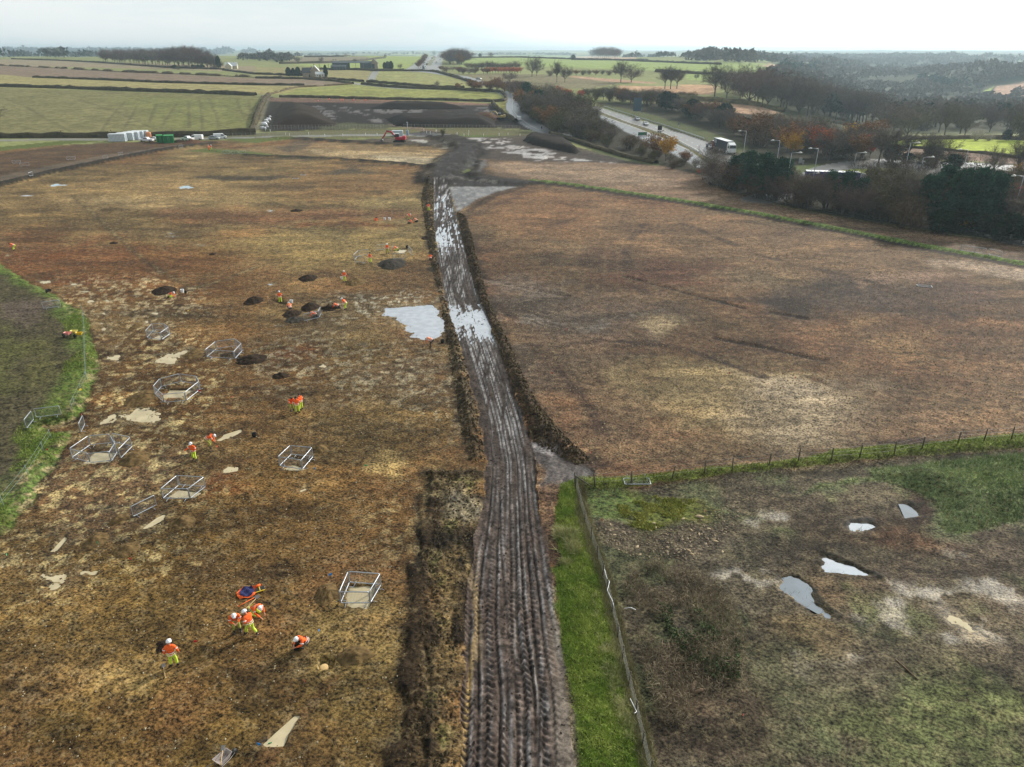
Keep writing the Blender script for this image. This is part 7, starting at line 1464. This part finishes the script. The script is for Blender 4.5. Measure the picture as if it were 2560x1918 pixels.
def car(u, v, rz, paint_, label, kind='car', p=None, s=1):
    loc = p or S(u, v); o = empty({'van': 'van', 'pickup': 'pickup_truck'}.get(kind, 'car'), loc, R(rz), label, {'van': 'van', 'pickup': 'pickup'}.get(kind, 'car')); o.scale = (s, s, s)
    if kind == 'van':
        shell(o, 'body', [(-2.5, .35), (-2.5, 1.9), (-2.4, 2.0), (.9, 2.0), (1.25, 1.9), (1.85, 1.2), (2.4, 1.0), (2.5, .7), (2.5, .35)], 1.95, paint_, .12, 1.2); g = MB()
        g.add([(1.31, -.80, 1.86), (1.31, .80, 1.86), (1.88, .90, 1.22), (1.88, -.90, 1.22)], [(0, 1, 2, 3)])
        for s_ in (-1, 1): g.add([(.35, s_ * .925, 1.72), (1.2, s_ * .925, 1.72), (1.66, s_ * .985, 1.22), (.35, s_ * .985, 1.22)], [(0, 1, 2, 3)])
        g.build('windows', GLASS, o); wheels(o, (-1.6, 1.6), 1.95, .34); hx, hz = 2.5, .8
    elif kind == 'pickup':
        shell(o, 'body', [(-2.6, .5), (-2.6, 1.15), (-.8, 1.15), (-.6, 1.75), (.6, 1.78), (1.2, 1.2), (2.5, 1.1), (2.6, .8), (2.6, .45)], 1.85, paint_, .18, 1.15); g = MB(); g.add([(.67, -.70, 1.72), (.67, .70, 1.72), (1.2, .80, 1.24), (1.2, -.80, 1.24)], [(0, 1, 2, 3)])
        for s_ in (-1, 1): g.add([(-.5, s_ * .85, 1.66), (.55, s_ * .85, 1.66), (1.05, s_ * .93, 1.22), (-.68, s_ * .93, 1.22)], [(0, 1, 2, 3)])
        g.build('windows', GLASS, o); wheels(o, (-1.6, 1.65), 1.85, .4); hx, hz = 2.6, .85
    else:
        shell(o, 'body', [(-2.1, .3), (-2.15, .85), (-1.95, .98), (-1.5, 1.4), (.25, 1.45), (1.0, .98), (2.0, .82), (2.15, .6), (2.1, .3)], 1.78, paint_, .3, .95); g = MB(); g.add([(.34, -.62, 1.41), (.34, .62, 1.41), (1.02, .78, 1.0), (1.02, -.78, 1.0)], [(0, 1, 2, 3)]); g.add([(-1.54, .62, 1.37), (-1.54, -.62, 1.37), (-1.96, -.78, 1.0), (-1.96, .78, 1.0)], [(0, 1, 2, 3)])
        for s_ in (-1, 1): g.add([(-1.4, s_ * .775, 1.36), (.2, s_ * .765, 1.39), (.85, s_ * .895, 1.0), (-1.75, s_ * .895, 1.0)], [(0, 1, 2, 3)])
        g.build('windows', GLASS, o); wheels(o, (-1.3, 1.35), 1.78, .31); hx, hz = 2.15, .68
    for s_ in (-1, 1):
        b = MB(); b.box((hx - .04, s_ * .66 - .16, hz - .08), (hx + .02, s_ * .66 + .16, hz + .08)); b.build('headlight', LAMP, o)
        b = MB(); b.box((-hx - .02, s_ * .7 - .1, hz), (-hx + .05, s_ * .7 + .1, hz + .2)); b.build('tail_light', REDP, o)
    return o
car(368, 355, 175, WP, 'white crew cab pickup beside the white cabins', 'pickup'); car(384, 352, 170, WP, 'white car half hidden behind the green containers'); car(470, 352, 160, WP, 'white van with its bonnet up by the dark heap', 'pickup'); car(492, 350, 180, WP, 'white van parked behind the heap by the lane', 'van'); car(536, 349, 0, SILV, 'silver car parked by the lane'); car(551, 347, 20, WP, 'white van behind the silver car', 'van')
car(1296, 302, heading((1324, 310), (1287, 276)), WP, 'white van driving on the curved slip road', 'van'); car(1593, 300, CWH, SILV, 'silver-grey car on the far carriageway'); car(1614, 312, CWH, WP, 'white car ahead of the silver one on the far carriageway')
car(1197, 199, -30, SILV, 'car on the far bend of the dual carriageway, left'); car(1240, 213, -30, WP, 'white car by the far bend trees, left one'); car(1268, 212, -30, WP, 'white car by the far bend trees, right one', 'van')
k_ = 0
for (u, v, m) in ((1052, 173, WP), (1058, 169, GREY), (1062, 166, WP), (1067, 163, BLACKP), (1059, 173, BLACKP), (1070, 158, WP), (1079, 151, WP), (1060, 162, WP), (1064, 170, WP), (1091, 158, WP), (1100, 152, WP), (1080, 147, BLACKP), (1085, 144, RED), (1089, 142, GREY)):
    k_ += 1; o = car(u, v, heading((1097, 136), (1056, 178)), m, 'tiny %s car in the traffic on the far hill road' % {'white_paint': 'white', 'grey_paint': 'grey', 'black_paint': 'black', 'dark_red_paint': 'dark red'}[m.name], p=None, s=1.3); o['group'] = 'traffic on the far hill road'
def text(body, size, loc, rot, m, parent, name='lettering', ext=.01):
    cu = bpy.data.curves.new(name, 'FONT'); cu.body = body; cu.size = size; cu.extrude = ext; cu.align_x = 'CENTER'; cu.align_y = 'CENTER'; o = bpy.data.objects.new(name, cu); COL.objects.link(o); cu.materials.append(m); o.location = loc; o.rotation_euler = rot; o.parent = parent
    bpy.context.view_layer.update(); m_ = bpy.data.meshes.new_from_object(o.evaluated_get(bpy.context.evaluated_depsgraph_get())); l_, r_ = o.location.copy(), o.rotation_euler.copy(); bpy.data.objects.remove(o)
    o = mesh_obj(name, m_, m, parent); o.location = l_; o.rotation_euler = r_; return o
def lorry(u, v, rz, side, label, L=11.5, hh=4.0, cabm=None, txt=False):
    o = empty('lorry', S(u, v), R(rz), label, 'lorry'); b = MB(); b.box((-L, -1.25, 1.1), (0, 1.25, hh - .06)); t = b.build('trailer', side, o, .03); r = MB(); r.box((-L - .02, -1.27, hh - .06), (.02, 1.27, hh)); r.build('trailer_roof', WP, t)
    f = MB(); f.box((-L, -1.1, .8), (2.2, 1.1, 1.1)); f.box((-L + .3, -1.26, .55), (-L + 4, -1.2, .95)); f.build('chassis', GREY, o)
    shell(o, 'cab', [(.5, .6), (.5, 3.2), (.9, 3.75), (1.6, 3.5), (2.6, 3.0), (2.85, 1.8), (2.9, .6)], 2.45, cabm or WP, .05, 2.4, .08); g = MB(); g.add([(2.63, -1.1, 2.95), (2.63, 1.1, 2.95), (2.88, 1.15, 1.95), (2.88, -1.15, 1.95)], [(0, 1, 2, 3)])
    for s_ in (-1, 1): g.add([(1.4, s_ * 1.235, 2.8), (2.4, s_ * 1.225, 2.8), (2.7, s_ * 1.235, 1.95), (1.4, s_ * 1.235, 1.95)], [(0, 1, 2, 3)])
    g.build('windows', GLASS, o); wheels(o, (-L + 1.2, -L + 2.5, -L + 3.8, -1.2, 1.9), 2.5, .5)
    for s_ in (-1, 1): b = MB(); b.box((2.88, s_ * .9 - .2, .8), (2.94, s_ * .9 + .2, 1.05)); b.build('headlight', LAMP, o)
    if txt: text('DD', 1.5, (-L + 1.6, -1.262, 3.0), (R(90), 0, 0), WHITE, t); text('.....', .8, (-L + 1.6, -1.262, 2.2), (R(90), 0, 0), WHITE, t)
    return o
lorry(1822, 384, CWH + 2, NAVYP, 'navy sided articulated lorry with a white roof and white cab on the carriageway', txt=True); lorry(2142, 470, -12, DBLUE, 'deep blue sided lorry with a white roof behind the pines by the roundabout', L=13)
def crane_lorry(u, v, rz):
    o = empty('flatbed_lorry', S(u, v), R(rz), 'dark red flatbed lorry with a load ahead of the navy lorry', 'lorry'); f = MB(); f.box((-6, -1.2, .9), (.4, 1.2, 1.15)); f.build('flatbed', GREY, o, .03); shell(o, 'cab', [(.5, .6), (.5, 2.7), (.8, 2.85), (2.0, 2.8), (2.3, 1.7), (2.35, .6)], 2.4, RED, .05, 1.8, .08)
    g = MB(); g.add([(2.03, -1.05, 2.7), (2.03, 1.05, 2.7), (2.32, 1.1, 1.75), (2.32, -1.1, 1.75)], [(0, 1, 2, 3)]); g.build('windows', GLASS, o); l = MB(); l.tube([(-4, 0, 1.2), (-3.6, .1, 2.2), (-1.4, 0, 2.7)], [.5, .45, .2], 7); l.tube([(-5.5, -.4, 1.4), (-2.2, -.3, 1.7)], .35, 7); l.build('load', mat('load_grey', (140, 128, 112), .8), o); r = MB(); r.box((.45, -1.2, 2.86), (2.0, 1.2, 2.93)); r.build('roof', WP, o); wheels(o, (-5, -3.8, 1.4), 2.4, .5)
    for s_ in (-1, 1): b = MB(); b.box((2.32, s_ * .9 - .2, .8), (2.39, s_ * .9 + .2, 1.1)); b.build('headlight', LAMP, o)
crane_lorry(1785, 372, CWH)
def trailer_sign(u, v):
    o = empty('trailer_sign', S(u, v), R(20), 'dark square board on a small trailer at the carriageway edge', 'trailer sign'); b = MB(); b.box((-1, -.08, .9), (1, .08, 2.8)); b.build('board', BLACKP, o); b = MB(); b.box((-.9, -.7, .4), (.9, .7, .6)); b.tube([(0, 0, .6), (0, 0, .95)], .06, 6); b.build('chassis', STEEL, o); wheels(o, (0,), 1.7, .3)
trailer_sign(1649, 331)
def excavator(u, v, rz, m, label, s=1.0):
    o = empty('excavator', S(u, v), R(rz), label, 'excavator'); o.scale = (s, s, s)
    for sd_ in (-1, 1): shell(o, 'track', [(-1.7, .1), (-2.0, .45), (-1.7, .8), (1.7, .8), (2.0, .45), (1.7, .1)], .5, TYRE, 0, 9, .03).location.y = sd_ * 1.1
    b = MB(); b.box((-2.1, -1.25, 1.0), (1.2, 1.25, 1.9)); b.box((-2.2, -1.15, 1.05), (-1.2, 1.15, 2.2)); b.cyl((0, 0, .9), .6, .25, 12); b.build('housing', m, o, .12)
    b = MB(); b.box((-.1, .25, 1.9), (1.3, 1.2, 2.9)); c = b.build('cab', BLACKP, o, .08); b = MB(); b.box((-.15, .2, 2.9), (1.35, 1.25, 3.0)); b.build('cab_roof', WP, c); 
    b = MB(); b.tube([(1.0, -.2, 1.6), (2.6, -.2, 3.4), (4.2, -.2, 3.6)], [.32, .3, .22], 4); b.build('boom', m, o); b = MB(); b.tube([(3.9, -.2, 3.9), (5.2, -.2, 2.0), (5.9, -.2, 1.1)], [.16, .24, .14], 4); b.build('stick', m, o)
    shell(o, 'bucket', [(5.6, .1), (5.5, .9), (5.9, 1.25), (6.5, .8), (6.3, .1)], 1.1, STEEL, 0, 9, .04).location.y = -.2; b = MB(); b.tube([(1.6, -.2, 2.0), (2.9, -.2, 3.2)], .09, 6); b.tube([(3.0, -.2, 3.75), (4.3, -.2, 3.9)], .09, 6); b.build('ram', STEEL, o)
excavator(999, 357, 178, mat('crimson_paint', (176, 34, 52), .45), 'red excavator standing by the berm near the lane', 1.15); excavator(1252, 299, 176, mat('dusty_yellow_paint', (178, 158, 90), .5), 'yellow excavator at the right end of the far dig')

# ------------------------------------------------------------------ cabins, containers, buildings
CW = mat('white_cabin', (214, 220, 224), .5, var=.06, scale=2); CS = mat('cabin_side', (166, 176, 186), .6, var=.08, scale=2); CG = mat('green_container', (16, 150, 66), .5, var=.1, scale=2); CGD = mat('green_container_side', (10, 112, 52), .55); STONE = mat('farm_stone', (156, 142, 122), .9, var=.2, bump=.4); SLATE = mat('slate_roof', (74, 72, 74), .7, var=.2); PALE = mat('bright_roof', (206, 210, 212), .4); BARN = mat('dark_barn', (62, 72, 78), .7); CREAM = mat('cream_wall', (190, 184, 160), .9)
def container(u, v, rz, L, W_, hh, m, ms, label, door=True, name='container', ribs=True):
    o = empty(name, S(u, v), R(rz), label, 'container' if name == 'container' else 'cabin'); b = MB(); b.box((-L / 2, -W_ / 2, .12), (L / 2, W_ / 2, hh)); bd = b.build('body', m, o, .03); 
    if ribs:
        r = MB()
        for i in range(int(L / .5)): x = -L / 2 + .25 + i * .5; r.box((x - .09, -W_ / 2 - .035, .25), (x + .09, -W_ / 2 - .004, hh - .12)); r.box((x - .09, W_ / 2 + .004, .25), (x + .09, W_ / 2 + .035, hh - .12))
        r.build('ribs', ms, o)
    if door:
        for s_ in (-1, 1): d = MB(); d.box((L / 2 + .004, s_ * W_ / 4 - W_ / 4 + .05, .25), (L / 2 + .05, s_ * W_ / 4 + W_ / 4 - .05, hh - .12)); dd = d.build('door', ms, o); h = MB(); h.tube([(L / 2 + .08, s_ * .25, .4), (L / 2 + .08, s_ * .25, hh - .3)], .025, 5); h.build('bar', GALV, dd)
    f = MB(); 
    for x in (-L / 2 + .1, L / 2 - .25): f.box((x, -W_ / 2, 0), (x + .15, W_ / 2, .12))
    f.build('skid', STEEL, o); return o
for i, (u, v) in enumerate(((296, 354), (316, 351), (330, 349), (342, 347), (352, 345.5))):
    container(u, v, 8, 6.0, 2.6, 2.9, CW, CS, ['nearest of the white site cabins', 'second white site cabin in the row', 'third white site cabin in the row', 'fourth white site cabin in the row', 'farthest white site cabin in the row'][i], name='site_cabin')
container(401, 356, -62, 4.0, 2.3, 2.7, CG, CGD, 'left green container by the parked cars'); container(424, 357, -70, 4.0, 3.4, 2.8, CG, CGD, 'right green container by the parked cars'); b = MB()
container(994, 341, 2, 4.4, 2.3, 2.3, mat('pale_blue_cabin', (186, 200, 210), .5), CS, 'pale blue-grey cabin beside the lane crossing', name='site_cabin', ribs=False); container(1019, 338, 0, 1.0, 1.0, 1.9, mat('blue_kiosk', (140, 160, 182), .5), CS, 'small blue-grey kiosk beside the lane crossing', door=False, name='site_kiosk', ribs=False)
container(373, 346, 0, 1.6, 1.2, 2.4, mat('orange_hut', (226, 150, 96), .5), mat('orange_hut_side', (206, 132, 84), .5), 'small orange hut behind the parked pickup', name='site_kiosk', ribs=False)
container(2000, 409, 0, .8, .6, 1.7, mat('grey_cabinet', (150, 150, 150), .6), GREY, 'grey roadside cabinet, taller one', door=False, name='site_kiosk', ribs=False); container(2007, 411, 0, .5, .4, 1.2, MATS['grey_cabinet'], GREY, 'grey roadside cabinet, smaller one', door=False, name='site_kiosk', ribs=False)
b = MB(); b.tube([(0, 0, 0), (0, 0, 5.2)], [.09, .06], 8); r = empty('camera_mast', S(1020, 341), 0, 'pale mast with a camera head beside the kiosk', 'mast'); b.build('pole', GALV, r); b = MB(); b.box((-.3, -.2, 5.2), (.3, .2, 5.6)); b.build('head', GALV, r, .04)
def house(u, v, rz, L, W_, hw, hr, label, wall=STONE, roof=SLATE, name='cottage', chim=((.0,),), wins=((-.3, .5), (.3, .5)), doors=((0,),), s=1.0, cat='house'):
    o = empty(name, S(u, v), R(rz), label, cat); o.scale = (s, s, s); b = MB(); b.prism([(-W_ / 2, -1.0), (-W_ / 2, hw), (0, hw + hr), (W_ / 2, hw), (W_ / 2, -1.0)], -L / 2, L / 2, Matrix.Rotation(R(90), 4, 'Z')); b.build('wall', wall, o)
    for sgn in (-1, 1):
        q = MB(); e = .35; q.prism([(sgn * (W_ / 2 + e), hw - e * hr / (W_ / 2)), (0, hw + hr), (0, hw + hr + .22), (sgn * (W_ / 2 + e), hw - e * hr / (W_ / 2) + .22)], -L / 2 - .25, L / 2 + .25, Matrix.Rotation(R(90), 4, 'Z')); ro = q.build('roof', roof, o)
    for (cx,) in chim: q = MB(); q.box((cx - .4, -.4, hw + hr - .5), (cx + .4, .4, hw + hr + 1.2)); q.box((cx - .15, -.15, hw + hr + 1.2), (cx + .15, .15, hw + hr + 1.5)); q.build('chimney', wall, o)
    for side in (-1, 1):
        for wx, wz in wins: q = MB(); q.box((wx * L - .5, side * (W_ / 2 + .02) - .03, wz * hw - .1), (wx * L + .5, side * (W_ / 2 + .02) + .03, wz * hw + 1.1)); wf = q.build('window', WP, o); g = MB(); g.box((wx * L - .4, side * (W_ / 2 + .06) - .01, wz * hw), (wx * L + .4, side * (W_ / 2 + .06) + .01, wz * hw + 1.0)); g.build('pane', GLASS, wf)
    for (dx_,) in doors: q = MB(); q.box((dx_ - .5, -W_ / 2 - .06, 0), (dx_ + .5, -W_ / 2 - .01, 2.1)); q.build('door', BLACKP, o)
    return o
house(775, 193, 10, 11, 7, 3.6, 3.4, 'stone cottage with a dark slate roof beside the dark conifers', s=1.0, chim=((2,),)); house(789, 193, 100, 9, 6.5, 5, 3.6, 'gabled cross wing of the stone cottage', roof=PALE, chim=((-3.5,),)); house(801, 194, 10, 7, 5, 2.6, 1.6, 'low white roofed annexe at the right of the stone cottage', roof=PALE, wall=mat('white_wall', (206, 204, 196), .8), chim=())
house(580, 172, 10, 14, 8, 3.6, 3.6, 'pale roofed farmhouse at the right end of the long clump', wall=CREAM, roof=PALE, chim=((-5,), (3,)), s=.8); house(573, 173, 100, 9, 7, 3.6, 3.4, 'gabled wing of the farmhouse by the long clump', wall=CREAM, roof=PALE, chim=(), s=.8)
def barn(u, v, rz, L, W_, hh, label, gap=None):
    o = empty('barn', S(u, v), R(rz), label, 'barn'); r = MB(); r.prism([(-W_ / 2 - .3, hh - .1), (0, hh + 1.4), (W_ / 2 + .3, hh - .1), (W_ / 2 + .3, hh + .1), (0, hh + 1.6), (-W_ / 2 - .3, hh + .1)], -L / 2 - .3, L / 2 + .3, Matrix.Rotation(R(90), 4, 'Z')); r.build('roof', BARN, o)
    w = MB(); segs = [(-L / 2, L / 2)] if not gap else [(-L / 2, gap[0]), (gap[1], L / 2)]
    for a0, a1 in segs: w.box((a0, -W_ / 2, -1), (a1, -W_ / 2 + .15, hh - .1)); w.box((a0, W_ / 2 - .15, -1), (a1, W_ / 2, hh - .1))
    for x in (-L / 2, L / 2 - .15): w.box((x, -W_ / 2 + .15, -1), (x + .15, W_ / 2 - .15, hh - .1))
    w.build('wall', BARN, o); q = MB()
    for i in range(6): x = -L / 2 + .4 + (L - .8) * i / 5; q.box((x - .12, -W_ / 2 - .18, -1), (x + .12, -W_ / 2 - .02, hh - .1))
    q.build('frame', STEEL, o)
barn(883, 174, 2, 38, 12, 6, 'long dark open sided barn at the farm', gap=(-4, 8)); barn(848, 175, 2, 14, 9, 3, 'low dark shed at the left of the long barn'); barn(924, 174, 2, 12, 9, 5, 'dark shed at the right of the long barn'); house(937, 174, 95, 9, 7, 6, 3.6, 'stone farmhouse with a gable end right of the barn')

# ------------------------------------------------------------------ lamps, signs, safety fences
LP = mat('lamp_grey', (160, 164, 168), .5, .3)
LPR = [None]
def lamp(u, vt, side, label, h=10.0, two=False):
    """street lamp whose head shows at (u, vt)"""
    a = (u - 1280) / F; b_ = (959 - vt) / F; dy, dz = _cp + b_ * _sp, -_sp + b_ * _cp; zt = 0.0; x = y = 0
    for _ in range(8): t = (H - (zt + h)) / -dz; x, y = t * a, t * dy; zt = gz(x, y)
    if LPR[0] is None or (side, h) != LPR[1]:
        o = empty('street_lamp', (0, 0, 0)); m = MB(); m.tube([(0, 0, 0), (0, 0, 1.2), (0, 0, h)], [.13, .10, .07], 8); m.tube([(0, 0, h), (side * .8, 0, h + .08), (side * 1.7, 0, h + .1)], .05, 6); m.build('pole', LP, o); m = MB(); m.tube([(side * 1.6, 0, h + .1), (side * 2.0, 0, h + .14), (side * 2.5, 0, h + .08)], [.10, .22, .08], 8); m.build('lamp_head', mat('lamp_head', (214, 214, 208), .4), o); m = MB(); m.box((-.12, -.12, 0), (.12, .12, .9)); m.build('base', LP, o, .02)
        LPR[:] = [o, (side, h)]; c = o
    else: c = copy_tree(LPR[0])
    c.location = (x, y, zt); tag(c, label, 'street lamp', 'street lamps round the junction')
LPR.append(0)
for (u, vt, l) in ((1866, 328, 'street lamp above the navy lorry, leftmost of the row'), (1950, 352, 'second street lamp from the left in front of the thicket'), (2046, 372, 'tall street lamp in front of the thicket left of the lawn'), (2560, 441, 'street lamp at the right edge among bare trees'), (2440, 413, 'street lamp above the right end of the big pines'), (2421, 375, 'thin street lamp beside the car park strip')): lamp(u, vt, -1, 'grey ' + l)
for (u, vt, l) in ((1979, 383, 'street lamp behind the pine clump, arm to the right'), (2141, 383, 'street lamp standing above the white roofed lorry'), (2309, 394, 'tall street lamp on the right rim of the roundabout'), (2277, 358, 'street lamp in front of the bright green field'), (2024, 434, 'shorter street lamp with its head low between bare trees')): lamp(u, vt, 1, 'grey ' + l, h=5.0 if u == 2024 else 10.0)
def sign(u, v, rz, w, h, z0, m, label, round_=False, legs=2, name='road_sign', extra=None):
    o = empty(name, S(u, v), R(rz), label, 'road sign'); b = MB()
    if round_: b.cyl((0, 0, z0 + h / 2), w / 2, .05, 20, 'y')
    else: b.box((-w / 2, -.03, z0), (w / 2, .03, z0 + h))
    b.build('panel', m, o, .01)
    for i in range(legs): x = 0 if legs == 1 else (-w / 2 + w * (i + .5) / legs); l = MB(); l.tube([(x, .07, 0), (x, .07, z0 + h * .95)], .05, 6); l.build('leg', GALV, o)
    return o
sign(1592, 288, 8, 4.2, 6.2, 1.8, mat('sign_back', (66, 88, 104), .5, .3), 'large ribbed back of a direction sign beside the far carriageway', legs=4)
g = sign(1605, 352, 10, 3.6, 1.2, 2.0, mat('sign_green', (16, 106, 72), .5), 'green and white direction sign by the near carriageway', legs=2); b = MB(); b.box((-1.8, -.035, 1.2), (1.8, .03, 1.98)); b.build('lower_panel', WHITE, g)
g = sign(2242, 470, 0, 1.1, 1.1, 2.4, mat('sign_blue', (30, 130, 200), .5), 'square blue sign with a round white one below by the roundabout', legs=1); b = MB(); b.cyl((-.25, -.05, 1.6), .32, .05, 16, 'y'); b.build('lower_panel', WHITE, g)
g = sign(2276, 468, 0, .9, .9, 2.7, mat('sign_violet', (62, 46, 92), .5), 'round violet sign above a white round one on the roundabout', True, 1); b = MB(); b.cyl((0, -.05, 2.1), .4, .05, 16, 'y'); b.build('lower_panel', WHITE, g); b = MB(); b.box((-.22, -.085, 2.06), (.22, -.078, 2.14)); b.build('arrow', BLACK, g)
g = sign(2267, 466, 0, .8, .8, .5, WHITE, 'small round white arrow sign low on the roundabout', True, 1); b = MB(); b.box((-.2, -.04, .86), (.2, -.03, .94)); b.build('arrow', BLACK, g)
sign(1696, 321, 0, .6, 1.0, 1.5, GREY, 'small grey sign back by the end of the safety fence', legs=1); sign(1703, 330, 20, .9, .35, .4, WHITE, 'small white board on the carriageway verge', legs=2); sign(1354, 325, 30, .6, .9, .6, BLACKP, 'black and white chevron post on the left of the slip road', legs=1); sign(1380, 324, 30, .7, .9, .6, WHITE, 'white sign on the right of the slip road', legs=1)
def rail(pts, label):
    W_ = [S(*p) for p in dens(pts, 14, False)]; o = empty('safety_fence', W_[0], 0, label, 'safety fence'); q0 = W_[0]; b = MB(); b.tube([w - q0 + Vector((0, 0, .6)) for w in W_], .14, 4, cap=False); b.build('beam', GALV, o); b = MB()
    for w in W_: b.tube([w - q0, w - q0 + Vector((0, 0, .6))], .07, 4)
    b.build('post', GALV, o)
rail([(1510, 268), (1605, 299), (1651, 313), (1706, 331), (1760, 350)], 'grey safety fence on the far verge of the carriageway'); rail([(1664, 344), (1700, 361), (1740, 382), (1790, 412)], 'grey safety fence in the central reservation')
# painted lane lines
LINE = mat('road_paint', (226, 226, 220), .6)
def paintline(pts, w, dash, label):
    P = np.array([tuple(S(*p)) for p in dens(pts, 6, False)]); L = np.concatenate([[0], np.cumsum(np.linalg.norm(P[1:] - P[:-1], axis=1))]); V, Fs = [], []; t = 0
    while t < L[-1]:
        e = min(t + (dash[0] if dash else 4), L[-1]); q = [np.array([np.interp(s, L, P[:, k]) for k in range(3)]) for s in (t, e)]; d = q[1] - q[0]; n = np.array([-d[1], d[0], 0]); n = n / (np.linalg.norm(n) + 1e-9) * w / 2; k = len(V)
        V += [tuple(q[0] - n + [0, 0, .09]), tuple(q[1] - n + [0, 0, .09]), tuple(q[1] + n + [0, 0, .09]), tuple(q[0] + n + [0, 0, .09])]; Fs.append((k, k + 1, k + 2, k + 3)); t = e + (dash[1] if dash else 0)
    tag(mesh_obj('road_marking', pym('road_marking', V, Fs), LINE), label, kind='structure')
paintline([(1507, 275), (1590, 304), (1657, 325), (1720, 352), (1782, 385)], .3, (2, 7), 'dashed lane line on the far carriageway'); paintline([(1504, 280), (1576, 308), (1663, 334), (1735, 371), (1770, 394)], .3, None, 'edge line of the far carriageway'); paintline([(1515, 294), (1590, 321), (1663, 349), (1721, 376)], .3, None, 'edge line of the near carriageway')
paintline([(1280, 243), (1283, 252), (1280, 262), (1281, 275), (1294, 291), (1320, 311), (1348, 326)], .25, None, 'edge line of the slip road')
# telegraph poles by the farm
for i, (u, v) in enumerate(((800, 178), (822, 176), (841, 168), (835, 168))):
    o = empty('telegraph_pole', S(u, v), 0, 'thin telegraph pole in the fields near the farm', 'telegraph pole', 'telegraph poles near the farm'); b = MB(); b.tube([(0, 0, 0), (0, 0, 8)], [.2, .14], 6); b.build('pole', POST, o); b = MB(); b.box((-1, -.08, 7.2), (1, .08, 7.4)); b.build('crossarm', POST, o)

# ------------------------------------------------------------------ air
b = MB(); b.box((-9000, -60, -70), (9000, 13000, 78))
hz = b.build('haze', None); hm = bpy.data.materials.new('haze'); hm.use_nodes = True; n_ = hm.node_tree; n_.nodes.remove(n_.nodes['Principled BSDF']); pv = N(n_, 'ShaderNodeVolumePrincipled'); setin(pv, Density=.00016, Anisotropy=.35); pv.inputs['Color'].default_value = (.68, .88, 1.0, 1)
n_.links.new(pv.outputs[0], n_.nodes['Material Output'].inputs['Volume']); hz.data.materials.append(hm); tag(hz, 'thin pale blue haze over the whole valley', kind='stuff')
